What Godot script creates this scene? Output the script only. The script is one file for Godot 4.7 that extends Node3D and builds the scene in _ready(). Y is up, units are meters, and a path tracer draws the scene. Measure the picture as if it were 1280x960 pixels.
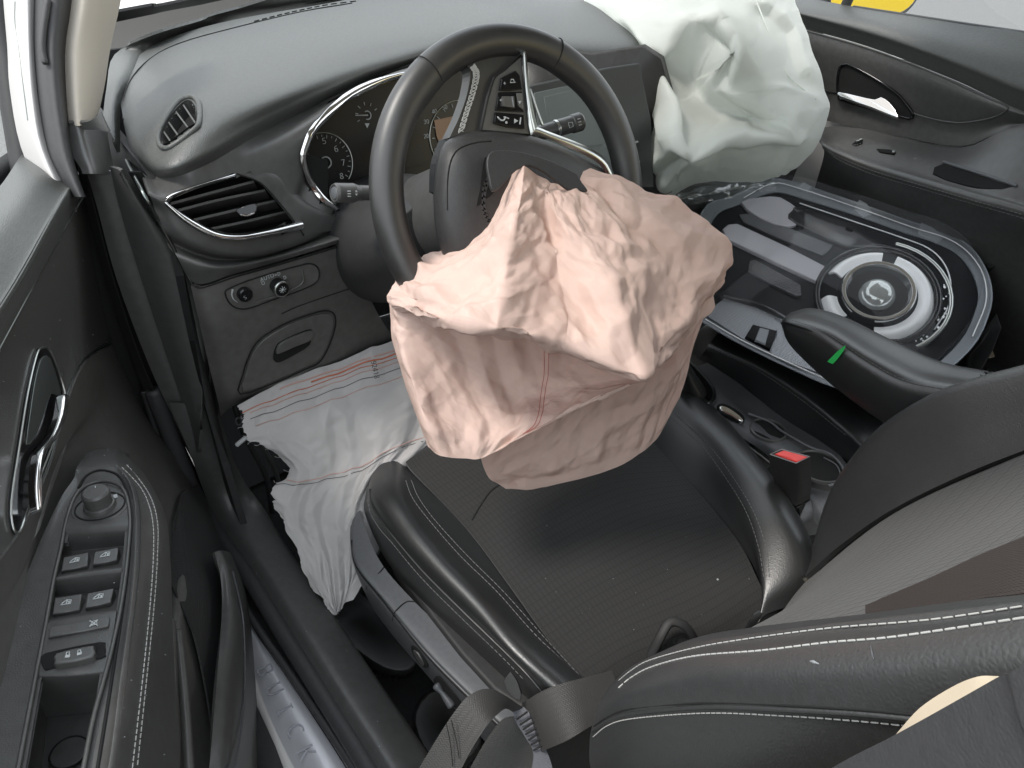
extends Node3D
# A crashed car's front cabin seen from the open driver's door. Metres, y up, x to the passenger side, z to the rear.
var names := {}
var M := {}
const DOORWAY := Vector3(-0.9, 1.37, 0.71)

func V(x, y, z) -> Vector3:
	return Vector3(x, y, z)

# ---------- naming and grouping ----------
func numbered(n: String) -> String:
	if not names.has(n):
		names[n] = 0
		return n
	names[n] += 1
	return "%s_%03d" % [n, names[n]]

func thing(called: String, label: String, category: String, at := Vector3.ZERO, group := "") -> Node3D:
	var o := Node3D.new()
	o.name = numbered(called)
	add_child(o)
	o.position = at
	o.set_meta("label", label)
	o.set_meta("category", category)
	if group != "":
		o.set_meta("group", group)
	return o

func part(called: String, mesh: Mesh, mat: Material, parent: Node3D, label := "") -> MeshInstance3D:
	var o := MeshInstance3D.new()
	var n := called
	var k := 0
	while parent.has_node(NodePath(n)):
		k += 1
		n = "%s_%03d" % [called, k]
	o.name = n
	o.mesh = mesh
	o.material_override = mat
	if parent is MeshInstance3D or parent != self:
		o.position = -world_at(parent)
	parent.add_child(o, true)
	if label != "":
		o.set_meta("label", label)
	if called in ["stitching", "dial_marks", "frayed_threads", "glass_chips", "dust_specks"]:
		o.set_meta("kind", "stuff")
	return o

func world_at(n: Node) -> Vector3:
	var p := Vector3.ZERO
	var q := n
	while q != null and q != self:
		p += (q as Node3D).position
		q = q.get_parent()
	return p

# ---------- curves and surfaces ----------
func dense(r: Array, n: int, closed := false) -> PackedVector3Array:
	var o := PackedVector3Array()
	var m := r.size()
	for i in (m if closed else m - 1):
		var b: Vector3 = r[i]
		var c: Vector3 = r[(i + 1) % m]
		var a: Vector3 = r[(i - 1 + m) % m] if closed or i > 0 else b * 2.0 - c
		var d: Vector3 = r[(i + 2) % m] if closed or i + 2 < m else c * 2.0 - b
		for k in n:
			o.append(b.cubic_interpolate(c, a, d, float(k) / n))
	if not closed:
		o.append(r[m - 1])
	return o

# a loft with some of its roundness taken out, so that cloth breaks along straight folds
func folded(rows: Array, nu: int, nv: int, straight: float) -> Array:
	var g := loft(rows, nu, nv)
	for i in g.size():
		var a := mini(i / nv, rows.size() - 2)
		var fy := float(i - a * nv) / nv
		for j in g[i].size():
			var b: int = mini(j / nu, rows[0].size() - 2)
			var fx := float(j - b * nu) / nu
			var p: Vector3
			if fx + fy < 1.0:
				p = rows[a][b] + (rows[a][b + 1] - rows[a][b]) * fx + (rows[a + 1][b] - rows[a][b]) * fy
			else:
				p = rows[a + 1][b + 1] + (rows[a + 1][b] - rows[a + 1][b + 1]) * (1.0 - fx) + (rows[a][b + 1] - rows[a + 1][b + 1]) * (1.0 - fy)
			g[i][j] = g[i][j].lerp(p, straight)
	return g

# scattered specks of dust lying on a surface
func specks(g: Array, count: int, s: int, size: float) -> ArrayMesh:
	var n := grid_normals(g)
	var list := []
	for k in count:
		var i := int((hash2(k, 1, s) * 0.5 + 0.5) * (g.size() - 1))
		var j := int((hash2(k, 2, s) * 0.5 + 0.5) * (g[0].size() - 1))
		var up: Vector3 = n[i][j]
		if up.dot(DOORWAY - g[i][j]) < 0.0:
			up = -up
		var q := size * (0.35 + 0.65 * absf(hash2(k, 3, s)))
		var x := up.cross(V(hash2(k, 4, s), 0.3, hash2(k, 5, s))).normalized() * q
		var y := up.cross(x)
		var p: Vector3 = g[i][j] + up * 0.0006
		list.append(slab([p + x, p + y * 0.7, p - x * 0.8, p - y * 0.6], up, 0.0006, 0.0002))
	return merged(list)

func loft(rows: Array, nu: int, nv: int, closed := false) -> Array:
	var dn := []
	for r in rows:
		dn.append(dense(r, nu, closed))
	var w: int = dn[0].size()
	var out := []
	for i in (dn.size() - 1) * nv + 1:
		out.append(PackedVector3Array())
		out[i].resize(w)
	for j in w:
		var col := []
		for r in dn:
			col.append(r[j])
		var dc := dense(col, nv)
		for i in dc.size():
			out[i][j] = dc[i]
	return out

func grid_normals(g: Array, closed := false) -> Array:
	var h := g.size()
	var w: int = g[0].size()
	var out := []
	for i in h:
		var row := PackedVector3Array()
		row.resize(w)
		for j in w:
			var jl := j - 1 if j > 0 else (w - 1 if closed else 0)
			var jr := j + 1 if j < w - 1 else (0 if closed else w - 1)
			var du: Vector3 = g[i][jr] - g[i][jl]
			var dv: Vector3 = g[mini(i + 1, h - 1)][j] - g[maxi(i - 1, 0)][j]
			row[j] = du.cross(dv).normalized()
		out.append(row)
	for i in [0, h - 1]:  # rows drawn together in one point
		var sum := Vector3.ZERO
		var bad := false
		for j in w:
			sum += out[i][j]
			if g[i][j].distance_to(g[i][(j + 1) % w]) < 1e-6:
				bad = true
		if bad:
			for j in w:
				out[i][j] = sum.normalized()
	return out

# moves every point along its normal by f(metres across, metres down, x, y)
func displaced(g: Array, f: Callable, closed := false) -> Array:
	var n := grid_normals(g, closed)
	var uv := grid_uv(g)
	var h := g.size()
	var w: int = g[0].size()
	var out := []
	for i in h:
		var row := PackedVector3Array()
		row.resize(w)
		for j in w:
			row[j] = g[i][j] + n[i][j] * f.call(uv[i][j], Vector2(float(j) / (w - 1), float(i) / (h - 1)))
		out.append(row)
	return out

func grid_uv(g: Array) -> Array:
	var h := g.size()
	var w: int = g[0].size()
	var au := PackedFloat32Array([0.0])
	for j in range(1, w):
		var s := 0.0
		for i in h:
			s += g[i][j].distance_to(g[i][j - 1])
		au.append(au[j - 1] + s / h)
	var av := PackedFloat32Array([0.0])
	for i in range(1, h):
		var s := 0.0
		for j in w:
			s += g[i][j].distance_to(g[i - 1][j])
		av.append(av[i - 1] + s / w)
	var out := []
	for i in h:
		var row := PackedVector2Array()
		for j in w:
			row.append(Vector2(au[j], av[i]))
		out.append(row)
	return out

# a surface through a grid; th gives it a back and edges; hole(p) true leaves the quad out
func sheet(g: Array, th := 0.0, closed := false, hole = null) -> ArrayMesh:
	var h := g.size()
	var w: int = g[0].size()
	var n := grid_normals(g, closed)
	var uv := grid_uv(g)
	var P := PackedVector3Array()
	var N := PackedVector3Array()
	var U := PackedVector2Array()
	var I := PackedInt32Array()
	for i in h:
		P.append_array(g[i])
		N.append_array(n[i])
		U.append_array(uv[i])
	var wq := w if closed else w - 1
	for i in h - 1:
		for j in wq:
			var a := i * w + j
			var b := i * w + (j + 1) % w
			var c := a + w
			var d := b + w
			if hole != null and hole.call((P[a] + P[b] + P[c] + P[d]) * 0.25):
				continue
			I.append_array([a, c, b, b, c, d])
	if th > 0.0:
		# the back lies on the side away from the open doorway
		var facing := 0.0
		for i in h:
			for j in range(0, w, 3):
				facing += n[i][j].dot((DOORWAY - g[i][j]).normalized())
		if facing < 0.0:
			th = -th
		var base := P.size()
		for i in h:
			for j in w:
				P.append(g[i][j] - n[i][j] * th)
				N.append(-n[i][j])
				U.append(uv[i][j])
		var cnt := I.size()
		for k in range(0, cnt, 3):
			I.append_array([I[k] + base, I[k + 2] + base, I[k + 1] + base])
		var rim := []
		if not closed:
			for i in h - 1:
				rim.append([i * w, (i + 1) * w])
				rim.append([(i + 1) * w + w - 1, i * w + w - 1])
		for j in wq:
			rim.append([(j + 1) % w, j])
			rim.append([(h - 1) * w + j, (h - 1) * w + (j + 1) % w])
		for e in rim:
			var q := [P[e[0]], P[e[1]], P[e[1] + base], P[e[0] + base]]
			var nn: Vector3 = (q[1] - q[0]).cross(q[3] - q[0]).normalized() * signf(th)
			var k := P.size()
			for t in 4:
				P.append(q[t])
				N.append(-nn)
				U.append(Vector2.ZERO)
			I.append_array([k, k + 1, k + 2, k, k + 2, k + 3])
	return arrays(P, N, U, I)

func arrays(P, N, U, I) -> ArrayMesh:
	# make each face's winding agree with its normals
	for k in range(0, I.size(), 3):
		var fn: Vector3 = (P[I[k + 1]] - P[I[k]]).cross(P[I[k + 2]] - P[I[k]])
		if fn.dot(N[I[k]] + N[I[k + 1]] + N[I[k + 2]]) > 0.0:
			var t = I[k + 1]
			I[k + 1] = I[k + 2]
			I[k + 2] = t
	var A := []
	A.resize(Mesh.ARRAY_MAX)
	A[Mesh.ARRAY_VERTEX] = P
	A[Mesh.ARRAY_NORMAL] = N
	A[Mesh.ARRAY_TEX_UV] = U
	A[Mesh.ARRAY_INDEX] = I
	var m := ArrayMesh.new()
	m.add_surface_from_arrays(Mesh.PRIMITIVE_TRIANGLES, A)
	return m

func merged(list: Array) -> ArrayMesh:
	var P := PackedVector3Array()
	var N := PackedVector3Array()
	var U := PackedVector2Array()
	var I := PackedInt32Array()
	for m in list:
		var A: Array = m.surface_get_arrays(0)
		var base := P.size()
		P.append_array(A[Mesh.ARRAY_VERTEX])
		N.append_array(A[Mesh.ARRAY_NORMAL])
		U.append_array(A[Mesh.ARRAY_TEX_UV])
		for k in A[Mesh.ARRAY_INDEX]:
			I.append(k + base)
	return arrays(P, N, U, I)

# a closed body through loops of points, both ends closed
func body(loops: Array, nu := 4, nv := 4, caps := true) -> ArrayMesh:
	var g := loft(loops, nu, nv, true)
	if caps:
		for e in [0, g.size() - 1]:
			var c := Vector3.ZERO
			for p in g[e]:
				c += p / g[e].size()
			var ring: PackedVector3Array = g[e].duplicate()
			var point := PackedVector3Array()
			for p in ring:
				point.append(c)
			var mid := PackedVector3Array()
			for p in ring:
				mid.append(p.lerp(c, 0.04))
			if e == 0:
				g.push_front(mid)
				g.push_front(point)
			else:
				g.push_back(mid)
				g.push_back(point)
	return sheet(g, 0.0, true)

func tube(pts: Array, r, sides := 8, closed := false, sub := 4, flat := 1.0) -> ArrayMesh:
	var c := dense(pts, sub, closed) if sub > 1 else PackedVector3Array(pts)
	var n := c.size()
	var g := []
	var up := Vector3.ZERO
	for i in n:
		var t: Vector3 = (c[(i + 1) % n] - c[(i - 1 + n) % n]) if closed else (c[mini(i + 1, n - 1)] - c[maxi(i - 1, 0)])
		t = t.normalized()
		if up == Vector3.ZERO:
			up = Vector3.UP if absf(t.y) < 0.9 else Vector3.RIGHT
		up = (up - t * up.dot(t)).normalized()
		var sd := t.cross(up)
		var rr: float = r if r is float else lerpf(r[floori(float(i) / (n - 1) * (r.size() - 1))], r[ceili(float(i) / (n - 1) * (r.size() - 1))], fposmod(float(i) / (n - 1) * (r.size() - 1), 1.0))
		var ring := PackedVector3Array()
		for k in sides:
			var a := TAU * k / sides
			ring.append(c[i] + (up * cos(a) * flat + sd * sin(a)) * rr)
		g.append(ring)
	if closed:
		g.append(g[0].duplicate())
		return sheet(g, 0.0, true)
	var out := []
	for e in [0, n - 1]:
		var dir := (c[0] - c[mini(1, n - 1)]).normalized() if e == 0 else (c[n - 1] - c[n - 2]).normalized()
		var rr: float = g[e][0].distance_to(c[e]) * 0.6
		var ring2 := PackedVector3Array()
		var tip := PackedVector3Array()
		for p in g[e]:
			ring2.append(c[e] + (p - c[e]) * 0.72 + dir * rr * 0.7)
			tip.append(c[e] + dir * rr)
		out.append([ring2, tip])
	g.push_front(out[0][0])
	g.push_front(out[0][1])
	g.push_back(out[1][0])
	g.push_back(out[1][1])
	return sheet(g, 0.0, true)

# a flat piece with a rounded front edge: outline points, its facing, depth and edge radius
func slab(pts: Array, facing: Vector3, depth: float, bevel := 0.001, sub := 1) -> ArrayMesh:
	var c := dense(pts, sub, true) if sub > 1 else PackedVector3Array(pts)
	var n := facing.normalized()
	var o := Vector3.ZERO
	for p in c:
		o += p / c.size()
	var ax := (c[0] - o)
	ax = (ax - n * ax.dot(n)).normalized()
	var ay := n.cross(ax)
	var q := PackedVector2Array()
	var hh := PackedFloat32Array()
	for p in c:
		q.append(Vector2((p - o).dot(ax), (p - o).dot(ay)))
		hh.append((p - o).dot(n))
	if Geometry2D.is_polygon_clockwise(q):
		q.reverse()
		hh.reverse()
	var m := q.size()
	var nrm := PackedVector2Array()
	for i in m:
		var e1 := (q[i] - q[(i - 1 + m) % m]).normalized()
		var e2 := (q[(i + 1) % m] - q[i]).normalized()
		var t := (e1 + e2)
		t = t.normalized() if t.length() > 1e-4 else e2
		nrm.append(Vector2(t.y, -t.x))
	var P := PackedVector3Array()
	var N := PackedVector3Array()
	var U := PackedVector2Array()
	var I := PackedInt32Array()
	var layers := [[0.0, -depth, 0.0], [0.0, -bevel, 0.0], [bevel * 0.3, -bevel * 0.3, 0.785], [bevel, 0.0, 1.57]]
	for L in layers:
		for i in m:
			var p2: Vector2 = q[i] - nrm[i] * L[0]
			P.append(o + ax * p2.x + ay * p2.y + n * (hh[i] + L[1]))
			var s2: Vector2 = nrm[i]
			N.append((ax * s2.x + ay * s2.y) * cos(L[2]) + n * sin(L[2]))
			U.append(p2)
	for l in 3:
		for i in m:
			var a := l * m + i
			var b: int = l * m + (i + 1) % m
			I.append_array([a, b, a + m, b, b + m, a + m])
	var top := PackedVector2Array()
	for i in m:
		top.append(q[i] - nrm[i] * bevel)
	var tri := Geometry2D.triangulate_polygon(top)
	if tri.is_empty():
		tri = Geometry2D.triangulate_delaunay(top)
	var base := P.size()
	for i in m:
		P.append(P[3 * m + i])
		N.append(n)
		U.append(top[i])
	for i in m:
		P.append(P[i])
		N.append(-n)
		U.append(top[i])
	for k in tri:
		I.append(base + k)
	for k in tri:
		I.append(base + m + k)
	return arrays(P, N, U, I)

# an oval or rounded outline about c in the plane of ax, ay (half sizes); e = 1 round, smaller squarer
func oval(c: Vector3, ax: Vector3, ay: Vector3, n := 24, e := 1.0) -> Array:
	var o := []
	for k in n:
		var a := TAU * k / n
		o.append(c + ax * (signf(cos(a)) * pow(absf(cos(a)), e)) + ay * (signf(sin(a)) * pow(absf(sin(a)), e)))
	return o

# a turned shape: profile of (radius, height) along axis
func lathe(profile: Array, c: Vector3, axis: Vector3, n := 32, round_profile := false) -> ArrayMesh:
	var z := axis.normalized()
	var x := (Vector3.UP if absf(z.y) < 0.9 else Vector3.RIGHT).cross(z).normalized()
	var y := z.cross(x)
	var g := []
	for pr in profile:
		var ring := PackedVector3Array()
		for k in n:
			var a := TAU * k / n
			ring.append(c + (x * cos(a) + y * sin(a)) * maxf(pr.x, 1e-5) + z * pr.y)
		g.append(ring)
	return sheet(g, 0.0, true)

# a straight-sided turned shape with crisp steps: every profile point doubled
func turned(profile: Array, c: Vector3, axis: Vector3, n := 32) -> ArrayMesh:
	var p := []
	for k in profile.size():
		var a: Vector2 = profile[k]
		if k > 0:
			p.append(a + (profile[k - 1] - a).normalized() * 0.0003)
		p.append(a)
		if k < profile.size() - 1:
			p.append(a + (profile[k + 1] - a).normalized() * 0.0003)
	return lathe(p, c, axis, n)

# strap between two edge curves
func strap(a: Array, b: Array, th := 0.0014, sub := 6, nv := 4) -> ArrayMesh:
	return sheet(loft([a, b], sub, nv), th)

# small thread dashes along a curve
func stitches(pts: Array, length := 0.004, gap := 0.0025, r := 0.0006, sub := 8) -> ArrayMesh:
	var c := dense(pts, sub)
	var list := []
	var left := 0.0
	var total := 0.0
	for i in c.size() - 1:
		total += c[i].distance_to(c[i + 1])
	var s := 0.0
	while s + length < total:
		list.append(tube([along(c, s), along(c, s + length * 0.5), along(c, s + length)], r, 5, false, 1))
		s += length + gap
	return merged(list)

func along(c: PackedVector3Array, s: float) -> Vector3:
	for i in c.size() - 1:
		var l := c[i].distance_to(c[i + 1])
		if s <= l:
			return c[i].lerp(c[i + 1], s / maxf(l, 1e-6))
		s -= l
	return c[c.size() - 1]

# raised lettering lying in the plane of right and up
func letters(text: String, at: Vector3, right: Vector3, facing: Vector3, height: float, depth := 0.0006, spacing := 1.0) -> ArrayMesh:
	var t := TextMesh.new()
	var f := SystemFont.new()
	f.font_names = PackedStringArray(["Droid Sans"])
	t.font = f
	t.text = text
	t.font_size = 64
	t.pixel_size = height / 46.0
	t.depth = depth
	t.curve_step = 4.0
	var A := t.get_mesh_arrays()
	var x := right.normalized()
	var z := (facing - x * facing.dot(x)).normalized()
	var b := Basis(x * spacing, z.cross(x), z)
	var st := SurfaceTool.new()
	var am := ArrayMesh.new()
	if A.is_empty() or A[Mesh.ARRAY_VERTEX].size() == 0:
		return slab([at, at + x * height, at + (x + b.y) * height], z, depth, 0.0001)
	am.add_surface_from_arrays(Mesh.PRIMITIVE_TRIANGLES, A)
	st.begin(Mesh.PRIMITIVE_TRIANGLES)
	st.append_from(am, 0, Transform3D(b, at))
	return st.commit()

# ---------- noise ----------
func hash2(i: int, j: int, s: int) -> float:
	var n := (i * 374761393 + j * 668265263 + s * 974634173) & 0x7fffffff
	n = ((n ^ (n >> 13)) * 1274126177) & 0x7fffffff
	n = (n ^ (n >> 16)) & 0xffff
	return n / 32768.0 - 1.0

# flat facets meeting in sharp creases, as in crumpled cloth
func facets(p: Vector2, s: int) -> float:
	var k := (p.x + p.y) * 0.366025
	var q := p + Vector2(k, k)
	var i := floori(q.x)
	var j := floori(q.y)
	var f := q - Vector2(i, j)
	var a := hash2(i, j, s)
	var d := hash2(i + 1, j + 1, s)
	if f.x > f.y:
		var b := hash2(i + 1, j, s)
		return a + (b - a) * f.x + (d - b) * f.y
	var c := hash2(i, j + 1, s)
	return a + (c - a) * f.y + (d - c) * f.x

func smooth(p: Vector2, s: int) -> float:
	var i := floori(p.x)
	var j := floori(p.y)
	var f := p - Vector2(i, j)
	f = f * f * (Vector2(3, 3) - 2.0 * f)
	return lerpf(lerpf(hash2(i, j, s), hash2(i + 1, j, s), f.x), lerpf(hash2(i, j + 1, s), hash2(i + 1, j + 1, s), f.x), f.y)

func warp(p: Vector2, a: float, s: int) -> Vector2:
	return p + Vector2(smooth(p * 0.7, s), smooth(p * 0.7, s + 7)) * a

# distance along a broken line's fold: positive on its left
func seg_d(p: Vector2, a: Vector2, b: Vector2) -> Vector2:
	var ab := b - a
	var t := clampf((p - a).dot(ab) / ab.length_squared(), 0.0, 1.0)
	return Vector2(p.distance_to(a + ab * t), t)

func inside(poly: PackedVector2Array, p: Vector2) -> bool:
	return Geometry2D.is_point_in_polygon(p, poly)

func xy(pts: Array) -> PackedVector2Array:
	var o := PackedVector2Array()
	for p in pts:
		o.append(Vector2(p.x, p.y))
	return o

# ---------- materials ----------
func lin(r: float, g: float, b: float, a := 1.0) -> Color:
	var c := Color(r, g, b).linear_to_srgb()
	c.a = a
	return c

func noise_tex(kind: int, freq: float, s: int, size := 256, ramp: Array = []) -> NoiseTexture2D:
	var n := FastNoiseLite.new()
	n.noise_type = kind
	n.frequency = freq
	n.seed = s
	n.fractal_octaves = 4
	if kind == FastNoiseLite.TYPE_CELLULAR:
		n.cellular_return_type = FastNoiseLite.RETURN_DISTANCE2_SUB
		n.fractal_type = FastNoiseLite.FRACTAL_NONE
	var t := NoiseTexture2D.new()
	t.width = size
	t.height = size
	t.seamless = true
	t.noise = n
	if ramp.size() == 2:
		var g := Gradient.new()
		g.set_color(0, ramp[0])
		g.set_color(1, ramp[1])
		t.color_ramp = g
	return t

func mat(called: String, col: Color, rough: float, metal := 0.0) -> StandardMaterial3D:
	var m := StandardMaterial3D.new()
	m.resource_name = called
	m.albedo_color = col
	m.roughness = rough
	m.metallic = metal
	m.cull_mode = BaseMaterial3D.CULL_DISABLED
	M[called] = m
	return m

func grained(m: StandardMaterial3D, tex: Texture2D, per_metre: float, cm: float, tone: Texture2D = null) -> StandardMaterial3D:
	m.uv1_triplanar = true
	m.uv1_scale = Vector3.ONE * per_metre
	m.heightmap_enabled = true
	m.heightmap_texture = tex
	m.heightmap_scale = cm
	if tone:
		m.uv2_triplanar = true
		m.uv2_scale = Vector3.ONE * 5.0
		m.detail_enabled = true
		m.detail_blend_mode = BaseMaterial3D.BLEND_MODE_MUL
		m.detail_uv_layer = BaseMaterial3D.DETAIL_UV_2
		m.detail_albedo = tone
	return m

# woven cloth by pattern: f(x, y) in 0..1 gives height
func woven(size: int, f: Callable) -> ImageTexture:
	var im := Image.create(size, size, false, Image.FORMAT_RGB8)
	for y in size:
		for x in size:
			var v: float = f.call(x, y)
			im.set_pixel(x, y, Color(v, v, v))
	return ImageTexture.create_from_image(im)

func materials() -> void:
	var pebble := noise_tex(FastNoiseLite.TYPE_CELLULAR, 0.09, 3)
	var hide := noise_tex(FastNoiseLite.TYPE_CELLULAR, 0.06, 8)
	var fine := noise_tex(FastNoiseLite.TYPE_SIMPLEX, 0.12, 5)
	var dust := noise_tex(FastNoiseLite.TYPE_SIMPLEX, 0.02, 11, 512, [Color(0.86, 0.855, 0.84), Color(1, 1, 1)])
	var dust2 := noise_tex(FastNoiseLite.TYPE_SIMPLEX, 0.035, 21, 512, [Color(0.90, 0.90, 0.895), Color(1, 1, 1)])
	grained(mat("dash_pad", lin(0.068, 0.072, 0.068), 0.47), pebble, 22.0, 0.05, dust2)
	grained(mat("trim", lin(0.080, 0.080, 0.079), 0.40), pebble, 24.0, 0.012, dust)
	grained(mat("trim_warm", lin(0.108, 0.106, 0.102), 0.44), pebble, 24.0, 0.012, dust)
	grained(mat("trim_grey", lin(0.105, 0.11, 0.118), 0.5), pebble, 26.0, 0.008, dust2)
	grained(mat("matt_black", lin(0.03, 0.03, 0.031), 0.6), fine, 20.0, 0.01, dust)
	grained(mat("leather", lin(0.018, 0.019, 0.0195), 0.38), hide, 26.0, 0.016, dust2)
	grained(mat("leather_side", lin(0.040, 0.0405, 0.041), 0.40), hide, 26.0, 0.02, dust2)
	grained(mat("rim_leather", lin(0.026, 0.026, 0.026), 0.43), hide, 34.0, 0.006, dust)
	grained(mat("rubber", lin(0.046, 0.046, 0.048), 0.55), fine, 14.0, 0.02, dust2)
	grained(mat("carpet", lin(0.04, 0.04, 0.041), 0.95), noise_tex(FastNoiseLite.TYPE_SIMPLEX, 0.3, 9), 24.0, 0.25, dust)
	grained(mat("headliner", lin(0.52, 0.475, 0.41), 0.9), fine, 30.0, 0.02)
	grained(mat("beige_plastic", lin(0.56, 0.47, 0.35), 0.6), fine, 30.0, 0.005)
	mat("piano", lin(0.085, 0.084, 0.082), 0.2)
	mat("gloss_black", lin(0.008, 0.008, 0.009), 0.1)
	mat("void", lin(0.004, 0.004, 0.004), 0.9)
	mat("seam", lin(0.006, 0.006, 0.006), 0.8)
	mat("chrome", lin(0.80, 0.80, 0.80), 0.10, 1.0)
	mat("satin", lin(0.55, 0.57, 0.55), 0.28, 1.0)
	mat("plate_letter", lin(0.30, 0.30, 0.33), 0.4, 0.4)
	grained(mat("hub_skin", lin(0.036, 0.036, 0.037), 0.5), pebble, 30.0, 0.03, dust2)
	mat("dark_satin", lin(0.22, 0.24, 0.23), 0.3, 1.0)
	mat("white_paint", lin(0.58, 0.565, 0.55), 0.35)
	mat("white_print", lin(0.46, 0.48, 0.48), 0.6)
	mat("grey_print", lin(0.25, 0.26, 0.27), 0.6)
	mat("thread", lin(0.42, 0.42, 0.40), 0.8)
	mat("thread_dark", lin(0.14, 0.14, 0.14), 0.8)
	mat("red_plastic", lin(0.72, 0.035, 0.025), 0.35)
	mat("green_paint", lin(0.03, 0.50, 0.10), 0.5)
	mat("screen", lin(0.13, 0.155, 0.15), 0.5)
	mat("screen_glass", lin(0.02, 0.025, 0.025), 0.1)
	mat("dial", lin(0.006, 0.006, 0.007), 0.3)
	mat("dial_amber", lin(0.36, 0.22, 0.14), 0.4)
	mat("orange_thread", lin(0.58, 0.19, 0.10), 0.7)
	mat("salmon_thread", lin(0.60, 0.38, 0.33), 0.8)
	mat("red_thread", lin(0.55, 0.17, 0.14), 0.7)
	mat("pink_thread", lin(0.60, 0.33, 0.25), 0.8)
	mat("ink", lin(0.03, 0.03, 0.03), 0.8)
	var brushed := mat("brushed", lin(0.60, 0.60, 0.63), 0.36, 0.45)
	brushed.heightmap_enabled = true
	brushed.heightmap_texture = woven(64, func(x, y): return 0.5 + 0.5 * hash2(x, 0, 3))
	brushed.heightmap_scale = 0.003
	brushed.uv1_scale = Vector3(30, 30, 30)
	# fabrics
	var weave := woven(32, func(x, y): return 0.5 + 0.25 * sin(x * TAU / 8.0) + 0.25 * sin(y * TAU / 8.0))
	var pink := mat("airbag_pink", lin(0.71, 0.545, 0.472), 0.75)
	cloth(pink, weave, 230.0, 0.012, lin(0.40, 0.2, 0.15))
	var white := mat("airbag_white", lin(0.69, 0.71, 0.675), 0.7)
	cloth(white, weave, 200.0, 0.006, lin(0.86, 0.88, 0.85))
	var knee := mat("airbag_grey", lin(0.50, 0.485, 0.475), 0.55)
	cloth(knee, weave, 200.0, 0.006, lin(0.2, 0.2, 0.2))
	var grid := woven(64, func(x, y):
		var a := absf(fposmod(x + y * 0.0, 16.0) - 8.0) / 8.0
		var b := absf(fposmod(float(y), 32.0) - 16.0) / 16.0
		return clampf(0.25 + 0.5 * minf(minf(a * 4.0, b * 6.0), 1.0) + 0.12 * hash2(x, y, 2), 0.0, 1.0))
	var insert := mat("seat_cloth", lin(0.025, 0.0248, 0.0245), 0.9)
	insert.heightmap_enabled = true
	insert.heightmap_texture = grid
	insert.heightmap_scale = 0.05
	insert.uv1_scale = Vector3(42, 42, 42)
	insert.rim_enabled = true
	insert.rim = 0.5
	insert.rim_tint = 0.2
	insert.albedo_texture = woven(64, func(x, y):
		var a := absf(fposmod(float(x), 16.0) - 8.0) / 8.0
		var b := absf(fposmod(float(y), 32.0) - 16.0) / 16.0
		return clampf(0.74 + 0.26 * minf(minf(a * 3.0, b * 5.0), 1.0) + 0.06 * hash2(x, y, 2), 0.0, 1.0))
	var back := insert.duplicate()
	back.resource_name = "lit_back_cloth"
	back.albedo_color = lin(0.046, 0.044, 0.040)  # same cloth as the cushion, lightened for the light falling on the backrest
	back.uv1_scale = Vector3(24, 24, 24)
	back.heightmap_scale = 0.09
	M["lit_back_cloth"] = back
	var belt := mat("webbing", lin(0.05, 0.048, 0.046), 0.6)
	belt.heightmap_enabled = true
	belt.heightmap_texture = woven(32, func(x, y): return 0.5 + 0.5 * sin((x + absf(fposmod(float(y), 16.0) - 8.0)) * TAU / 8.0))
	belt.heightmap_scale = 0.03
	belt.uv1_scale = Vector3(90, 90, 90)
	var brown: StandardMaterial3D = belt.duplicate()
	brown.albedo_color = lin(0.036, 0.025, 0.021)
	brown.heightmap_scale = 0.06
	M["webbing_brown"] = brown
	var lighter: StandardMaterial3D = belt.duplicate()
	lighter.albedo_color = lin(0.11, 0.113, 0.128)
	M["webbing_back"] = lighter
	# clear plastics and glass
	var clear := mat("clear_lens", Color(0.95, 0.97, 1.0, 0.015), 0.04)
	clear.transparency = BaseMaterial3D.TRANSPARENCY_ALPHA
	clear.metallic_specular = 0.22
	var frosted := mat("frosted", Color(0.86, 0.89, 0.92, 0.30), 0.30)
	frosted.transparency = BaseMaterial3D.TRANSPARENCY_ALPHA
	var pane := mat("window_glass", Color(0.12, 0.14, 0.13, 0.05), 0.02)
	pane.transparency = BaseMaterial3D.TRANSPARENCY_ALPHA
	var film := mat("film", Color(0.8, 0.85, 0.83, 0.05), 0.1)
	film.transparency = BaseMaterial3D.TRANSPARENCY_ALPHA
	mat("white_guide", lin(0.86, 0.87, 0.88), 0.25)
	mat("grey_guide", lin(0.42, 0.41, 0.44), 0.22)
	mat("lamp_black", lin(0.005, 0.005, 0.006), 0.4)
	var ribbed := mat("reflex", lin(0.26, 0.27, 0.29), 0.25, 0.5)
	ribbed.heightmap_enabled = true
	ribbed.heightmap_texture = woven(32, func(x, y): return absf(fposmod(float(x), 8.0) - 4.0) / 8.0 + absf(fposmod(float(y), 8.0) - 4.0) / 8.0)
	ribbed.heightmap_scale = 0.08
	ribbed.uv1_scale = Vector3(60, 60, 60)
	var dark_ribbed: StandardMaterial3D = ribbed.duplicate()
	dark_ribbed.albedo_color = lin(0.07, 0.07, 0.075)
	M["dark_reflex"] = dark_ribbed
	M.lamp_black.metallic_specular = 0.15
	for k in ["leather", "leather_side", "rim_leather"]:
		M[k].metallic_specular = 0.66
	for k in ["trim", "trim_warm", "dash_pad", "trim_grey"]:
		M[k].metallic_specular = 0.6
	mat("screen_frame", lin(0.035, 0.038, 0.038), 0.5)
	mat("ball_lens", lin(0.4, 0.42, 0.41), 0.03, 0.5)
	mat("yellow_paint", lin(0.86, 0.60, 0.03), 0.4)
	grained(mat("asphalt", lin(0.22, 0.222, 0.22), 0.9), fine, 3.0, 0.6, dust)
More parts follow.
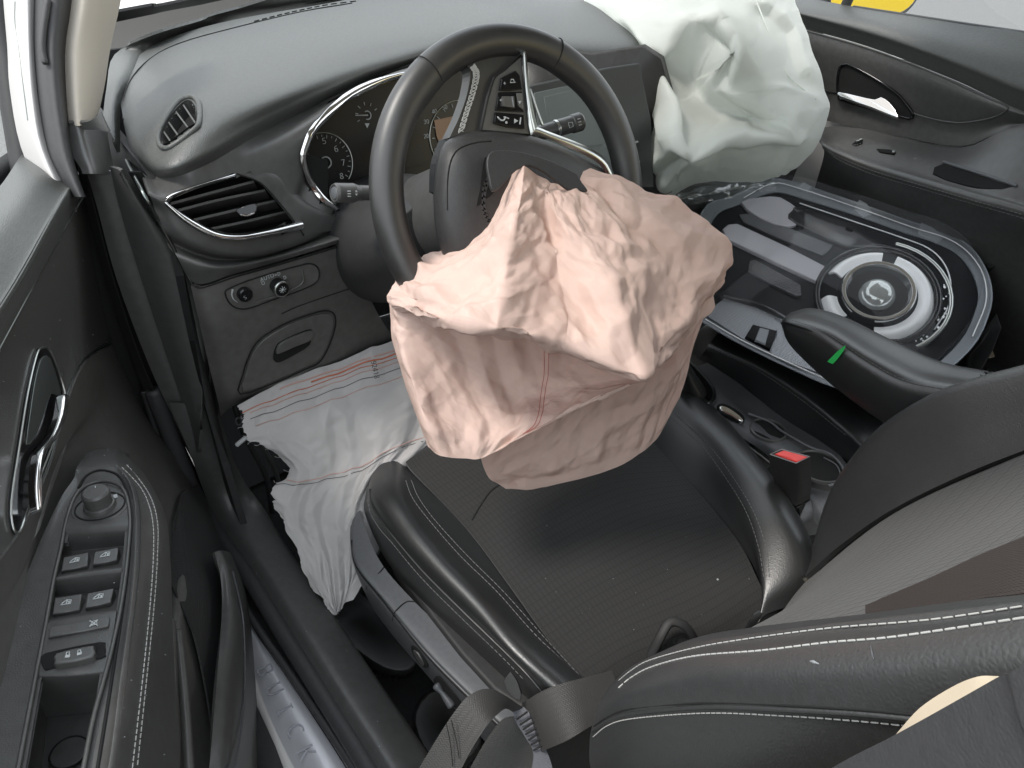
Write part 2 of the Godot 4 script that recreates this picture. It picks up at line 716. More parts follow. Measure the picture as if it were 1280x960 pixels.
	grained(mat("speaker_cloth", lin(0.022, 0.022, 0.022), 0.8), woven(32, func(x, y): return 0.5 + 0.5 * sin(y * TAU / 8.0)), 60.0, 0.06)
	mat("mirror", lin(0.85, 0.85, 0.85), 0.02, 1.0)
	mat("dark_glass", lin(0.02, 0.02, 0.022), 0.1)

func cloth(m: StandardMaterial3D, weave: Texture2D, per_metre: float, cm: float, through: Color) -> void:
	m.heightmap_enabled = true
	m.heightmap_texture = weave
	m.heightmap_scale = cm
	m.uv1_scale = Vector3.ONE * per_metre
	m.backlight_enabled = true
	m.backlight = through

func _ready() -> void:
	var cam := Camera3D.new()
	cam.name = "camera"
	cam.fov = 53.0
	cam.near = 0.02
	cam.far = 200.0
	cam.transform = Transform3D(V(0.8171,0.0453,0.5748),V(0.3016,0.816,-0.4931),V(-0.4914,0.5763,0.653),V(-0.8977,1.3659,0.7091))
	add_child(cam)
	cam.current = true
	var env := Environment.new()
	env.background_mode = Environment.BG_SKY
	var sky := Sky.new()
	var sm := ProceduralSkyMaterial.new()
	sm.sky_top_color = Color(0.86, 0.89, 0.92)
	sm.sky_horizon_color = Color(0.93, 0.94, 0.93)
	sm.sky_curve = 0.2
	sm.ground_bottom_color = Color(0.30, 0.30, 0.30)
	sm.ground_horizon_color = Color(0.5, 0.5, 0.5)
	sky.sky_material = sm
	env.sky = sky
	env.tonemap_mode = Environment.TONE_MAPPER_LINEAR
	env.tonemap_exposure = 2.6
	env.sdfgi_enabled = true
	env.ssao_enabled = true
	env.ssil_enabled = true
	var we := WorldEnvironment.new()
	we.name = "world_environment"
	we.environment = env
	add_child(we)
	var sun := DirectionalLight3D.new()
	sun.name = "sun"
	sun.light_energy = 0.36
	sun.light_angular_distance = 14.0
	sun.light_color = Color(1.0, 0.98, 0.955)
	sun.shadow_enabled = true
	add_child(sun)
	sun.look_at_from_position(V(-1.6, 2.8, -0.5), V(0, 0, 0))
	materials()
	outside()
	car_shell()
	dashboard()
	steering()
	driver_door()
	passenger_door()
	driver_seat()
	belts()
	console()
	passenger_seat()
	headlamp()
	airbags()

func structure(called: String, m: Mesh, material: Material) -> void:
	var o := part(called, m, material, self)
	o.set_meta("kind", "structure")

# ---------- outside the car ----------
func outside() -> void:
	var g := []
	for i in 9:
		var row := PackedVector3Array()
		for j in 9:
			row.append(V(-80.0 + j * 20.0, 0, -80.0 + i * 20.0))
		g.append(row)
	structure("ground", sheet(g), M.asphalt)
	# a yellow van stands behind to the right; it shows in the far door mirror
	var v := thing("yellow_van", "yellow van reflected in the passenger's door mirror", "van", V(2.3, 0, 4.6))
	var rings := []
	for e in [[0.25, 0.62, 1.0], [0.55, 0.98, 1.0], [1.0, 1.0, 1.0], [1.25, 0.99, 0.98], [1.9, 0.86, 0.88], [2.05, 0.7, 0.8]]:
		rings.append(oval(V(2.3, e[0], 4.6), V(0.9 * e[1], 0, 0), V(0, 0, 2.0 * e[2]), 28, 0.35))
	part("body_shell", body(rings, 2, 4), M.yellow_paint, v)
	part("windscreen", slab([V(1.62, 1.32, 2.64), V(2.98, 1.32, 2.64), V(2.86, 1.85, 2.86), V(1.74, 1.85, 2.86)], V(0, 0.4, -0.9), 0.02, 0.005), M.dark_glass, v)
	part("bumper", tube([V(1.5, 0.42, 2.75), V(1.7, 0.42, 2.55), V(2.9, 0.42, 2.55), V(3.1, 0.42, 2.75)], 0.09, 10), M.matt_black, v)
	for x in [1.66, 2.94]:
		part("headlight", lathe([Vector2(0.11, 0.0), Vector2(0.10, 0.03), Vector2(0.0001, 0.04)], V(x, 0.82, 2.61), V(0, 0, -1), 20), M.frosted, v)
	for x in [1.42, 3.18]:
		for z in [3.3, 5.9]:
			part("wheel", turned([Vector2(0.0001, -0.1), Vector2(0.30, -0.1), Vector2(0.33, -0.07), Vector2(0.33, 0.07), Vector2(0.30, 0.1), Vector2(0.0001, 0.1)], V(x, 0.33, z), V(1, 0, 0), 24), M.matt_black, v)

# ---------- the body round the doorway ----------
func car_shell() -> void:
	var c := thing("car_body", "white car body with beige pillar trim, black door seal and silver sill plate", "car body", V(0, 0.3, 0))
	# door pillar beside the windscreen, outside to inside
	var white_rows := [[V(-0.7881,1.229,-0.4965),V(-0.8038,1.1823,-0.4671),V(-0.8172,1.1358,-0.4361),V(-0.8293,1.0969,-0.4109),V(-0.8397,1.0398,-0.3683),V(-0.835,0.9821,-0.3139)],[V(-0.7869,1.2353,-0.4399),V(-0.8004,1.1907,-0.4107),V(-0.814,1.1461,-0.3816),V(-0.8248,1.109,-0.3569),V(-0.8338,1.053,-0.3143),V(-0.8293,0.9978,-0.2622)],[V(-0.7755,1.2398,-0.397),V(-0.7901,1.1964,-0.3697),V(-0.8048,1.153,-0.3424),V(-0.8179,1.1097,-0.3141),V(-0.8269,1.0624,-0.2791),V(-0.8226,1.0087,-0.2285)],[V(-0.763,1.2382,-0.4091),V(-0.7794,1.1939,-0.3824),V(-0.7957,1.1497,-0.3557),V(-0.8104,1.0984,-0.3214),V(-0.8173,1.0561,-0.2893),V(-0.8129,1.0015,-0.2378)]]
	part("door_pillar", sheet(loft(white_rows, 4, 4), 0.004), M.white_paint, c)
	part("pillar_seam", tube([V(-0.7986,1.1915,-0.3951),V(-0.8059,1.1701,-0.3864),V(-0.8116,1.1492,-0.3656),V(-0.8172,1.1284,-0.3448),V(-0.8225,1.107,-0.3278),V(-0.8276,1.0848,-0.3139)], 0.0007, 6), M.dark_satin, c)
	var seal_rows := [[V(-0.7652,1.2373,-0.4177),V(-0.7817,1.1928,-0.3908),V(-0.7989,1.1483,-0.3644),V(-0.8122,1.1003,-0.3322),V(-0.8206,1.0541,-0.2977),V(-0.8182,1.031,-0.2755),V(-0.8164,1.0122,-0.2576)], [V(-0.7626,1.2421,-0.374),V(-0.7785,1.1991,-0.348),V(-0.7944,1.1562,-0.3221),V(-0.8072,1.112,-0.2927),V(-0.8165,1.0659,-0.259),V(-0.8152,1.0428,-0.2377),V(-0.8135,1.0247,-0.2204)],
		[V(-0.7552,1.2436,-0.359),V(-0.7709,1.201,-0.3333),V(-0.7867,1.1584,-0.3075),V(-0.7996,1.1159,-0.2798),V(-0.8094,1.0688,-0.2455),V(-0.8095,1.0458,-0.2254),V(-0.8085,1.0278,-0.2087)], [V(-0.7411,1.2433,-0.3589),V(-0.7584,1.2002,-0.3339),V(-0.7779,1.1571,-0.3105),V(-0.7916,1.1142,-0.283),V(-0.8019,1.0674,-0.2494),V(-0.8045,1.0434,-0.2301),V(-0.8042,1.0252,-0.2138)], [V(-0.7276,1.2401,-0.3842),V(-0.7454,1.1958,-0.3585),V(-0.7677,1.1513,-0.336),V(-0.7833,1.1071,-0.3087),V(-0.7961,1.0587,-0.2757),V(-0.7995,1.034,-0.2564),V(-0.7999,1.0152,-0.2401)]]
	part("door_seal", sheet(loft(seal_rows, 4, 4), 0.006), M.rubber, c, "wrinkled black rubber door seal beside the beige pillar trim")
	part("door_seal", tube([V(-0.7728,1.2015,-0.3305),V(-0.7802,1.1872,-0.3235),V(-0.7875,1.1729,-0.3164),V(-0.794,1.1573,-0.3075),V(-0.796,1.1461,-0.2992)], 0.0035, 8), M.rubber, c)
	var trim_rows := [[V(-0.7261,1.2402,-0.3832),V(-0.7462,1.1958,-0.359),V(-0.7692,1.1512,-0.337),V(-0.7813,1.1144,-0.3137),V(-0.79,1.085,-0.2943),V(-0.7904,1.08,-0.2901)], [V(-0.7145,1.2421,-0.3639),V(-0.7351,1.198,-0.3405),V(-0.7579,1.1538,-0.3186),V(-0.7714,1.1173,-0.2966),V(-0.7808,1.0882,-0.2779),V(-0.7819,1.0831,-0.2743)], [V(-0.6851,1.2378,-0.3961),V(-0.7081,1.1917,-0.3728),V(-0.7311,1.1456,-0.3494),V(-0.7483,1.1073,-0.3285),V(-0.7615,1.0797,-0.3141),V(-0.7668,1.0735,-0.3125)], [V(-0.6521,1.2288,-0.4705),V(-0.6777,1.1791,-0.4459),V(-0.7067,1.1292,-0.4236),V(-0.7261,1.0919,-0.4053),V(-0.7419,1.0644,-0.393),V(-0.7493,1.0551,-0.3904)]]
	var ribs := noise_tex(FastNoiseLite.TYPE_SIMPLEX, 0.2, 4)
	part("pillar_trim", sheet(loft(trim_rows, 6, 6), 0.004), M.headliner, c, "beige ribbed cloth trim on the windscreen pillar")
	var foot_rows := [[V(-0.7915,1.0823,-0.2854),V(-0.7985,1.0575,-0.2687),V(-0.7956,1.044,-0.2547),V(-0.7956,1.0383,-0.2496)], [V(-0.781,1.0836,-0.2786),V(-0.7831,1.0584,-0.2579),V(-0.7831,1.0447,-0.2459),V(-0.7838,1.0389,-0.2413)], [V(-0.7639,1.0691,-0.3066),V(-0.7647,1.0467,-0.2874),V(-0.7655,1.0324,-0.2754),V(-0.7662,1.0264,-0.2706)], [V(-0.7451,1.0493,-0.3515),V(-0.7493,1.0294,-0.337),V(-0.7517,1.0143,-0.3255),V(-0.7525,1.0079,-0.3205)]]
	part("pillar_foot_cover", sheet(loft(foot_rows, 4, 4), 0.004), M.trim, c, "dark plastic cover at the foot of the pillar trim")
	part("pillar_foot_cover", sheet(loft([[V(-0.7913,1.0847,-0.2828),V(-0.7808,1.086,-0.276),V(-0.7715,1.088,-0.2707),V(-0.763,1.0935,-0.2692),V(-0.7583,1.0966,-0.2684)], [V(-0.792,1.0777,-0.2893),V(-0.7807,1.0769,-0.2801),V(-0.7689,1.0775,-0.2718),V(-0.7603,1.0773,-0.2651),V(-0.7562,1.0768,-0.2616)]], 4, 3), 0.004), M.trim, c)
	# scuttle panel between the dash and the glass
	part("windscreen_ledge", sheet(loft([[V(-0.7342,1.0387,-0.4411),V(-0.7065,1.0563,-0.5277),V(-0.6593,1.0652,-0.6837),V(-0.6108,1.1,-0.6258),V(-0.5145,1.1,-0.7071),V(-0.418,1.1,-0.7936),V(0.1,1.12,-1.06),V(0.62,1.06,-0.86)],
		[V(-0.7341,1.0305,-0.3879),V(-0.7073,1.0612,-0.4714),V(-0.6506,1.0711,-0.6059),V(-0.5616,1.075,-0.7159),V(-0.476,1.075,-0.7937),V(-0.3423,1.075,-0.8887),V(0.1,1.085,-0.93),V(0.62,1.03,-0.75)],
		[V(-0.7313,1.0122,-0.3849),V(-0.697,1.0496,-0.484),V(-0.6386,1.0614,-0.6036),V(-0.5076,1.02,-0.9139),V(-0.4069,1.02,-1.0133),V(-0.2411,1.02,-1.1315),V(0.1,1.03,-0.9),V(0.62,0.98,-0.72)]], 4, 5), 0.004), M.dash_pad, c)
	part("windscreen_edge", sheet(loft([[V(-0.648,1.125,-0.6761),V(-0.5821,1.125,-0.7163),V(-0.509,1.125,-0.7526),V(0.1,1.15,-1.09),V(0.62,1.09,-0.9)], [V(-0.6396,1.1,-0.7406),V(-0.5696,1.1,-0.7858),V(-0.4722,1.1,-0.8455),V(0.1,1.115,-1.07),V(0.62,1.05,-0.88)]], 4, 2), 0.004), M.matt_black, c)
	# glass, roof and the far side keep the light as in a closed cabin
	var glass := [[V(-0.66, 1.60, -0.22), V(0, 1.63, -0.30), V(0.66, 1.60, -0.22)], [V(-0.74, 1.36, -0.58), V(0, 1.40, -0.70), V(0.74, 1.36, -0.58)], [V(-0.80, 1.11, -0.93), V(0, 1.14, -1.09), V(0.80, 1.11, -0.93)]]
	part("windscreen", sheet(loft(glass, 6, 4)), M.window_glass, c)
	var roof := [[V(-0.62, 1.58, -0.22), V(-0.3, 1.62, -0.29), V(0.3, 1.62, -0.29), V(0.62, 1.58, -0.22)], [V(-0.60, 1.63, 0.6), V(-0.3, 1.68, 0.6), V(0.3, 1.68, 0.6), V(0.60, 1.63, 0.6)], [V(-0.58, 1.60, 2.0), V(-0.3, 1.65, 2.0), V(0.3, 1.65, 2.0), V(0.58, 1.60, 2.0)]]
	var ro := part("roof_panel", sheet(loft(roof, 4, 4), 0.03), M.white_paint, c)
	var lining := []
	for r in roof:
		var rr := []
		for p in r:
			rr.append(p - V(0, 0.034, 0))
		lining.append(rr)
	part("headliner", sheet(loft(lining, 4, 4), 0.004), M.headliner, ro)
	# sill, carpet and bulkhead
	var floor_rows := [[V(-0.70, 0.36, -0.9), V(-0.3, 0.33, -0.9), V(0.2, 0.33, -0.9), V(0.72, 0.36, -0.9)], [V(-0.70, 0.335, 0.2), V(-0.3, 0.32, 0.2), V(0.2, 0.32, 0.2), V(0.72, 0.335, 0.2)], [V(-0.70, 0.34, 1.9), V(-0.3, 0.33, 1.9), V(0.2, 0.33, 1.9), V(0.72, 0.34, 1.9)]]
	part("carpet", sheet(loft(floor_rows, 4, 4), 0.01), M.carpet, c)
	part("bulkhead", sheet(loft([[V(-0.8, 1.03, -0.86), V(0, 1.03, -0.95), V(0.8, 1.03, -0.86)], [V(-0.8, 0.34, -0.88), V(0, 0.33, -0.9), V(0.8, 0.34, -0.88)]], 3, 3), 0.01), M.carpet, c)
	var sill_rows := [[V(-0.7659,0.6894,-0.272),V(-0.7616,0.644,-0.272),V(-0.7557,0.5909,-0.272),V(-0.7452,0.47,-0.2834),V(-0.7367,0.455,-0.1729),V(-0.7289,0.455,-0.0458),V(-0.724,0.455,0.0957),V(-0.7177,0.455,0.2432),V(-0.7128,0.455,0.3998)],[V(-0.7521,0.6865,-0.268),V(-0.7469,0.6435,-0.268),V(-0.7411,0.5935,-0.268),V(-0.7267,0.485,-0.2619),V(-0.7192,0.47,-0.153),V(-0.7138,0.47,-0.0284),V(-0.7096,0.47,0.1116),V(-0.7034,0.47,0.2579),V(-0.6986,0.47,0.4166)],[V(-0.7328,0.6818,-0.268),V(-0.7294,0.6377,-0.268),V(-0.721,0.5781,-0.268),V(-0.6936,0.475,-0.2575),V(-0.6839,0.46,-0.1569),V(-0.6788,0.46,-0.0287),V(-0.6767,0.46,0.1051),V(-0.674,0.46,0.2545),V(-0.6703,0.46,0.4123)],[V(-0.7165,0.6711,-0.275),V(-0.7133,0.6232,-0.275),V(-0.7016,0.5477,-0.275),V(-0.6726,0.452,-0.2591),V(-0.6675,0.44,-0.1525),V(-0.6613,0.44,-0.0059),V(-0.6568,0.44,0.1308),V(-0.6523,0.44,0.2507),V(-0.6488,0.44,0.3972)],[V(-0.7012,0.6462,-0.3),V(-0.6945,0.5856,-0.3),V(-0.6843,0.4899,-0.3),V(-0.6626,0.42,-0.2469),V(-0.6654,0.38,-0.1632),V(-0.6607,0.38,-0.0028),V(-0.6561,0.38,0.1367),V(-0.6486,0.38,0.2462),V(-0.6454,0.38,0.3789)]]
	part("sill_cover", sheet(loft(sill_rows, 5, 4), 0.004), M.trim, c, "dark plastic sill cover between the seat and the doorway")
	part("sill_seal", tube([V(-0.7785,0.698,-0.3),V(-0.7693,0.5768,-0.3),V(-0.7556,0.46,-0.2806),V(-0.7402,0.447,-0.1384),V(-0.735,0.447,-0.0178),V(-0.7295,0.447,0.0857),V(-0.7242,0.447,0.1903),V(-0.7209,0.447,0.2769),V(-0.7151,0.447,0.4036)], 0.0125, 10), M.rubber, c, "black rubber seal running along the door sill")
	part("sill_seal", tube([V(-0.7895,0.696,-0.31),V(-0.7847,0.5572,-0.31),V(-0.7754,0.45,-0.263),V(-0.7635,0.432,-0.1341),V(-0.7587,0.432,-0.0469),V(-0.7492,0.432,0.0476),V(-0.7397,0.432,0.1556),V(-0.7344,0.432,0.2268),V(-0.729,0.432,0.3587)], 0.005, 10), M.rubber, c)
	part("sill_base", sheet(loft([[V(-0.7744,0.4,-0.3686),V(-0.7269,0.4,-0.2261),V(-0.7187,0.4,-0.0914),V(-0.7135,0.4,0.0586),V(-0.7069,0.4,0.2151),V(-0.7016,0.4,0.3811)], [V(-0.7902,0.395,-0.3399),V(-0.774,0.395,-0.1648),V(-0.7678,0.395,-0.0117),V(-0.7661,0.395,0.1266),V(-0.7638,0.395,0.2643),V(-0.7497,0.395,0.3935)]], 4, 2), 0.02), M.matt_black, c)
	part("kick_panel", sheet(loft([[V(-0.725, 1.02, -0.9), V(-0.725, 1.02, -0.3), V(-0.728, 1.0, -0.22)], [V(-0.722, 0.7, -0.9), V(-0.722, 0.7, -0.3), V(-0.726, 0.7, -0.24)], [V(-0.715, 0.36, -0.9), V(-0.715, 0.36, -0.3), V(-0.715, 0.36, -0.2)]], 3, 3), 0.01), M.matt_black, c)
	part("bonnet", sheet(loft([[V(-0.78, 1.04, -0.98), V(0, 1.08, -1.15), V(0.78, 1.04, -0.98)], [V(-0.80, 1.05, -1.4), V(0, 1.10, -1.5), V(0.80, 1.05, -1.4)], [V(-0.76, 0.96, -1.95), V(0, 1.0, -2.1), V(0.76, 0.96, -1.95)], [V(-0.7, 0.6, -2.1), V(0, 0.62, -2.25), V(0.7, 0.6, -2.1)]], 4, 4), 0.01), M.white_paint, c)
	var sc_t := [[V(-0.7627,0.415,-0.1093),V(-0.762,0.415,-0.0546),V(-0.7533,0.415,0.0326),V(-0.7459,0.415,0.1156),V(-0.7401,0.415,0.1977),V(-0.7358,0.415,0.2942)],[V(-0.7662,0.418,-0.0778),V(-0.7681,0.418,-0.0301),V(-0.7682,0.418,0.0543),V(-0.7658,0.418,0.1192),V(-0.7627,0.418,0.187),V(-0.7608,0.418,0.279)],[V(-0.7809,0.406,-0.075),V(-0.7833,0.406,-0.0251),V(-0.7905,0.406,0.0559),V(-0.7922,0.406,0.1116),V(-0.7914,0.406,0.1625),V(-0.79,0.406,0.2527)]]
	var scuff := part("scuff_plate", sheet(loft(sc_t, 6, 3), 0.003), M.brushed, c, "brushed silver sill plate with embossed letters")
	var first: Vector3 = V(-0.7737,0.4185,0.016)
	var last: Vector3 = V(-0.7734,0.4185,0.1556)
	for k in 5:
		part("letter", letters("BUICK"[k], first.lerp(last, k / 4.0), last - first, V(0, 1, 0), 0.021, 0.0012), M.plate_letter, scuff)
	part("door_sill", sheet(loft([[V(-0.7633,0.405,-0.1192),V(-0.7673,0.405,-0.0506),V(-0.7867,0.405,0.0716),V(-0.7884,0.405,0.1365),V(-0.7881,0.405,0.2747)], [V(-0.7924,0.4,-0.0714),V(-0.7945,0.4,0.0316),V(-0.8002,0.4,0.119),V(-0.8029,0.4,0.1786),V(-0.8028,0.4,0.2621)], [V(-0.8066,0.37,-0.0579),V(-0.8085,0.37,0.0454),V(-0.8131,0.37,0.1224),V(-0.8152,0.37,0.1818),V(-0.8156,0.37,0.2377)]], 5, 4), 0.004), M.white_paint, c, "white painted sill flange below the silver plate")
	part("door_sill", tube([V(-0.7607,0.408,-0.1253),V(-0.7581,0.408,-0.0649),V(-0.7495,0.408,0.0294),V(-0.7413,0.408,0.1135),V(-0.7356,0.408,0.1962),V(-0.7315,0.408,0.2932)], 0.0022, 6), M.white_paint, c)
	part("outer_sill", sheet(loft([[V(-0.80, 0.40, -0.5), V(-0.80, 0.40, 0.5), V(-0.80, 0.40, 1.5)], [V(-0.84, 0.38, -0.5), V(-0.84, 0.38, 0.5), V(-0.84, 0.38, 1.5)], [V(-0.80, 0.25, -0.5), V(-0.80, 0.25, 0.5), V(-0.80, 0.25, 1.5)]], 3, 3), 0.004), M.matt_black, c)
	# hinge pillar behind the open door
	var band := [[V(-0.7872,1.0273,-0.285),V(-0.7865,0.9808,-0.285),V(-0.7871,0.8863,-0.285),V(-0.777,0.7529,-0.285),V(-0.766,0.6711,-0.285),V(-0.7559,0.6191,-0.285)], [V(-0.7791,1.031,-0.278),V(-0.7754,0.9811,-0.278),V(-0.7735,0.8859,-0.278),V(-0.7622,0.7518,-0.278),V(-0.7524,0.6702,-0.278),V(-0.7418,0.624,-0.278)], [V(-0.7615,1.0268,-0.276),V(-0.7589,0.9765,-0.276),V(-0.7554,0.8821,-0.276),V(-0.7485,0.7588,-0.276),V(-0.7404,0.6769,-0.276),V(-0.7272,0.6299,-0.276)]]
	part("hinge_pillar_trim_and_gap", sheet(loft(band, 4, 4), 0.004), M.trim, c, "flat dark trim strip running down the hinge pillar")
	part("hinge_pillar_trim_and_gap", sheet(loft([[V(-0.7919,1.0441,-0.31),V(-0.7938,0.9956,-0.31),V(-0.797,0.8776,-0.31),V(-0.7927,0.7494,-0.31),V(-0.7851,0.6655,-0.31),V(-0.7773,0.6048,-0.31)], [V(-0.7871,1.0337,-0.295),V(-0.7888,0.9776,-0.295),V(-0.7901,0.8803,-0.295),V(-0.7845,0.7551,-0.295),V(-0.773,0.6674,-0.295),V(-0.7642,0.6096,-0.295)]], 4, 2), 0.002), M.seam, c)  # near-black strip painted in for the shade in the door gap
	part("hinge_pillar_trim_and_gap", sheet(loft([[V(-0.8133,1.056,-0.345),V(-0.818,0.9461,-0.345),V(-0.8236,0.7953,-0.345),V(-0.8201,0.5801,-0.345),V(-0.7992,0.4144,-0.345)], [V(-0.773,1.0054,-0.33),V(-0.7743,0.8977,-0.33),V(-0.7712,0.747,-0.33),V(-0.7551,0.5813,-0.33),V(-0.7351,0.4448,-0.33)]], 4, 2), 0.004), M.seam, c)  # dark sheet added behind to black out the gap beside the door
	part("wiring_clip", tube([V(-0.6814,0.557,-0.3),V(-0.6729,0.5616,-0.3),V(-0.6659,0.5651,-0.3)], 0.004, 6, false, 2), M.white_guide, c, "white plastic wiring clip under the dash end")
	part("wiring_clip", tube([V(-0.6725,0.5985,-0.31),V(-0.6672,0.5996,-0.31),V(-0.6646,0.5921,-0.31),V(-0.6682,0.5855,-0.31),V(-0.6728,0.589,-0.31)], 0.0014, 6, true, 2), M.trim_grey, c)
	part("wiring", tube([V(-0.6658,0.6211,-0.33),V(-0.661,0.554,-0.33),V(-0.6497,0.5043,-0.33),V(-0.6372,0.4367,-0.33),V(-0.6391,0.3603,-0.33)], 0.005, 8), M.matt_black, c)
	part("wiring", tube([V(-0.6465,0.5847,-0.35),V(-0.6276,0.4907,-0.35),V(-0.6146,0.4293,-0.35),V(-0.6133,0.3604,-0.35)], 0.004, 8), M.trim, c)
	part("foot_rest", sheet(loft([[V(-0.70, 0.60, -0.62), V(-0.60, 0.60, -0.64), V(-0.52, 0.60, -0.65)], [V(-0.70, 0.45, -0.52), V(-0.60, 0.45, -0.53), V(-0.52, 0.45, -0.54)], [V(-0.70, 0.35, -0.42), V(-0.60, 0.35, -0.43), V(-0.52, 0.35, -0.44)]], 3, 3), 0.02), M.matt_black, c)
	var sill_g := loft(sill_rows, 5, 4)
	var sp := part("dust_specks", specks(sill_g, 40, 3, 0.0012), M.grey_print, c)
	sp.set_meta("kind", "stuff")
	# windscreen side of the doorway behind the camera
	var edge: Array = [V(-0.60, 1.58, 0.80), V(-0.645, 1.40, 0.745)] + [V(-0.68,1.1878,0.6924),V(-0.68,1.1554,0.6837),V(-0.68,1.1014,0.6684),V(-0.68,1.0573,0.6551),V(-0.68,0.9421,0.624)] + [V(-0.715, 0.72, 0.575), V(-0.755, 0.45, 0.54)]
	var bulge := []
	var outer := []
	var rear := []
	var trim_a := []
	var trim_b := []
	for p in edge:
		bulge.append(p + V(-0.012, -0.006, 0.016))
		outer.append(p + V(-0.020, -0.010, 0.050))
		rear.append(p + V(-0.022, -0.010, 0.130))
		trim_a.append(p + V(0.004, 0.0, 0.035))
		trim_b.append(p + V(0.045, 0.0, 0.120))
	part("rear_door_seal", sheet(loft([edge, bulge, outer, rear], 5, 4), 0.004), M.rubber, c, "dusty black rubber seal edge in the near lower corner")
	part("rear_pillar_trim", sheet(loft([trim_a, trim_b], 5, 3), 0.004), M.beige_plastic, c)
	var bt := [[V(-0.6693,1.0884,0.6664),V(-0.6626,1.1017,0.6674),V(-0.6585,1.1175,0.6718),V(-0.6583,1.1296,0.6765),V(-0.6567,1.1345,0.6812)], [V(-0.6751,1.0961,0.6706),V(-0.6693,1.1086,0.6746),V(-0.6668,1.1203,0.6784),V(-0.664,1.1308,0.682),V(-0.6595,1.1383,0.685)], [V(-0.6715,1.0927,0.6763),V(-0.6656,1.1046,0.6809),V(-0.6643,1.1147,0.6852),V(-0.6622,1.126,0.6876),V(-0.6569,1.1344,0.6902)]]
	part("pillar_trim", sheet(loft(bt, 5, 5), 0.003), M.beige_plastic, c, "beige plastic trim edge peeping over the near rubber seal")
	# far side of the shell
	for s in [1.0]:
		part("body_side", sheet(loft([[V(0.76 * s, 1.08, 0.75), V(0.74 * s, 1.12, 1.9)], [V(0.80 * s, 0.75, 0.75), V(0.80 * s, 0.75, 1.9)], [V(0.78 * s, 0.36, 0.75), V(0.78 * s, 0.36, 1.9)]], 3, 3), 0.01), M.matt_black, c)
	part("body_side", sheet(loft([[V(-0.74, 1.10, 0.80), V(-0.74, 1.12, 1.9)], [V(-0.80, 0.75, 0.80), V(-0.80, 0.75, 1.9)], [V(-0.78, 0.36, 0.80), V(-0.78, 0.36, 1.9)]], 3, 3), 0.01), M.matt_black, c)


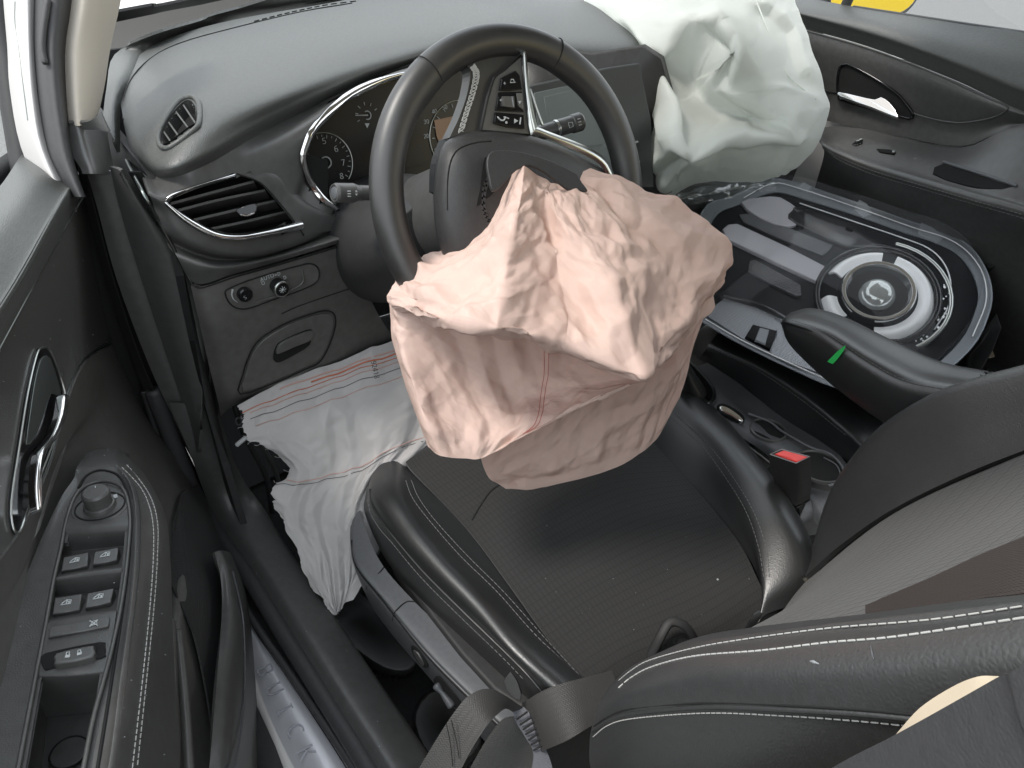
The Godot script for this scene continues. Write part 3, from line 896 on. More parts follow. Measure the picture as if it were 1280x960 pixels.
# ---------- dashboard ----------
func dashboard() -> void:
	var d := thing("dashboard", "dark moulded dashboard with round dials, air vents and light switches", "dashboard", V(-0.4, 0.7, -0.4))
	var pad := [[V(-0.6896,1.045,-0.5492),V(-0.6523,1.065,-0.6141),V(-0.5872,1.085,-0.66),V(-0.4573,1.095,-0.7222),V(-0.2325,1.1,-0.7975),V(-0.08,1.105,-0.86),V(0.1,1.1,-0.86),V(0.66,1.04,-0.7)],[V(-0.7086,1.05,-0.4372),V(-0.6777,1.07,-0.4467),V(-0.6187,1.092,-0.4225),V(-0.5013,1.1,-0.4538),V(-0.3157,1.107,-0.4951),V(-0.0273,1.11,-0.5588),V(0.16,1.11,-0.62),V(0.66,1.05,-0.52)],[V(-0.7167,1.035,-0.3999),V(-0.7046,1.055,-0.3284),V(-0.6577,1.08,-0.2655),V(-0.5531,1.09,-0.2909),V(-0.344,1.1,-0.3869),V(-0.1227,1.105,-0.4298),V(0.0637,1.09,-0.4029),V(0.66,1.04,-0.42)],[V(-0.7217,1.02,-0.3644),V(-0.7195,1.04,-0.2362),V(-0.6738,1.055,-0.2125),V(-0.556,1.07,-0.2768),V(-0.3431,1.09,-0.3646),V(-0.1415,1.09,-0.4126),V(0.0467,1.065,-0.3568),V(0.66,1.01,-0.37)],[V(-0.7176,1.005,-0.367),V(-0.7136,1.02,-0.2474),V(-0.6665,1.035,-0.2242),V(-0.5448,1.05,-0.2932),V(-0.3251,1.075,-0.3847),V(-0.1317,1.075,-0.4218),V(0.0564,1.05,-0.3614),V(0.66,0.98,-0.36)]]
	var hole_o := [V(-0.7007,1.0596,-0.2812),V(-0.6814,1.0726,-0.3047),V(-0.6592,1.0831,-0.3251),V(-0.6449,1.0873,-0.3209),V(-0.6453,1.0859,-0.2917),V(-0.6602,1.0775,-0.2477),V(-0.6725,1.0715,-0.2381),V(-0.6993,1.0579,-0.237),V(-0.7066,1.0544,-0.2528)]
	var hole_i := [V(-0.6985,1.0623,-0.273),V(-0.6807,1.0741,-0.2947),V(-0.6599,1.0838,-0.3106),V(-0.6513,1.0864,-0.3079),V(-0.6521,1.0852,-0.2865),V(-0.6628,1.0783,-0.2492),V(-0.6738,1.0739,-0.2466),V(-0.6971,1.0616,-0.2451),V(-0.7029,1.0583,-0.2528)]
	var hp := PackedVector2Array()
	for p in dense(hole_i, 3, true):
		hp.append(Vector2(p.x, p.z))
	part("top_pad", sheet(loft(pad, 26, 12), 0.003, false, func(p): return inside(hp, Vector2(p.x, p.z))), M.dash_pad, d, "grained grey top of the dashboard lit through the windscreen")
	# side window vent
	var sv := part("side_vent", tube(hole_o, 0.0032, 8, true, 3), M.dash_pad, d, "small five bar demister vent let into the dashboard top")
	part("frame", body([hole_i, hole_i, [V(-0.6894,1.0515,-0.2703),V(-0.6747,1.0614,-0.2896),V(-0.6569,1.0698,-0.3042),V(-0.6507,1.0718,-0.3026),V(-0.6519,1.0705,-0.283),V(-0.6604,1.0651,-0.2551),V(-0.6678,1.0624,-0.2541),V(-0.688,1.0512,-0.2505),V(-0.6923,1.0488,-0.2552)]], 3, 2, false), M.seam, sv)
	part("duct", slab([V(-0.6925,1.0506,-0.2715),V(-0.6746,1.0627,-0.2983),V(-0.654,1.0722,-0.3153),V(-0.6459,1.0745,-0.3121),V(-0.6471,1.073,-0.2879),V(-0.6592,1.0652,-0.2484),V(-0.6701,1.0606,-0.244),V(-0.6916,1.0493,-0.2425),V(-0.6974,1.0463,-0.2532)], V(-0.0044,0.009,0.0003), 0.002, 0.0004, 3), M.void, sv)
	for e in [[V(-0.6941,1.0644,-0.2814),V(-0.6957,1.0608,-0.2415)], [V(-0.6839,1.0711,-0.2935),V(-0.686,1.0654,-0.2369)], [V(-0.6721,1.0775,-0.3037),V(-0.6742,1.0717,-0.2418)], [V(-0.6588,1.0831,-0.3094),V(-0.663,1.0768,-0.248)]]:
		var deep: Vector3 = V(0.0022,-0.0045,-0.0001)
		part("slat", strap([e[0], e[0].lerp(e[1], 0.5), e[1]], [e[0] + deep, e[0].lerp(e[1], 0.5) + deep, e[1] + deep], 0.0018, 3, 2), M.dash_pad, sv)
	part("pad_joint", tube([V(-0.7136,1.0439,-0.4134),V(-0.6866,1.0591,-0.4986),V(-0.6437,1.0754,-0.5625),V(-0.5811,1.0895,-0.6055),V(-0.4652,1.0969,-0.6594),V(-0.3242,1.0997,-0.7319),V(-0.2166,1.1024,-0.7612)], 0.0011, 6), M.seam, d)
	part("pad_joint", stitches([V(-0.4319,1.0981,-0.6847),V(-0.3832,1.0989,-0.7135),V(-0.3268,1.0997,-0.7438),V(-0.2601,1.1007,-0.7724),V(-0.193,1.1035,-0.7758)], 0.012, 0.008, 0.0009, 5), M.seam, d)
	# face with the air vent and the dial opening cut out
	var face := [[V(-0.7176,1.005,-0.367),V(-0.7136,1.02,-0.2474),V(-0.6665,1.035,-0.2242),V(-0.5448,1.05,-0.2932),V(-0.3251,1.075,-0.3847),V(-0.1317,1.075,-0.4218)],[V(-0.7399,1.0248,-0.207),V(-0.7196,1.0165,-0.198),V(-0.6549,1.0167,-0.22),V(-0.5636,1.0369,-0.25),V(-0.3876,1.0789,-0.31),V(-0.2051,1.0787,-0.33)],[V(-0.7376,1.0033,-0.207),V(-0.7175,0.9959,-0.195),V(-0.6511,0.9828,-0.205),V(-0.5596,0.9814,-0.24),V(-0.4699,0.9971,-0.3),V(-0.2231,0.9498,-0.33)],[V(-0.7365,0.9772,-0.205),V(-0.7135,0.96,-0.192),V(-0.6764,0.9415,-0.188),V(-0.6217,0.9279,-0.195),V(-0.5448,0.921,-0.228),V(-0.4444,0.9102,-0.29)],[V(-0.7308,0.9567,-0.215),V(-0.7056,0.9363,-0.212),V(-0.6705,0.9181,-0.212),V(-0.6142,0.9079,-0.217),V(-0.5427,0.904,-0.24),V(-0.4651,0.8995,-0.27)],[V(-0.7256,0.9387,-0.2),V(-0.7038,0.9302,-0.19),V(-0.676,0.9211,-0.185),V(-0.619,0.916,-0.19),V(-0.5545,0.9126,-0.205),V(-0.4944,0.9095,-0.22)],[V(-0.7176,0.9043,-0.205),V(-0.7036,0.8987,-0.197),V(-0.6676,0.9035,-0.195),V(-0.6143,0.9046,-0.198),V(-0.5565,0.905,-0.205),V(-0.4954,0.9005,-0.222)]]
	var vent_hole := xy(dense([V(-0.7266,1.0111,-0.1926),V(-0.7156,0.9964,-0.195),V(-0.7011,0.9803,-0.1928),V(-0.6803,0.9632,-0.1911),V(-0.6518,0.9525,-0.1942),V(-0.6161,0.9466,-0.2028),V(-0.5615,0.9378,-0.2267),V(-0.5722,0.9668,-0.2295),V(-0.5857,0.9954,-0.2318),V(-0.6099,1.0129,-0.2294),V(-0.6371,1.0162,-0.2243),V(-0.6866,1.0161,-0.2096),V(-0.7179,1.0162,-0.1981)], 3, true))
	var dial_hole := xy(dense([V(-0.2126,1.0707,-0.3271),V(-0.2707,1.0813,-0.3258),V(-0.3536,1.0816,-0.3165),V(-0.4256,1.0739,-0.3034),V(-0.4826,1.0579,-0.28),V(-0.5155,1.0411,-0.2655),V(-0.5293,1.0183,-0.26),V(-0.5236,0.9867,-0.2713),V(-0.5177,0.962,-0.2646),V(-0.5039,0.9409,-0.258),V(-0.4489,0.9187,-0.2794),V(-0.3606,0.9197,-0.3065),V(-0.2576,0.9357,-0.3242),V(-0.2154,0.9877,-0.3289)], 3, true))
	part("face_panel", sheet(loft(face, 12, 5), 0.003, false, func(p): return inside(vent_hole, Vector2(p.x, p.y)) or inside(dial_hole, Vector2(p.x, p.y))), M.trim, d, "dark dashboard face round the air vent and the dials")
	# air vent
	var av := part("air_vent", sheet(loft([[V(-0.7171,0.9978,-0.262),V(-0.6568,1.0124,-0.262),V(-0.5628,1.0229,-0.262),V(-0.4985,1.002,-0.262)], [V(-0.7189,0.962,-0.262),V(-0.6627,0.9224,-0.262),V(-0.5897,0.9058,-0.262),V(-0.5086,0.8997,-0.262)]], 4, 3), 0.002), M.void, d, "driver's side air vent with four black blades and a chrome edge")
	for e in [[[V(-0.7192,1.0031,-0.203),V(-0.6722,1.0037,-0.212),V(-0.612,1.0024,-0.228)], [V(-0.7086,0.9816,-0.24),V(-0.6616,0.9829,-0.245),V(-0.6009,0.9829,-0.255)]], [[V(-0.7154,0.9946,-0.2),V(-0.6615,0.9936,-0.212),V(-0.599,0.9878,-0.23)], [V(-0.7015,0.9698,-0.24),V(-0.6477,0.9707,-0.245),V(-0.5871,0.9672,-0.255)]],
			[[V(-0.7047,0.9794,-0.2),V(-0.6497,0.9768,-0.212),V(-0.5879,0.9711,-0.232)], [V(-0.6908,0.9549,-0.24),V(-0.6361,0.9543,-0.245),V(-0.5761,0.9517,-0.255)]], [[V(-0.683,0.9645,-0.2),V(-0.6297,0.9592,-0.214),V(-0.5718,0.9525,-0.235)], [V(-0.6667,0.9399,-0.24),V(-0.6157,0.9367,-0.245),V(-0.5617,0.9339,-0.255)]]]:
		part("blade", strap(e[0], e[1], 0.003, 4, 3), M.trim, av)
	part("adjuster_tab", slab([V(-0.6466,0.9847,-0.2),V(-0.6234,0.9873,-0.2),V(-0.6228,0.9779,-0.2),V(-0.6283,0.9748,-0.2),V(-0.6404,0.9741,-0.2),V(-0.6457,0.9783,-0.2)], V(-0.3, 0.45, 0.9), 0.012, 0.0012, 2), M.gloss_black, av)
	part("adjuster_tab", tube([V(-0.6434,0.9774,-0.1985),V(-0.6359,0.9748,-0.1985),V(-0.6267,0.9761,-0.1985)], 0.0011, 6), M.chrome, av)
	part("chrome_edge", sheet(loft([[V(-0.7291,1.0127,-0.195),V(-0.7268,1.0066,-0.192),V(-0.7122,0.9867,-0.185),V(-0.6864,0.9648,-0.18),V(-0.655,0.9528,-0.182),V(-0.6198,0.947,-0.19),V(-0.5594,0.9331,-0.217)], [V(-0.727,1.013,-0.193),V(-0.7231,1.007,-0.189),V(-0.7076,0.9868,-0.182),V(-0.6841,0.9676,-0.177),V(-0.6554,0.9572,-0.179),V(-0.6203,0.9515,-0.187),V(-0.5603,0.9405,-0.213)], [V(-0.7236,1.0097,-0.195),V(-0.7178,1.0029,-0.192),V(-0.7011,0.9859,-0.186),V(-0.6794,0.9687,-0.182),V(-0.6533,0.959,-0.184),V(-0.6181,0.9534,-0.192),V(-0.5615,0.9437,-0.217)], [V(-0.7216,1.0058,-0.202),V(-0.7155,0.9985,-0.2),V(-0.6981,0.9829,-0.195),V(-0.6757,0.966,-0.192),V(-0.6503,0.9565,-0.194),V(-0.6147,0.9509,-0.202),V(-0.5587,0.9416,-0.227)]], 5, 2), 0.001), M.chrome, av)
	part("chrome_edge", sheet(loft([[V(-0.7293,1.0118,-0.195),V(-0.7175,1.018,-0.198),V(-0.6875,1.0214,-0.203),V(-0.6351,1.0193,-0.223)], [V(-0.7272,1.0108,-0.194),V(-0.7168,1.017,-0.195),V(-0.6877,1.0205,-0.2),V(-0.636,1.0181,-0.221)], [V(-0.7232,1.0076,-0.198),V(-0.7136,1.0114,-0.201),V(-0.6857,1.0148,-0.207),V(-0.6344,1.0135,-0.225)]], 5, 2), 0.001), M.chrome, av)
	part("vent_end_panel", sheet(loft([[V(-0.6323,1.0178,-0.226),V(-0.6029,1.0167,-0.236),V(-0.5684,1.0169,-0.247)], [V(-0.6056,1.0019,-0.226),V(-0.5807,1.0047,-0.236),V(-0.5552,0.9838,-0.25)], [V(-0.5857,0.9728,-0.226),V(-0.5594,0.9723,-0.238),V(-0.5301,0.9456,-0.256)], [V(-0.5712,0.9472,-0.222),V(-0.533,0.9378,-0.238),V(-0.4858,0.9175,-0.26)], [V(-0.5587,0.9218,-0.222),V(-0.5259,0.9137,-0.236),V(-0.4858,0.9,-0.258)]], 5, 4), 0.003), M.trim, av)
	part("vent_end_panel", tube([V(-0.633,1.0188,-0.2235),V(-0.6064,1.0029,-0.2235),V(-0.5865,0.9739,-0.2235),V(-0.572,0.9483,-0.2195),V(-0.5596,0.923,-0.2195)], 0.0009, 6), M.seam, av)
	# lower panel
	var low := [[V(-0.7164,0.8975,-0.207),V(-0.7032,0.8936,-0.198),V(-0.667,0.8985,-0.196),V(-0.6136,0.8994,-0.199),V(-0.5555,0.8996,-0.206),V(-0.4934,0.8952,-0.222)],[V(-0.7148,0.8326,-0.213),V(-0.7018,0.8399,-0.198),V(-0.6665,0.8418,-0.197),V(-0.6163,0.8451,-0.2),V(-0.5563,0.8461,-0.207),V(-0.4767,0.8348,-0.23)],[V(-0.7124,0.7614,-0.222),V(-0.6949,0.7726,-0.21),V(-0.6618,0.7781,-0.208),V(-0.6091,0.7783,-0.212),V(-0.5457,0.7768,-0.22),V(-0.4503,0.7633,-0.245)],[V(-0.7085,0.6975,-0.235),V(-0.6967,0.7054,-0.222),V(-0.6626,0.7077,-0.22),V(-0.6015,0.7124,-0.222),V(-0.5284,0.7125,-0.23),V(-0.4204,0.702,-0.255)],[V(-0.7035,0.6491,-0.262),V(-0.6888,0.672,-0.245),V(-0.6538,0.679,-0.24),V(-0.5941,0.683,-0.24),V(-0.5166,0.6823,-0.25),V(-0.4068,0.6746,-0.272)]]
	var lp := part("lower_panel", sheet(loft(low, 6, 6), 0.004), M.trim_warm, d, "lower dashboard panel with light switches and a small drawer")
	part("panel_joint", tube([V(-0.7124,0.8948,-0.203),V(-0.7032,0.8937,-0.1978),V(-0.667,0.8986,-0.1958),V(-0.6137,0.8995,-0.1988),V(-0.5556,0.8997,-0.2058),V(-0.4975,0.8954,-0.2207)], 0.0012, 6), M.seam, d)
	part("panel_joint", tube([V(-0.6097,0.8254,-0.2032),V(-0.5858,0.829,-0.2048),V(-0.5506,0.8289,-0.2103),V(-0.5093,0.8251,-0.2215),V(-0.4771,0.8212,-0.231)], 0.0008, 6), M.seam, d)
	var swp := [V(-0.6803,0.8805,-0.194),V(-0.6743,0.8857,-0.1941),V(-0.6485,0.8899,-0.1949),V(-0.6101,0.8914,-0.1976),V(-0.5757,0.8907,-0.201),V(-0.5614,0.8886,-0.2032),V(-0.5512,0.8792,-0.2051),V(-0.5502,0.8654,-0.2055),V(-0.5588,0.8573,-0.2039),V(-0.5862,0.8541,-0.2001),V(-0.621,0.8529,-0.1971),V(-0.6523,0.8508,-0.1951),V(-0.6669,0.8543,-0.1944),V(-0.6768,0.8645,-0.1939)]
	var swn: Vector3 = V(0.0834,0.0062,0.9965)
	var sp := part("switch_plate", slab(swp, swn, 0.004, 0.0015, 3), M.trim_warm, d, "oval light switch plate with two round knobs")
	part("plate_gap", tube(swp, 0.0010, 6, true, 3), M.seam, sp)
	part("plate_ridge", tube([V(-0.6449,0.8571,-0.1948),V(-0.6148,0.8572,-0.197),V(-0.5853,0.8614,-0.1994),V(-0.575,0.8679,-0.2005),V(-0.5752,0.8847,-0.2006)], 0.0012, 6), M.trim_warm, sp)
	var kc: Vector3 = V(-0.6117,0.872,-0.1971)
	part("light_knob", turned([Vector2(0.0105, -0.002), Vector2(0.0105, 0.012), Vector2(0.0098, 0.0135), Vector2(0.0085, 0.0145), Vector2(0.0001, 0.0145)], kc, swn, 32), M.gloss_black, sp)
	part("knob_ring", lathe([Vector2(0.0106, 0.011), Vector2(0.0115, 0.0125), Vector2(0.0106, 0.0145), Vector2(0.0092, 0.0142)], kc, swn, 32), M.satin, sp)
	var kx: Vector3 = swn.cross(V(0, 1, 0)).normalized() * -1.0
	var ky := swn.cross(kx).normalized()
	if ky.y < 0:
		ky = -ky
	var sunb := []
	for k in 8:
		var a := TAU * k / 8
		var dir := kx * cos(a) + ky * sin(a)
		sunb.append(tube([kc + swn.normalized() * 0.0148 + dir * 0.0026, kc + swn.normalized() * 0.0148 + dir * 0.0045], 0.0005, 5, false, 1))
	sunb.append(lathe([Vector2(0.0018, 0.0146), Vector2(0.0016, 0.0152), Vector2(0.0001, 0.0152)], kc, swn, 12))
	part("sun_symbol", merged(sunb), M.white_print, sp)
	part("switch_lettering", letters("AUTO", V(-0.624,0.8875,-0.196), V(0.0135,0.0012,-0.0012), swn, 0.0055, 0.0004), M.white_print, sp)
	part("switch_lettering", letters("O", V(-0.6304,0.8812,-0.1955), V(0.0135,0.0012,-0.0012), swn, 0.005, 0.0004), M.white_print, sp)
	part("switch_lettering", letters("=D", V(-0.6095,0.8878,-0.1972), V(0.0135,0.0012,-0.0012), swn, 0.005, 0.0004), M.white_print, sp)
	part("switch_lettering", letters("D", V(-0.6003,0.8804,-0.1979), V(0.0135,0.0012,-0.0012), swn, 0.005, 0.0004), M.white_print, sp)
	var dc: Vector3 = V(-0.6575,0.874,-0.1942)
	part("dimmer_knob", turned([Vector2(0.0095, -0.002), Vector2(0.0095, 0.006), Vector2(0.008, 0.0075), Vector2(0.0001, 0.0075)], dc, swn, 28), M.gloss_black, sp)
	part("dimmer_mark", letters("S", dc - kx * 0.002 - ky * 0.002 + swn.normalized() * 0.0078, kx + ky * 0.4, swn, 0.005, 0.0003), M.grey_print, sp)
	part("dimmer_arc", tube([V(-0.6705,0.8835,-0.1937),V(-0.6726,0.8772,-0.1936),V(-0.6717,0.87,-0.1936),V(-0.6675,0.8641,-0.1937)], [0.0014, 0.0003], 6), M.white_print, sp)
	# drawer
	var dr := part("drawer", slab([V(-0.6763,0.7117,-0.2161),V(-0.6702,0.7405,-0.2108),V(-0.6607,0.7658,-0.2074),V(-0.6473,0.7863,-0.2048),V(-0.6278,0.7971,-0.2044),V(-0.6013,0.8036,-0.2057),V(-0.5705,0.8044,-0.2087),V(-0.547,0.8019,-0.2132),V(-0.5336,0.7931,-0.2176),V(-0.5299,0.7784,-0.2206),V(-0.5352,0.7593,-0.2213),V(-0.5481,0.7357,-0.2207),V(-0.561,0.7212,-0.221),V(-0.582,0.7177,-0.2198),V(-0.6263,0.7119,-0.2178)], swn, 0.004, 0.0016, 2), M.trim_warm, d, "small coin drawer with a recessed pull")
	part("drawer_gap", tube([V(-0.6801,0.707,-0.2187),V(-0.6735,0.742,-0.2118),V(-0.6626,0.7696,-0.2081),V(-0.6493,0.7902,-0.2053),V(-0.63,0.801,-0.2048),V(-0.6012,0.808,-0.2062),V(-0.5705,0.8089,-0.2092),V(-0.5458,0.8057,-0.2142),V(-0.5297,0.7943,-0.2197),V(-0.526,0.7767,-0.2231),V(-0.5315,0.7562,-0.2236),V(-0.5444,0.7326,-0.223),V(-0.5585,0.7153,-0.2239),V(-0.5809,0.7124,-0.2225),V(-0.6264,0.7068,-0.2208)], 0.0011, 6, true, 3), M.seam, dr)
	part("drawer_pull", slab([V(-0.6275,0.7582,-0.21),V(-0.6223,0.7748,-0.2082),V(-0.6122,0.7806,-0.2082),V(-0.5877,0.7838,-0.21),V(-0.5701,0.7826,-0.2121),V(-0.5652,0.7763,-0.2138),V(-0.5687,0.7633,-0.2148),V(-0.5745,0.7541,-0.2151),V(-0.5978,0.7475,-0.2137),V(-0.6179,0.744,-0.2124),V(-0.626,0.7474,-0.2114)], swn, 0.003, 0.0008, 3), M.void, dr)
	part("drawer_pull", slab([V(-0.6224,0.7702,-0.2056),V(-0.6156,0.7788,-0.205),V(-0.5899,0.7828,-0.2067),V(-0.5698,0.782,-0.209),V(-0.566,0.7764,-0.2104),V(-0.5707,0.7654,-0.2111),V(-0.5961,0.7639,-0.2088),V(-0.622,0.7614,-0.2068)], swn, 0.003, 0.0012, 3), M.trim_warm, dr)
	# end of the dash beside the door
	part("end_cap", sheet(loft([[V(-0.7632,1.0341,-0.272),V(-0.7642,0.9811,-0.272),V(-0.7616,0.9025,-0.272),V(-0.7559,0.7997,-0.272),V(-0.7507,0.7103,-0.272),V(-0.7471,0.6364,-0.272),V(-0.7465,0.5899,-0.272)], [V(-0.7602,1.0393,-0.245),V(-0.7535,0.9928,-0.245),V(-0.7445,0.9155,-0.245),V(-0.738,0.8329,-0.245),V(-0.7348,0.7426,-0.245),V(-0.7378,0.6799,-0.245),V(-0.7469,0.6188,-0.245)], [V(-0.7565,1.0362,-0.238),V(-0.7443,0.9935,-0.238),V(-0.7264,0.9433,-0.238),V(-0.7115,0.8854,-0.238),V(-0.7081,0.8275,-0.238),V(-0.7153,0.7597,-0.238),V(-0.7325,0.6838,-0.238)], [V(-0.7483,1.0213,-0.262),V(-0.7346,0.9767,-0.262),V(-0.7168,0.9248,-0.262),V(-0.7022,0.8649,-0.262),V(-0.6983,0.806,-0.262),V(-0.7051,0.7383,-0.262),V(-0.7219,0.6639,-0.262)]], 4, 4), 0.004), M.trim, d, "curved dark end panel of the dashboard at the door side")
	part("edge_trim", tube([V(-0.7257,1,-0.3875),V(-0.7469,1.0268,-0.205),V(-0.7364,0.9862,-0.205),V(-0.7243,0.9384,-0.205),V(-0.7149,0.898,-0.205)], 0.0022, 6), M.dark_satin, d)
	part("end_gap", sheet(loft([[V(-0.7456,1.025,-0.27),V(-0.731,0.9751,-0.27),V(-0.7102,0.9166,-0.27),V(-0.6975,0.8551,-0.27),V(-0.6938,0.781,-0.27),V(-0.7031,0.7164,-0.27),V(-0.7217,0.6512,-0.27)], [V(-0.7334,1.0262,-0.26),V(-0.7184,0.9762,-0.26),V(-0.7026,0.919,-0.26),V(-0.6935,0.8587,-0.26),V(-0.6896,0.785,-0.26),V(-0.6944,0.7191,-0.26),V(-0.7083,0.6523,-0.26)]], 4, 2), 0.002), M.void, d)
	for k in [[V(-0.7092,0.8794,-0.25),V(-0.7074,0.8672,-0.25)], [V(-0.7066,0.8551,-0.25),V(-0.7056,0.844,-0.25)]]:
		part("clip", tube(k, 0.004, 6, false, 1), M.grey_print, d)
	dials(d)
	# centre screen
	var cs := part("centre_screen", slab([V(-0.1715,1.0493,-0.2984),V(-0.0841,1.0588,-0.2901),V(0.0082,1.0689,-0.2815),V(0.0722,1.072,-0.2743),V(0.0909,0.9822,-0.2455),V(0.0887,0.8716,-0.2131),V(-0.1029,0.8961,-0.2446),V(-0.1713,0.9473,-0.2683)], V(-0.12, 0.28, 0.95), 0.03, 0.004, 1), M.screen_frame, d, "grey touch screen seen through the steering wheel")
	part("display", slab([V(-0.1338,1.0422,-0.2899),V(-0.0866,1.0467,-0.2853),V(-0.0165,1.051,-0.2777),V(0.0158,0.9894,-0.2555),V(0.0211,0.8977,-0.2278),V(-0.1021,0.9128,-0.2478),V(-0.1331,0.9555,-0.2643)], V(-0.12, 0.28, 0.95), 0.002, 0.0006, 1), M.screen, cs)
	part("display", slab([V(-0.118,1.0355,-0.285),V(-0.0656,1.0407,-0.2799),V(-0.0269,1.0152,-0.2675),V(-0.0169,0.9557,-0.2487),V(-0.1131,0.9536,-0.2603)], V(-0.12, 0.28, 0.95), 0.0012, 0.0004, 1), M.screen, cs)
	part("screen_trim", tube([V(0.0415,0.9496,-0.24),V(0.0566,0.9518,-0.2387)], 0.002, 6, false, 1), M.satin, cs)
	part("screen_trim", tube([V(0.0425,0.92,-0.2311),V(0.0576,0.9196,-0.2291)], 0.002, 6, false, 1), M.satin, cs)
	part("centre_stack", body([[V(-0.1522,1.0906,-0.3291),V(-0.0051,1.0867,-0.3094),V(0.1402,1.0736,-0.2872),V(0.1451,0.851,-0.2209),V(-0.0911,0.8688,-0.256),V(-0.1907,0.9193,-0.2835)], [V(-0.036,1.0477,-0.4908),V(0.1339,1.0432,-0.468),V(0.3019,1.0281,-0.4423),V(0.3075,0.7708,-0.3658),V(0.0345,0.7914,-0.4064),V(-0.0805,0.8497,-0.4381)]], 3, 2), M.trim, d)
	part("passenger_fascia", sheet(loft([[V(0.10, 1.03, -0.37), V(0.35, 1.0, -0.36), V(0.66, 0.97, -0.355)], [V(0.10, 0.90, -0.34), V(0.35, 0.88, -0.32), V(0.68, 0.86, -0.33)], [V(0.10, 0.72, -0.36), V(0.35, 0.70, -0.33), V(0.68, 0.70, -0.35)], [V(0.10, 0.60, -0.5), V(0.35, 0.60, -0.5), V(0.68, 0.60, -0.5)]], 4, 4), 0.004), M.trim, d)

func dials(d: Node3D) -> void:
	var n := V(0, 0.3, 0.954).normalized()
	var cl := part("instrument_cluster", slab([V(-0.1604,1.0825,-0.3724),V(-0.3262,1.0812,-0.372),V(-0.4073,1.0678,-0.3678),V(-0.4623,1.0446,-0.3605),V(-0.4985,1.0148,-0.3511),V(-0.5175,0.9862,-0.3421),V(-0.5183,0.9545,-0.3321),V(-0.5066,0.9232,-0.3223),V(-0.4865,0.8928,-0.3127),V(-0.3445,0.8613,-0.3028),V(-0.209,0.8508,-0.2995)], n, 0.004, 0.001, 2), M.dial, d, "black instrument cluster with rev counter and fuel dial")
	part("chrome_bezel", sheet(loft([[V(-0.2681,1.0853,-0.3287),V(-0.3503,1.0861,-0.3215),V(-0.4168,1.0755,-0.3232),V(-0.482,1.0633,-0.2848),V(-0.519,1.0465,-0.2634),V(-0.5339,1.0296,-0.2551),V(-0.54,1.0168,-0.2519),V(-0.5372,0.9955,-0.2536),V(-0.5271,0.9697,-0.2616),V(-0.516,0.9495,-0.2549),V(-0.4977,0.9315,-0.2543)], [V(-0.2691,1.0875,-0.3245),V(-0.3514,1.0887,-0.3175),V(-0.4245,1.0807,-0.3098),V(-0.4825,1.0653,-0.2798),V(-0.5153,1.0445,-0.2597),V(-0.529,1.0282,-0.253),V(-0.5351,1.0159,-0.2498),V(-0.5302,0.9943,-0.2544),V(-0.5208,0.9712,-0.2608),V(-0.511,0.9527,-0.2541),V(-0.4945,0.935,-0.2524)], [V(-0.2704,1.0847,-0.3236),V(-0.3531,1.0855,-0.3154),V(-0.4259,1.0776,-0.302),V(-0.4791,1.0572,-0.2767),V(-0.5114,1.0391,-0.263),V(-0.5239,1.0245,-0.2579),V(-0.5305,1.0138,-0.255),V(-0.524,0.9905,-0.2652),V(-0.5175,0.9708,-0.2647),V(-0.5069,0.9527,-0.2585),V(-0.4918,0.9352,-0.256)], [V(-0.2718,1.0795,-0.3262),V(-0.3542,1.0801,-0.3179),V(-0.427,1.0707,-0.301),V(-0.4785,1.0548,-0.2829),V(-0.5098,1.0374,-0.2708),V(-0.5223,1.0235,-0.2662),V(-0.5294,1.0125,-0.2631),V(-0.5224,0.99,-0.275),V(-0.5154,0.9679,-0.2715),V(-0.5061,0.9501,-0.2647),V(-0.4905,0.9337,-0.2629)]], 4, 2), 0.001), M.chrome, cl)
	part("hood_wall", sheet(loft([[V(-0.2708,1.0805,-0.3263),V(-0.3537,1.0807,-0.3169),V(-0.4263,1.0723,-0.3023),V(-0.4794,1.0555,-0.2816),V(-0.512,1.039,-0.2682),V(-0.5248,1.0244,-0.2631),V(-0.5317,1.0136,-0.2602),V(-0.5255,0.9907,-0.2708),V(-0.5167,0.9679,-0.2696),V(-0.5074,0.9501,-0.2629),V(-0.4919,0.9337,-0.2611),V(-0.4199,0.916,-0.2932),V(-0.3061,0.9258,-0.3167)], [V(-0.2432,1.0783,-0.3711),V(-0.3249,1.0747,-0.3699),V(-0.3954,1.0645,-0.3667),V(-0.4581,1.0421,-0.3597),V(-0.4926,1.0193,-0.3525),V(-0.5091,1.0007,-0.3467),V(-0.5175,0.9862,-0.3421),V(-0.5157,0.9648,-0.3354),V(-0.5077,0.9387,-0.3272),V(-0.4939,0.9143,-0.3195),V(-0.4733,0.8949,-0.3134),V(-0.4104,0.8808,-0.309),V(-0.2832,0.8719,-0.3062)]], 4, 3), 0.001), M.gloss_black, cl)
	# rev counter
	var c: Vector3 = V(-0.4721,0.9714,-0.3359)
	var ex := V(1, 0, 0)
	var ey := n.cross(ex).normalized()
	var rim := []
	for k in 25:
		var a := lerpf(1.75, -0.75, k / 24.0)
		rim.append(c + (ex * cos(a) + ey * sin(a)) * 0.0415)
	part("dial_ring", tube(rim, 0.0008, 6, false, 2), M.satin, cl)
	var marks := []
	for k in 13:
		var a := lerpf(1.7, -0.7, k / 12.0)
		var dir := ex * cos(a) + ey * sin(a)
		marks.append(tube([c + dir * (0.034 if k % 2 == 0 else 0.036), c + dir * 0.0385], 0.0005, 5, false, 1))
	part("dial_marks", merged(marks), M.white_print, cl)
	part("numeral", letters("5", V(-0.4678,0.9997,-0.3448), ex, n, 0.0085, 0.0004), M.white_print, cl)
	part("numeral", letters("6", V(-0.4522,0.9869,-0.3407), ex, n, 0.0085, 0.0004), M.white_print, cl)
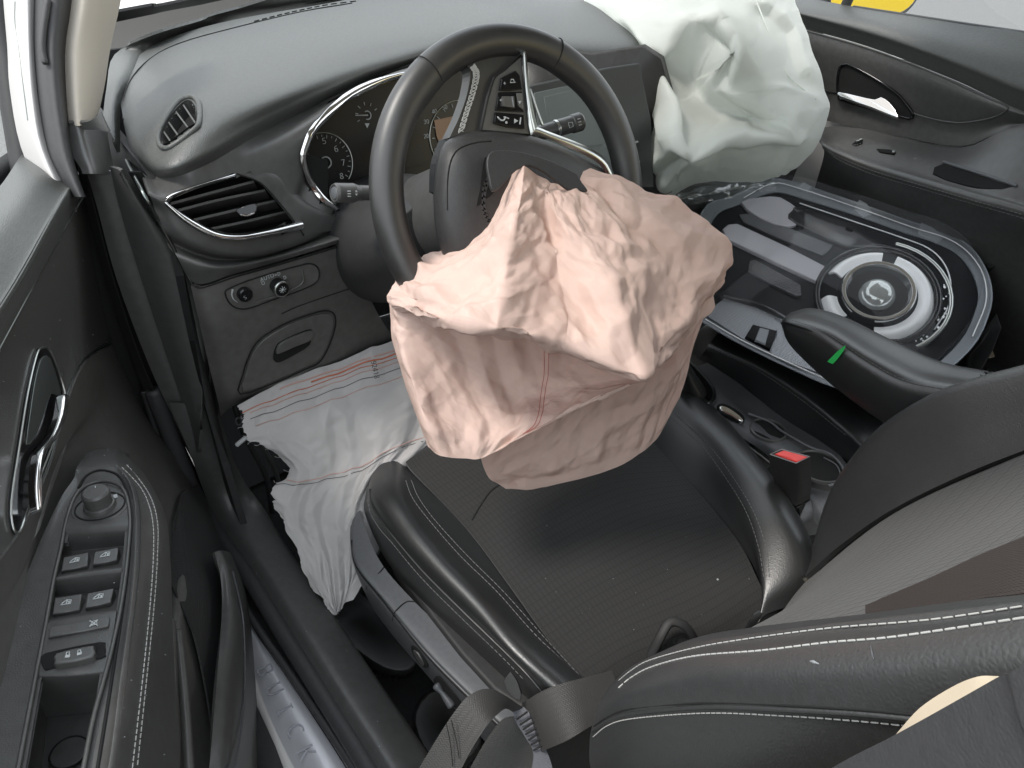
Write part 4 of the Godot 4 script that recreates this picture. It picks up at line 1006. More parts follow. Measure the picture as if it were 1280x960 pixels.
	part("numeral", letters("7", V(-0.4454,0.9675,-0.3346), ex, n, 0.0085, 0.0004), M.white_print, cl)
	part("numeral", letters("8", V(-0.4521,0.9498,-0.3291), ex, n, 0.0085, 0.0004), M.white_print, cl)
	part("needle", tube([c + n * 0.003, V(-0.4934,0.9551,-0.3276)], [0.0012, 0.0007], 6, false, 1), M.white_print, cl)
	var arc := []
	for k in 12:
		var a := lerpf(2.2, -1.6, k / 11.0)
		arc.append(c + (ex * cos(a) + ey * sin(a)) * 0.0078 + n * 0.001)
	part("needle_hub", tube(arc, 0.0011, 6, false, 2), M.white_print, cl)
	# fuel dial
	var f: Vector3 = V(-0.3937,1.0245,-0.3526)
	part("needle", tube([f + n * 0.002, V(-0.4136,1.0274,-0.3509)], [0.0010, 0.0006], 6, false, 1), M.white_print, cl)
	var farc := []
	for k in 12:
		var a := lerpf(2.0, -2.0, k / 11.0)
		farc.append(f + (ex * cos(a) + ey * sin(a)) * 0.0058)
	part("needle_hub", tube(farc, 0.0009, 6, false, 2), M.white_print, cl)
	var fm := []
	for k in 6:
		var a := lerpf(3.5, 0.4, k / 5.0)
		var dir := ex * cos(a) + ey * sin(a)
		fm.append(tube([f + dir * 0.0145, f + dir * 0.0185], 0.0007, 5, false, 1))
	part("dial_marks", merged(fm), M.white_print, cl)
	part("fuel_mark", slab([V(-0.3999,1.0144,-0.3494),V(-0.3923,1.0135,-0.3491),V(-0.3975,1.0077,-0.3473)], n, 0.0005, 0.0001), M.white_print, cl)
	# speed dial and driver display behind the wheel
	var s: Vector3 = V(-0.2406,0.9738,-0.3366)
	var sr := []
	var sm := []
	for k in 31:
		var a := lerpf(4.0, -0.9, k / 30.0)
		var dir := ex * cos(a) + ey * sin(a)
		sr.append(s + dir * 0.056)
		if k % 2 == 0:
			sm.append(tube([s + dir * 0.047, s + dir * 0.052], 0.0006, 5, false, 1))
	part("dial_ring", tube(sr, 0.0008, 6, false, 2), M.satin, cl)
	part("dial_marks", merged(sm), M.white_print, cl)
	var word := ["20", "30", "40", "50"]
	var at := [V(-0.3016,0.9842,-0.3399), V(-0.2975,1.0041,-0.3462), V(-0.2807,1.0167,-0.3501), V(-0.2613,1.0202,-0.3512)]
	for k in 4:
		part("numeral", letters(word[k], at[k], ex, n, 0.0062, 0.0004), M.white_print, cl)
	part("amber_display", slab([V(-0.2837,1.0049,-0.3454),V(-0.241,1.0066,-0.3459),V(-0.2544,0.9829,-0.3384),V(-0.2789,0.9629,-0.3322),V(-0.2839,0.9821,-0.3382)], n, 0.001, 0.0003), M.dial_amber, cl)
	part("driver_display", slab([V(-0.3587,1.0118,-0.3475),V(-0.3118,1.0128,-0.3479),V(-0.3172,0.9452,-0.3266),V(-0.3648,0.9455,-0.3267)], n, 0.001, 0.0005), M.dial, cl)

# ---------- steering wheel and column ----------
func steering() -> void:
	var wc := V(-0.37,1.02,0)
	var wn := V(0,0.3907,0.9205)
	var e1 := V(1, 0, 0)
	var e2 := wn.cross(e1).normalized()
	var w := thing("steering_wheel", "black leather steering wheel turned on its side with its hub torn open", "steering wheel", wc)
	var ring := []
	for k in 72:
		var a := TAU * k / 72
		ring.append(wc + (e1 * cos(a) + e2 * sin(a)) * 0.1725)
	# rim with a flattened inner face and thumb grips
	var g := []
	for k in 145:
		var a := TAU * (k % 144) / 144
		var dir := e1 * cos(a) + e2 * sin(a)
		var grip := 1.0 + 0.10 * exp(-pow((fposmod(rad_to_deg(a) - 128.0 + 180.0, 360.0) - 180.0) / 10.0, 2)) + 0.08 * exp(-pow((fposmod(rad_to_deg(a) - 52.0 + 180.0, 360.0) - 180.0) / 10.0, 2))
		var loop := PackedVector3Array()
		for q in 18:
			var b := TAU * q / 18
			var rr := (0.0182 if cos(b) > 0 else 0.0195 * grip)
			loop.append(wc + dir * (0.1725 + cos(b) * rr) + wn * (sin(b) * 0.0172 + 0.002))
		g.append(loop)
	part("rim", sheet(g, 0.0, true), M.rim_leather, w, "worn leather wheel rim")
	for a in [deg_to_rad(121.0), deg_to_rad(61.0)]:
		var dir := e1 * cos(a) + e2 * sin(a)
		var loop := []
		for q in 14:
			var b := TAU * q / 14
			loop.append(wc + dir * (0.1725 + cos(b) * 0.0192) + wn * (sin(b) * 0.0175 + 0.002))
		part("rim_seam", tube(loop, 0.0007, 5, true, 2), M.seam, w)
	# top spoke
	var spoke := [[V(-0.4306,1.1756,-0.0617),V(-0.3978,1.1823,-0.0646),V(-0.3653,1.1831,-0.0649),V(-0.335,1.1795,-0.0633)], [V(-0.411,1.158,-0.0499),V(-0.3919,1.1579,-0.0498),V(-0.3684,1.1559,-0.049),V(-0.3335,1.1657,-0.0532)], [V(-0.4174,1.1368,-0.0409),V(-0.404,1.1355,-0.0403),V(-0.3871,1.1338,-0.0396),V(-0.3433,1.1392,-0.0419)], [V(-0.4339,1.1135,-0.031),V(-0.4181,1.1132,-0.0309),V(-0.3993,1.1111,-0.03),V(-0.3442,1.1114,-0.0301)], [V(-0.4526,1.0937,-0.0226),V(-0.4339,1.0929,-0.0222),V(-0.4103,1.0931,-0.0223),V(-0.3428,1.0829,-0.018)]]
	part("spoke", sheet(loft(spoke, 5, 5), 0.018), M.rim_leather, w, "leather covered spoke with cross stitching")
	part("spoke", sheet(loft([[V(-0.4542,1.0902,-0.0233),V(-0.4124,1.0879,-0.0223),V(-0.3688,1.084,-0.0206),V(-0.3368,1.0816,-0.0196)], [V(-0.4698,1.068,-0.0182),V(-0.429,1.0539,-0.0122),V(-0.375,1.0458,-0.0088),V(-0.3154,1.0456,-0.0087)], [V(-0.4778,1.0404,-0.0087),V(-0.437,1.0169,0.0013),V(-0.3601,1.0036,0.007),V(-0.2588,1.0047,0.0065)]], 4, 3), 0.02), M.matt_black, w)
	for p in [[V(-0.4039,1.1608,-0.0494),V(-0.4,1.1511,-0.0453),V(-0.4098,1.1333,-0.0378),V(-0.4228,1.1157,-0.0303),V(-0.4347,1.0981,-0.0228)], [V(-0.4097,1.1581,-0.0486),V(-0.4075,1.1502,-0.0453),V(-0.4159,1.1338,-0.0383),V(-0.4291,1.1148,-0.0303),V(-0.441,1.0973,-0.0228)]]:
		part("stitching", stitches(p, 0.0042, 0.0022, 0.0007), M.thread, w)
	var zig := []
	var za: Array = [V(-0.4039,1.1608,-0.0494),V(-0.4,1.1511,-0.0453),V(-0.4098,1.1333,-0.0378),V(-0.4228,1.1157,-0.0303),V(-0.4347,1.0981,-0.0228)]
	var zb: Array = [V(-0.4097,1.1581,-0.0486),V(-0.4075,1.1502,-0.0453),V(-0.4159,1.1338,-0.0383),V(-0.4291,1.1148,-0.0303),V(-0.441,1.0973,-0.0228)]
	var da := dense(za, 6)
	var db := dense(zb, 6)
	for k in da.size() - 1:
		zig.append(tube([da[k], db[k + 1]], 0.0006, 5, false, 1))
		zig.append(tube([db[k], da[k + 1]], 0.0006, 5, false, 1))
	part("stitching", merged(zig), M.thread, w)
	# stitching along the inner edge of the rim
	var zr := []
	for k in 34:
		var a0 := deg_to_rad(lerpf(78.0, 8.0, k / 34.0))
		var a1 := deg_to_rad(lerpf(78.0, 8.0, (k + 1) / 34.0))
		var d0 := e1 * cos(a0) + e2 * sin(a0)
		var d1 := e1 * cos(a1) + e2 * sin(a1)
		zr.append(tube([wc + d0 * 0.1555 + wn * 0.0085, wc + d1 * 0.1545 + wn * 0.0035], 0.0006, 5, false, 1))
		zr.append(tube([wc + d0 * 0.1545 + wn * 0.0035, wc + d1 * 0.1555 + wn * 0.0085], 0.0006, 5, false, 1))
	part("stitching", merged(zr), M.thread, w)
	# control panel in the spoke
	var cp := part("control_panel", slab([V(-0.3419,1.1644,-0.0461),V(-0.367,1.1531,-0.0413),V(-0.3826,1.1474,-0.0389),V(-0.3957,1.1297,-0.0314),V(-0.4133,1.0983,-0.018),V(-0.3841,1.0922,-0.0154),V(-0.3493,1.0854,-0.0125),V(-0.3446,1.1244,-0.0291)], wn, 0.012, 0.0015, 1), M.trim, w, "switch panel with three black buttons set into the spoke")
	part("panel_edge", tube([V(-0.3421,1.1667,-0.0476),V(-0.3675,1.1538,-0.0421),V(-0.3823,1.1472,-0.0393),V(-0.3954,1.1296,-0.0318),V(-0.413,1.0981,-0.0185)], 0.0009, 6, false, 3), M.seam, cp)
	part("button", slab([V(-0.3555,1.152,-0.037),V(-0.3756,1.1467,-0.0348),V(-0.3818,1.1347,-0.0297),V(-0.3656,1.133,-0.029),V(-0.3512,1.1324,-0.0287),V(-0.3511,1.1468,-0.0348)], wn, 0.004, 0.0008, 1), M.gloss_black, cp)
	part("button", slab([V(-0.3826,1.1329,-0.03),V(-0.3508,1.1305,-0.029),V(-0.3536,1.1097,-0.0201),V(-0.3913,1.1155,-0.0226)], wn, 0.003, 0.0008, 1), M.gloss_black, cp)
	part("button", slab([V(-0.3809,1.1297,-0.0243),V(-0.3658,1.1282,-0.0236),V(-0.3675,1.1163,-0.0186),V(-0.3842,1.1205,-0.0204)], wn, 0.004, 0.001, 1), M.trim, cp)
	part("button", slab([V(-0.36,1.1302,-0.0272),V(-0.3523,1.1294,-0.0269),V(-0.3542,1.1118,-0.0194),V(-0.3608,1.1174,-0.0218)], wn, 0.003, 0.0008, 1), M.trim_warm, cp)
	part("button", slab([V(-0.3923,1.1143,-0.021),V(-0.3548,1.1076,-0.0182),V(-0.3572,1.0931,-0.012),V(-0.3788,1.0974,-0.0138),V(-0.3971,1.1037,-0.0165)], wn, 0.004, 0.0008, 1), M.gloss_black, cp)
	part("symbol", letters("+", V(-0.3742,1.1412,-0.0317), e1, wn, 0.005, 0.0004), M.white_print, cp)
	part("symbol", letters("-", V(-0.3597,1.1414,-0.0318), e1, wn, 0.005, 0.0004), M.white_print, cp)
	part("symbol", tube([V(-0.3665,1.1413,-0.0315),V(-0.3647,1.1443,-0.0328),V(-0.3614,1.144,-0.0326),V(-0.3611,1.1408,-0.0313)], 0.0006, 5, true, 1), M.white_print, cp)
	part("symbol", slab([V(-0.3603,1.1223,-0.023),V(-0.3559,1.1219,-0.0228),V(-0.3588,1.119,-0.0216)], wn, 0.0005, 0.0001), M.white_print, cp)
	part("symbol", slab([V(-0.3839,1.1253,-0.026),V(-0.3814,1.1266,-0.0266),V(-0.3822,1.1235,-0.0252)], wn, 0.0005, 0.0001), M.white_print, cp)
	part("symbol", tube([V(-0.3918,1.1096,-0.0183),V(-0.3883,1.106,-0.0167),V(-0.384,1.1055,-0.0165),V(-0.3811,1.1084,-0.0177)], 0.0009, 5, false, 2), M.white_print, cp)
	part("symbol", tube([V(-0.3832,1.1086,-0.0179),V(-0.3771,1.1063,-0.0169)], 0.0008, 5, false, 1), M.white_print, cp)
	part("symbol", lathe([Vector2(0.0016, 0), Vector2(0.0014, 0.0006), Vector2(0.0001, 0.0006)], V(-0.3811,1.1026,-0.0157), wn, 10), M.white_print, cp)
	part("symbol", slab([V(-0.3695,1.1054,-0.0165),V(-0.3646,1.1024,-0.0152),V(-0.3707,1.1007,-0.0145)], wn, 0.0005, 0.0001), M.white_print, cp)
	part("symbol", tube([V(-0.3605,1.1052,-0.0164),V(-0.3632,1.0989,-0.0137)], 0.0008, 5, false, 1), M.white_print, cp)
	part("symbol", tube([V(-0.3692,1.1277,-0.0235),V(-0.3693,1.1181,-0.0194)], 0.0008, 5, false, 1), M.grey_print, cp)
	# bright trim round the panel
	part("chrome_trim", sheet(loft([[V(-0.3408,1.1671,-0.0494),V(-0.3367,1.17,-0.0506),V(-0.333,1.1665,-0.0492),V(-0.3368,1.1313,-0.0342),V(-0.335,1.0948,-0.0187),V(-0.3283,1.0881,-0.0159),V(-0.271,1.0635,-0.0054),V(-0.2388,1.0438,0.0029),V(-0.2273,1.022,0.0122)], [V(-0.344,1.1672,-0.0418),V(-0.3414,1.1686,-0.0424),V(-0.3409,1.1661,-0.0414),V(-0.3456,1.1322,-0.027),V(-0.3453,1.0945,-0.011),V(-0.3363,1.0884,-0.0084),V(-0.2809,1.0641,0.0019),V(-0.2492,1.0447,0.0102),V(-0.2373,1.0257,0.0182)], [V(-0.3442,1.1658,-0.0445),V(-0.3431,1.1657,-0.0445),V(-0.3424,1.1641,-0.0438),V(-0.3472,1.13,-0.0293),V(-0.3492,1.0876,-0.0113),V(-0.3394,1.0846,-0.0101),V(-0.2856,1.0595,0.0006),V(-0.2548,1.0419,0.0081),V(-0.2425,1.0256,0.015)]], 4, 3), 0.002), M.satin, w, "satin metal trim bent round the switch panel")
	part("chrome_trim", tube([V(-0.3245,1.1247,-0.0488),V(-0.3206,1.1058,-0.0408),V(-0.3155,1.0865,-0.0326)], 0.0018, 6), M.satin, w)
	# hub
	var hub := part("hub_cover", body([[V(-0.4552,1.087,-0.0285),V(-0.4286,1.0924,-0.0307),V(-0.3962,1.0916,-0.0304),V(-0.3637,1.0859,-0.028),V(-0.3396,1.0795,-0.0252),V(-0.2973,1.0627,-0.0181),V(-0.2574,1.0411,-0.009),V(-0.2263,1.0181,0.0008),V(-0.2304,0.9793,0.0173),V(-0.2831,0.9243,0.0406),V(-0.3452,0.9092,0.047),V(-0.4189,0.9077,0.0477),V(-0.4684,0.9371,0.0352),V(-0.4884,0.9843,0.0151),V(-0.4863,1.0238,-0.0016),V(-0.4737,1.064,-0.0187)], [V(-0.4625,1.0903,-0.0146),V(-0.4361,1.0964,-0.0172),V(-0.4054,1.0953,-0.0168),V(-0.3735,1.0897,-0.0144),V(-0.3498,1.0833,-0.0117),V(-0.3095,1.067,-0.0047),V(-0.2704,1.0454,0.0044),V(-0.2412,1.023,0.014),V(-0.2462,0.9868,0.0293),V(-0.2972,0.9356,0.051),V(-0.3556,0.9202,0.0576),V(-0.4266,0.9192,0.058),V(-0.4731,0.9475,0.046),V(-0.4923,0.9921,0.0271),V(-0.4907,1.0294,0.0112),V(-0.4785,1.0682,-0.0052)], [V(-0.4618,1.087,0.0042),V(-0.4388,1.0925,0.0018),V(-0.4136,1.0915,0.0022),V(-0.3864,1.0872,0.0041),V(-0.3653,1.0811,0.0067),V(-0.3315,1.0665,0.0128),V(-0.2982,1.0472,0.0211),V(-0.2749,1.0269,0.0297),V(-0.2798,0.9982,0.0419),V(-0.3217,0.9589,0.0585),V(-0.373,0.9444,0.0647),V(-0.4309,0.9412,0.066),V(-0.4676,0.9665,0.0553),V(-0.4855,1.0033,0.0397),V(-0.4857,1.034,0.0266),V(-0.4758,1.068,0.0122)], [V(-0.4516,1.0776,0.019),V(-0.4344,1.0798,0.0181),V(-0.4197,1.0793,0.0183),V(-0.3971,1.0745,0.0203),V(-0.3805,1.0697,0.0223),V(-0.3583,1.0574,0.0276),V(-0.3358,1.0431,0.0337),V(-0.3224,1.0281,0.04),V(-0.3265,1.0097,0.0478),V(-0.3555,0.9836,0.0589),V(-0.3924,0.9718,0.0639),V(-0.4294,0.9692,0.065),V(-0.4525,0.9907,0.0559),V(-0.4655,1.0146,0.0457),V(-0.4687,1.0345,0.0373),V(-0.4625,1.0588,0.027)], [V(-0.4302,1.0587,0.0303),V(-0.4224,1.0599,0.0298),V(-0.4139,1.0594,0.03),V(-0.4036,1.057,0.031),V(-0.3955,1.0541,0.0322),V(-0.3833,1.0489,0.0344),V(-0.3717,1.0405,0.038),V(-0.3647,1.0309,0.0421),V(-0.3677,1.0179,0.0476),V(-0.3819,1.0069,0.0523),V(-0.4006,1.0002,0.0551),V(-0.4179,0.9984,0.0559),V(-0.4317,1.0094,0.0512),V(-0.4407,1.0209,0.0463),V(-0.4445,1.0313,0.0419),V(-0.4402,1.0483,0.0347)]], 3, 4), M.hub_skin, w, "grained hub cover split open by the airbag")
	part("cover_crease", tube([V(-0.4859,1.0342,0.0271),V(-0.4761,1.0681,0.0127),V(-0.4621,1.0872,0.0046),V(-0.4391,1.0926,0.0023),V(-0.4139,1.0917,0.0027)], 0.0007, 6), M.seam, hub)
	part("torn_flap", slab([V(-0.4413,1.0938,0.0404),V(-0.4277,1.095,0.0399),V(-0.3975,1.0885,0.0426),V(-0.3621,1.0748,0.0484),V(-0.3354,1.0603,0.0546),V(-0.3293,1.0561,0.0564),V(-0.3242,1.047,0.0603),V(-0.3178,1.0375,0.0643),V(-0.3329,1.04,0.0632),V(-0.345,1.0436,0.0617),V(-0.3559,1.0519,0.0581),V(-0.3704,1.0631,0.0534),V(-0.383,1.0714,0.0499),V(-0.3952,1.0756,0.0481),V(-0.4096,1.0738,0.0489),V(-0.423,1.0672,0.0517),V(-0.4351,1.0605,0.0545),V(-0.4461,1.0583,0.0554),V(-0.4474,1.0694,0.0507),V(-0.4471,1.0832,0.0449)], wn + V(0, 0.6, 0), 0.004, 0.0014, 2), M.hub_skin, hub, "torn flap of the hub cover bent up over the pink airbag")
	part("torn_slit", slab([V(-0.4369,1.077,0.022),V(-0.4315,1.0817,0.02),V(-0.4301,1.0705,0.0248),V(-0.4321,1.058,0.03),V(-0.4297,1.0464,0.035),V(-0.4439,1.0407,0.0374),V(-0.4555,1.0363,0.0393),V(-0.4472,1.0525,0.0324)], wn, 0.001, 0.0003, 2), M.void, hub)
	# column with its two stalks
	var c := thing("steering_column", "dark steering column shroud with an indicator stalk and a wiper stalk", "steering column", wc - wn * 0.06)
	part("shroud", body([oval(wc - wn * 0.02 + e2 * -0.01, e1 * 0.088, e2 * 0.088, 16), oval(wc - wn * 0.05 + e2 * -0.012, e1 * 0.088, e2 * 0.085, 16), oval(wc - wn * 0.09 + e2 * -0.015, e1 * 0.085, e2 * 0.075, 16), oval(wc - wn * 0.30 + e2 * -0.03, e1 * 0.085, e2 * 0.070, 16)], 3, 3), M.trim, c)
	part("lower_shroud", body([oval(V(-0.40, 0.93, -0.10), V(0.10, 0, 0), V(0, 0.055, -0.02), 16), oval(V(-0.40, 0.88, -0.22), V(0.12, 0, 0), V(0, 0.09, -0.02), 16), oval(V(-0.40, 0.82, -0.38), V(0.12, 0, 0), V(0, 0.10, -0.02), 16)], 3, 3), M.matt_black, c)
	var a0: Vector3 = V(-0.5455,1.0102,-0.13)
	var a1: Vector3 = V(-0.4828,0.9967,-0.135)
	var ax := (a0 - a1).normalized()
	var st := part("indicator_stalk", turned([Vector2(0.0001, -0.07), Vector2(0.0085, -0.07), Vector2(0.0095, -0.03), Vector2(0.0118, -0.022), Vector2(0.0118, 0.001), Vector2(0.0105, 0.004), Vector2(0.0088, 0.004), Vector2(0.0088, 0.002), Vector2(0.0084, 0.002), Vector2(0.0078, 0.0035), Vector2(0.0001, 0.0038)], a0, ax, 28), M.trim, c, "indicator stalk with a round grey end button")
	part("end_button", lathe([Vector2(0.0074, 0.0030), Vector2(0.0070, 0.0044), Vector2(0.0001, 0.0048)], a0, ax, 24), M.trim_grey, st)
	var toward := (V(-0.8977,1.3659,0.7091) - a0)
	var face := (toward - ax * toward.dot(ax)).normalized()
	var along_x := -ax
	for k in 3:
		part("lamp_symbol", tube([a0 - ax * 0.008 + face * 0.0119 + face.cross(ax) * (0.004 - 0.003 * k), a0 - ax * 0.012 + face * 0.0119 + face.cross(ax) * (0.004 - 0.003 * k)], 0.0006, 5, false, 1), M.white_print, st)
	for k in [-1.0, 1.0]:
		var q: Vector3 = a0 - ax * 0.020 + face * 0.0118
		var sd: Vector3 = face.cross(ax) * k
		part("arrow_symbol", slab([q + sd * 0.0008 - ax * 0.0018, q + sd * 0.0008 + ax * 0.0018, q + sd * 0.0034], face, 0.0006, 0.0001), M.white_print, st)
	var b0: Vector3 = V(-0.2021,1.0562,-0.1)
	var b1: Vector3 = V(-0.2843,1.0445,-0.11)
	var bx := (b0 - b1).normalized()
	var wp := part("wiper_stalk", turned([Vector2(0.0001, -0.10), Vector2(0.009, -0.10), Vector2(0.0105, -0.034), Vector2(0.0112, -0.030), Vector2(0.0112, -0.010), Vector2(0.0125, -0.009), Vector2(0.0125, 0.004), Vector2(0.0105, 0.007), Vector2(0.0001, 0.0075)], b0, bx, 24), M.trim, c, "wiper stalk seen through the steering wheel")
	part("stalk_ring", lathe([Vector2(0.0113, -0.036), Vector2(0.0118, -0.034), Vector2(0.0113, -0.032)], b0, bx, 24), M.satin, wp)
	var bt := (V(-0.8977,1.3659,0.7091) - b0)
	var bf := (bt - bx * bt.dot(bx)).normalized()
	for k in 3:
		part("speed_mark", tube([b0 - bx * 0.002 + bf * 0.0127 + bf.cross(bx) * (0.004 - 0.004 * k), b0 - bx * 0.006 + bf * 0.0127 + bf.cross(bx) * (0.004 - 0.004 * k)], 0.0007, 5, false, 1), M.white_print, wp)
	part("wash_symbol", tube([b0 - bx * 0.014 + bf * 0.0114 - bf.cross(bx) * 0.003, b0 - bx * 0.020 + bf * 0.0114 - bf.cross(bx) * 0.004, b0 - bx * 0.020 + bf * 0.0114 + bf.cross(bx) * 0.003, b0 - bx * 0.014 + bf * 0.0114 + bf.cross(bx) * 0.002], 0.0006, 5, true, 1), M.white_print, wp)

# ---------- driver's door, standing ajar ----------
func driver_door() -> void:
	var d := thing("driver_door", "open driver's door with gloss black trim, chrome handle and window switches", "car door", V(-1.0, 0.35, 0.1))
	var inward := V(0.951,0,0.309)
	var up := V(0, 1, 0)
	part("belt_pad", sheet(loft([[V(-0.9489,1.0607,-0.0265),V(-0.9126,1.0518,-0.1382),V(-0.8762,1.0388,-0.2501),V(-0.8487,1.0361,-0.3348),V(-0.8261,1.0034,-0.4851),V(-0.8061,0.9632,-0.6276)], [V(-0.9521,1.0793,0.1128),V(-0.9221,1.0709,0.0206),V(-0.8855,1.0603,-0.0921),V(-0.8399,1.0471,-0.2323),V(-0.7925,0.999,-0.4755),V(-0.7653,0.9381,-0.6887)], [V(-0.9575,1.0807,0.2007),V(-0.9342,1.0661,0.129),V(-0.8918,1.0498,-0.0016),V(-0.8368,1.0396,-0.1707),V(-0.7697,0.9926,-0.4486),V(-0.7351,0.916,-0.717)], [V(-0.9604,1.0791,0.2354),V(-0.9362,1.0697,0.1611),V(-0.8914,1.0548,0.0231),V(-0.8326,1.0416,-0.1579),V(-0.7692,0.9913,-0.4177),V(-0.7306,0.905,-0.6983)], [V(-0.9709,1.051,0.2549),V(-0.9453,1.0452,0.1761),V(-0.8854,1.0283,-0.0083),V(-0.8367,1.0144,-0.1581),V(-0.7802,0.9741,-0.384),V(-0.7429,0.8763,-0.6604)]], 6, 5), 0.003), M.dash_pad, d, "grained grey pad along the top of the door")
	var gloss := [[V(-0.9727,1.0448,0.2506),V(-0.9469,1.0386,0.1712),V(-0.9038,1.0271,0.0386),V(-0.8741,1.0193,-0.0529),V(-0.8434,1.0105,-0.1472),V(-0.8136,1.0012,-0.2389),V(-0.7785,0.96,-0.4052)],[V(-0.9852,1.0101,0.2664),V(-0.9614,0.9988,0.1933),V(-0.9278,0.9872,0.0897),V(-0.8932,0.9704,-0.0167),V(-0.8584,0.955,-0.1236),V(-0.8248,0.9329,-0.227),V(-0.7824,0.8578,-0.4353)],[V(-0.994,0.9874,0.2871),V(-0.9744,0.9674,0.2269),V(-0.9471,0.9445,0.1427),V(-0.9147,0.9263,0.0429),V(-0.8793,0.9201,-0.0661),V(-0.8426,0.8897,-0.1788),V(-0.7839,0.7704,-0.4501)],[V(-1.0008,0.9723,0.3145),V(-0.9809,0.9548,0.2534),V(-0.9494,0.9146,0.1564),V(-0.9175,0.8968,0.0581),V(-0.8914,0.8978,-0.0221),V(-0.8547,0.8757,-0.1351),V(-0.7887,0.7206,-0.4352)]]
	part("gloss_trim", sheet(loft(gloss, 5, 5), 0.003), M.piano, d, "gloss black trim panel round the door handle")
	var sg := part("dust_specks", specks(loft(gloss, 5, 5), 30, 5, 0.0007), M.grey_print, d)
	sg.set_meta("kind", "stuff")
	part("trim_line", tube([V(-0.9715,1.0494,0.2549),V(-0.9459,1.0434,0.1762),V(-0.9031,1.0322,0.0447),V(-0.8737,1.0247,-0.0461),V(-0.8432,1.0161,-0.1397),V(-0.8137,1.007,-0.2307),V(-0.788,0.9977,-0.3096)], 0.0008, 6), M.dark_satin, d)
	part("trim_line", tube([V(-0.9486,0.9152,0.1554),V(-0.9166,0.8975,0.0567),V(-0.8916,0.8992,-0.0203),V(-0.8549,0.8783,-0.1326),V(-0.792,0.7313,-0.4173)], 0.0008, 6), M.dark_satin, d)
	var skin := [[V(-1.0022,0.9677,0.3123),V(-0.9822,0.9499,0.2508),V(-0.9502,0.9079,0.1523),V(-0.9172,0.8886,0.0508),V(-0.8898,0.888,-0.0335),V(-0.8534,0.8661,-0.1456),V(-0.7905,0.7183,-0.4298)],[V(-1.0091,0.9485,0.3205),V(-0.9904,0.9275,0.2629),V(-0.9551,0.8799,0.1544),V(-0.9147,0.8651,0.0301),V(-0.8769,0.835,-0.0862),V(-0.8202,0.751,-0.2609),V(-0.7762,0.5914,-0.4349)],[V(-1.0175,0.9282,0.3464),V(-1.0003,0.9051,0.2936),V(-0.9604,0.8615,0.1708),V(-0.9142,0.8505,0.0285),V(-0.88,0.798,-0.0767),V(-0.8352,0.7348,-0.15),V(-0.7748,0.5799,-0.3035)],[V(-1.0379,0.845,0.4091),V(-1.0164,0.7794,0.3431),V(-0.952,0.7275,0.2097),V(-0.8663,0.6329,-0.0219),V(-0.8158,0.6225,-0.1287),V(-0.7837,0.576,-0.2179),V(-0.7464,0.4699,-0.3422)],[V(-1.027,0.747,0.4728),V(-0.9773,0.6743,0.3521),V(-0.9183,0.6288,0.2192),V(-0.8674,0.6448,0.0948),V(-0.8109,0.5887,-0.0629),V(-0.7703,0.5244,-0.1878),V(-0.7378,0.3982,-0.3137)],[V(-0.9989,0.7096,0.4833),V(-0.9455,0.6233,0.3513),V(-0.8767,0.5377,0.1882),V(-0.8387,0.5149,0.0809),V(-0.793,0.4743,-0.0531),V(-0.7627,0.4551,-0.1464),V(-0.7341,0.3853,-0.2508)]]
	part("door_panel", sheet(loft(skin, 6, 6), 0.004), M.trim_warm, d, "dark moulded lower door panel")
	# door shell and edge behind the trim
	part("door_shell", body([[V(-0.8505,1.0086,-0.4589),V(-0.7264,0.8904,-0.7435),V(-0.7767,0.649,-0.5564),V(-0.7115,0.2547,-0.5954),V(-0.675,0.0488,-0.5783),V(-0.86,0.38,0.05),V(-1.16,0.38,0.62),V(-1.2,0.75,0.62),V(-1.14,1.1,0.5)],
		[V(-0.846,0.9747,-0.5698),V(-0.7085,0.8405,-0.8958),V(-0.7636,0.571,-0.694),V(-0.6867,0.1072,-0.7686),V(-0.639,-0.1637,-0.786),V(-0.9075,0.38,0.0346),V(-1.2075,0.38,0.6046),V(-1.2475,0.75,0.6046),V(-1.1875,1.1,0.4845)]], 2, 2), M.matt_black, d)
	# handle
	var hb := [V(-0.893,0.9691,-0.0112),V(-0.8873,0.9513,-0.0321),V(-0.8864,0.9204,-0.0376),V(-0.8883,0.902,-0.0267),V(-0.8952,0.9045,-0.0102),V(-0.9049,0.9011,0.0246),V(-0.9242,0.9074,0.0833),V(-0.9416,0.9143,0.1376),V(-0.9498,0.9177,0.164),V(-0.9522,0.9267,0.1697),V(-0.9481,0.9388,0.1528),V(-0.9313,0.9521,0.1011),V(-0.915,0.9654,0.0533),V(-0.8995,0.9731,0.0088)]
	var h := part("inner_handle", slab(hb, inward, 0.004, 0.0012, 2), M.gloss_black, d, "chrome inner door handle in its gloss black recess")
	part("handle_edge", tube(hb, 0.0011, 6, true, 3), M.satin, h)
	part("lever", slab([V(-0.8883,0.9267,0.007),V(-0.885,0.9169,-0.0024),V(-0.8901,0.9116,0.0147),V(-0.902,0.9151,0.0504),V(-0.9124,0.9256,0.0814),V(-0.917,0.9293,0.0957),V(-0.9231,0.9265,0.1153),V(-0.9301,0.9152,0.1411),V(-0.9326,0.9199,0.1481),V(-0.9291,0.9307,0.1335),V(-0.9216,0.9384,0.1094),V(-0.9164,0.9365,0.0934),V(-0.9064,0.926,0.0629),V(-0.8958,0.9229,0.0301)], inward + V(0, 0.3, 0), 0.008, 0.003, 3), M.chrome, h)
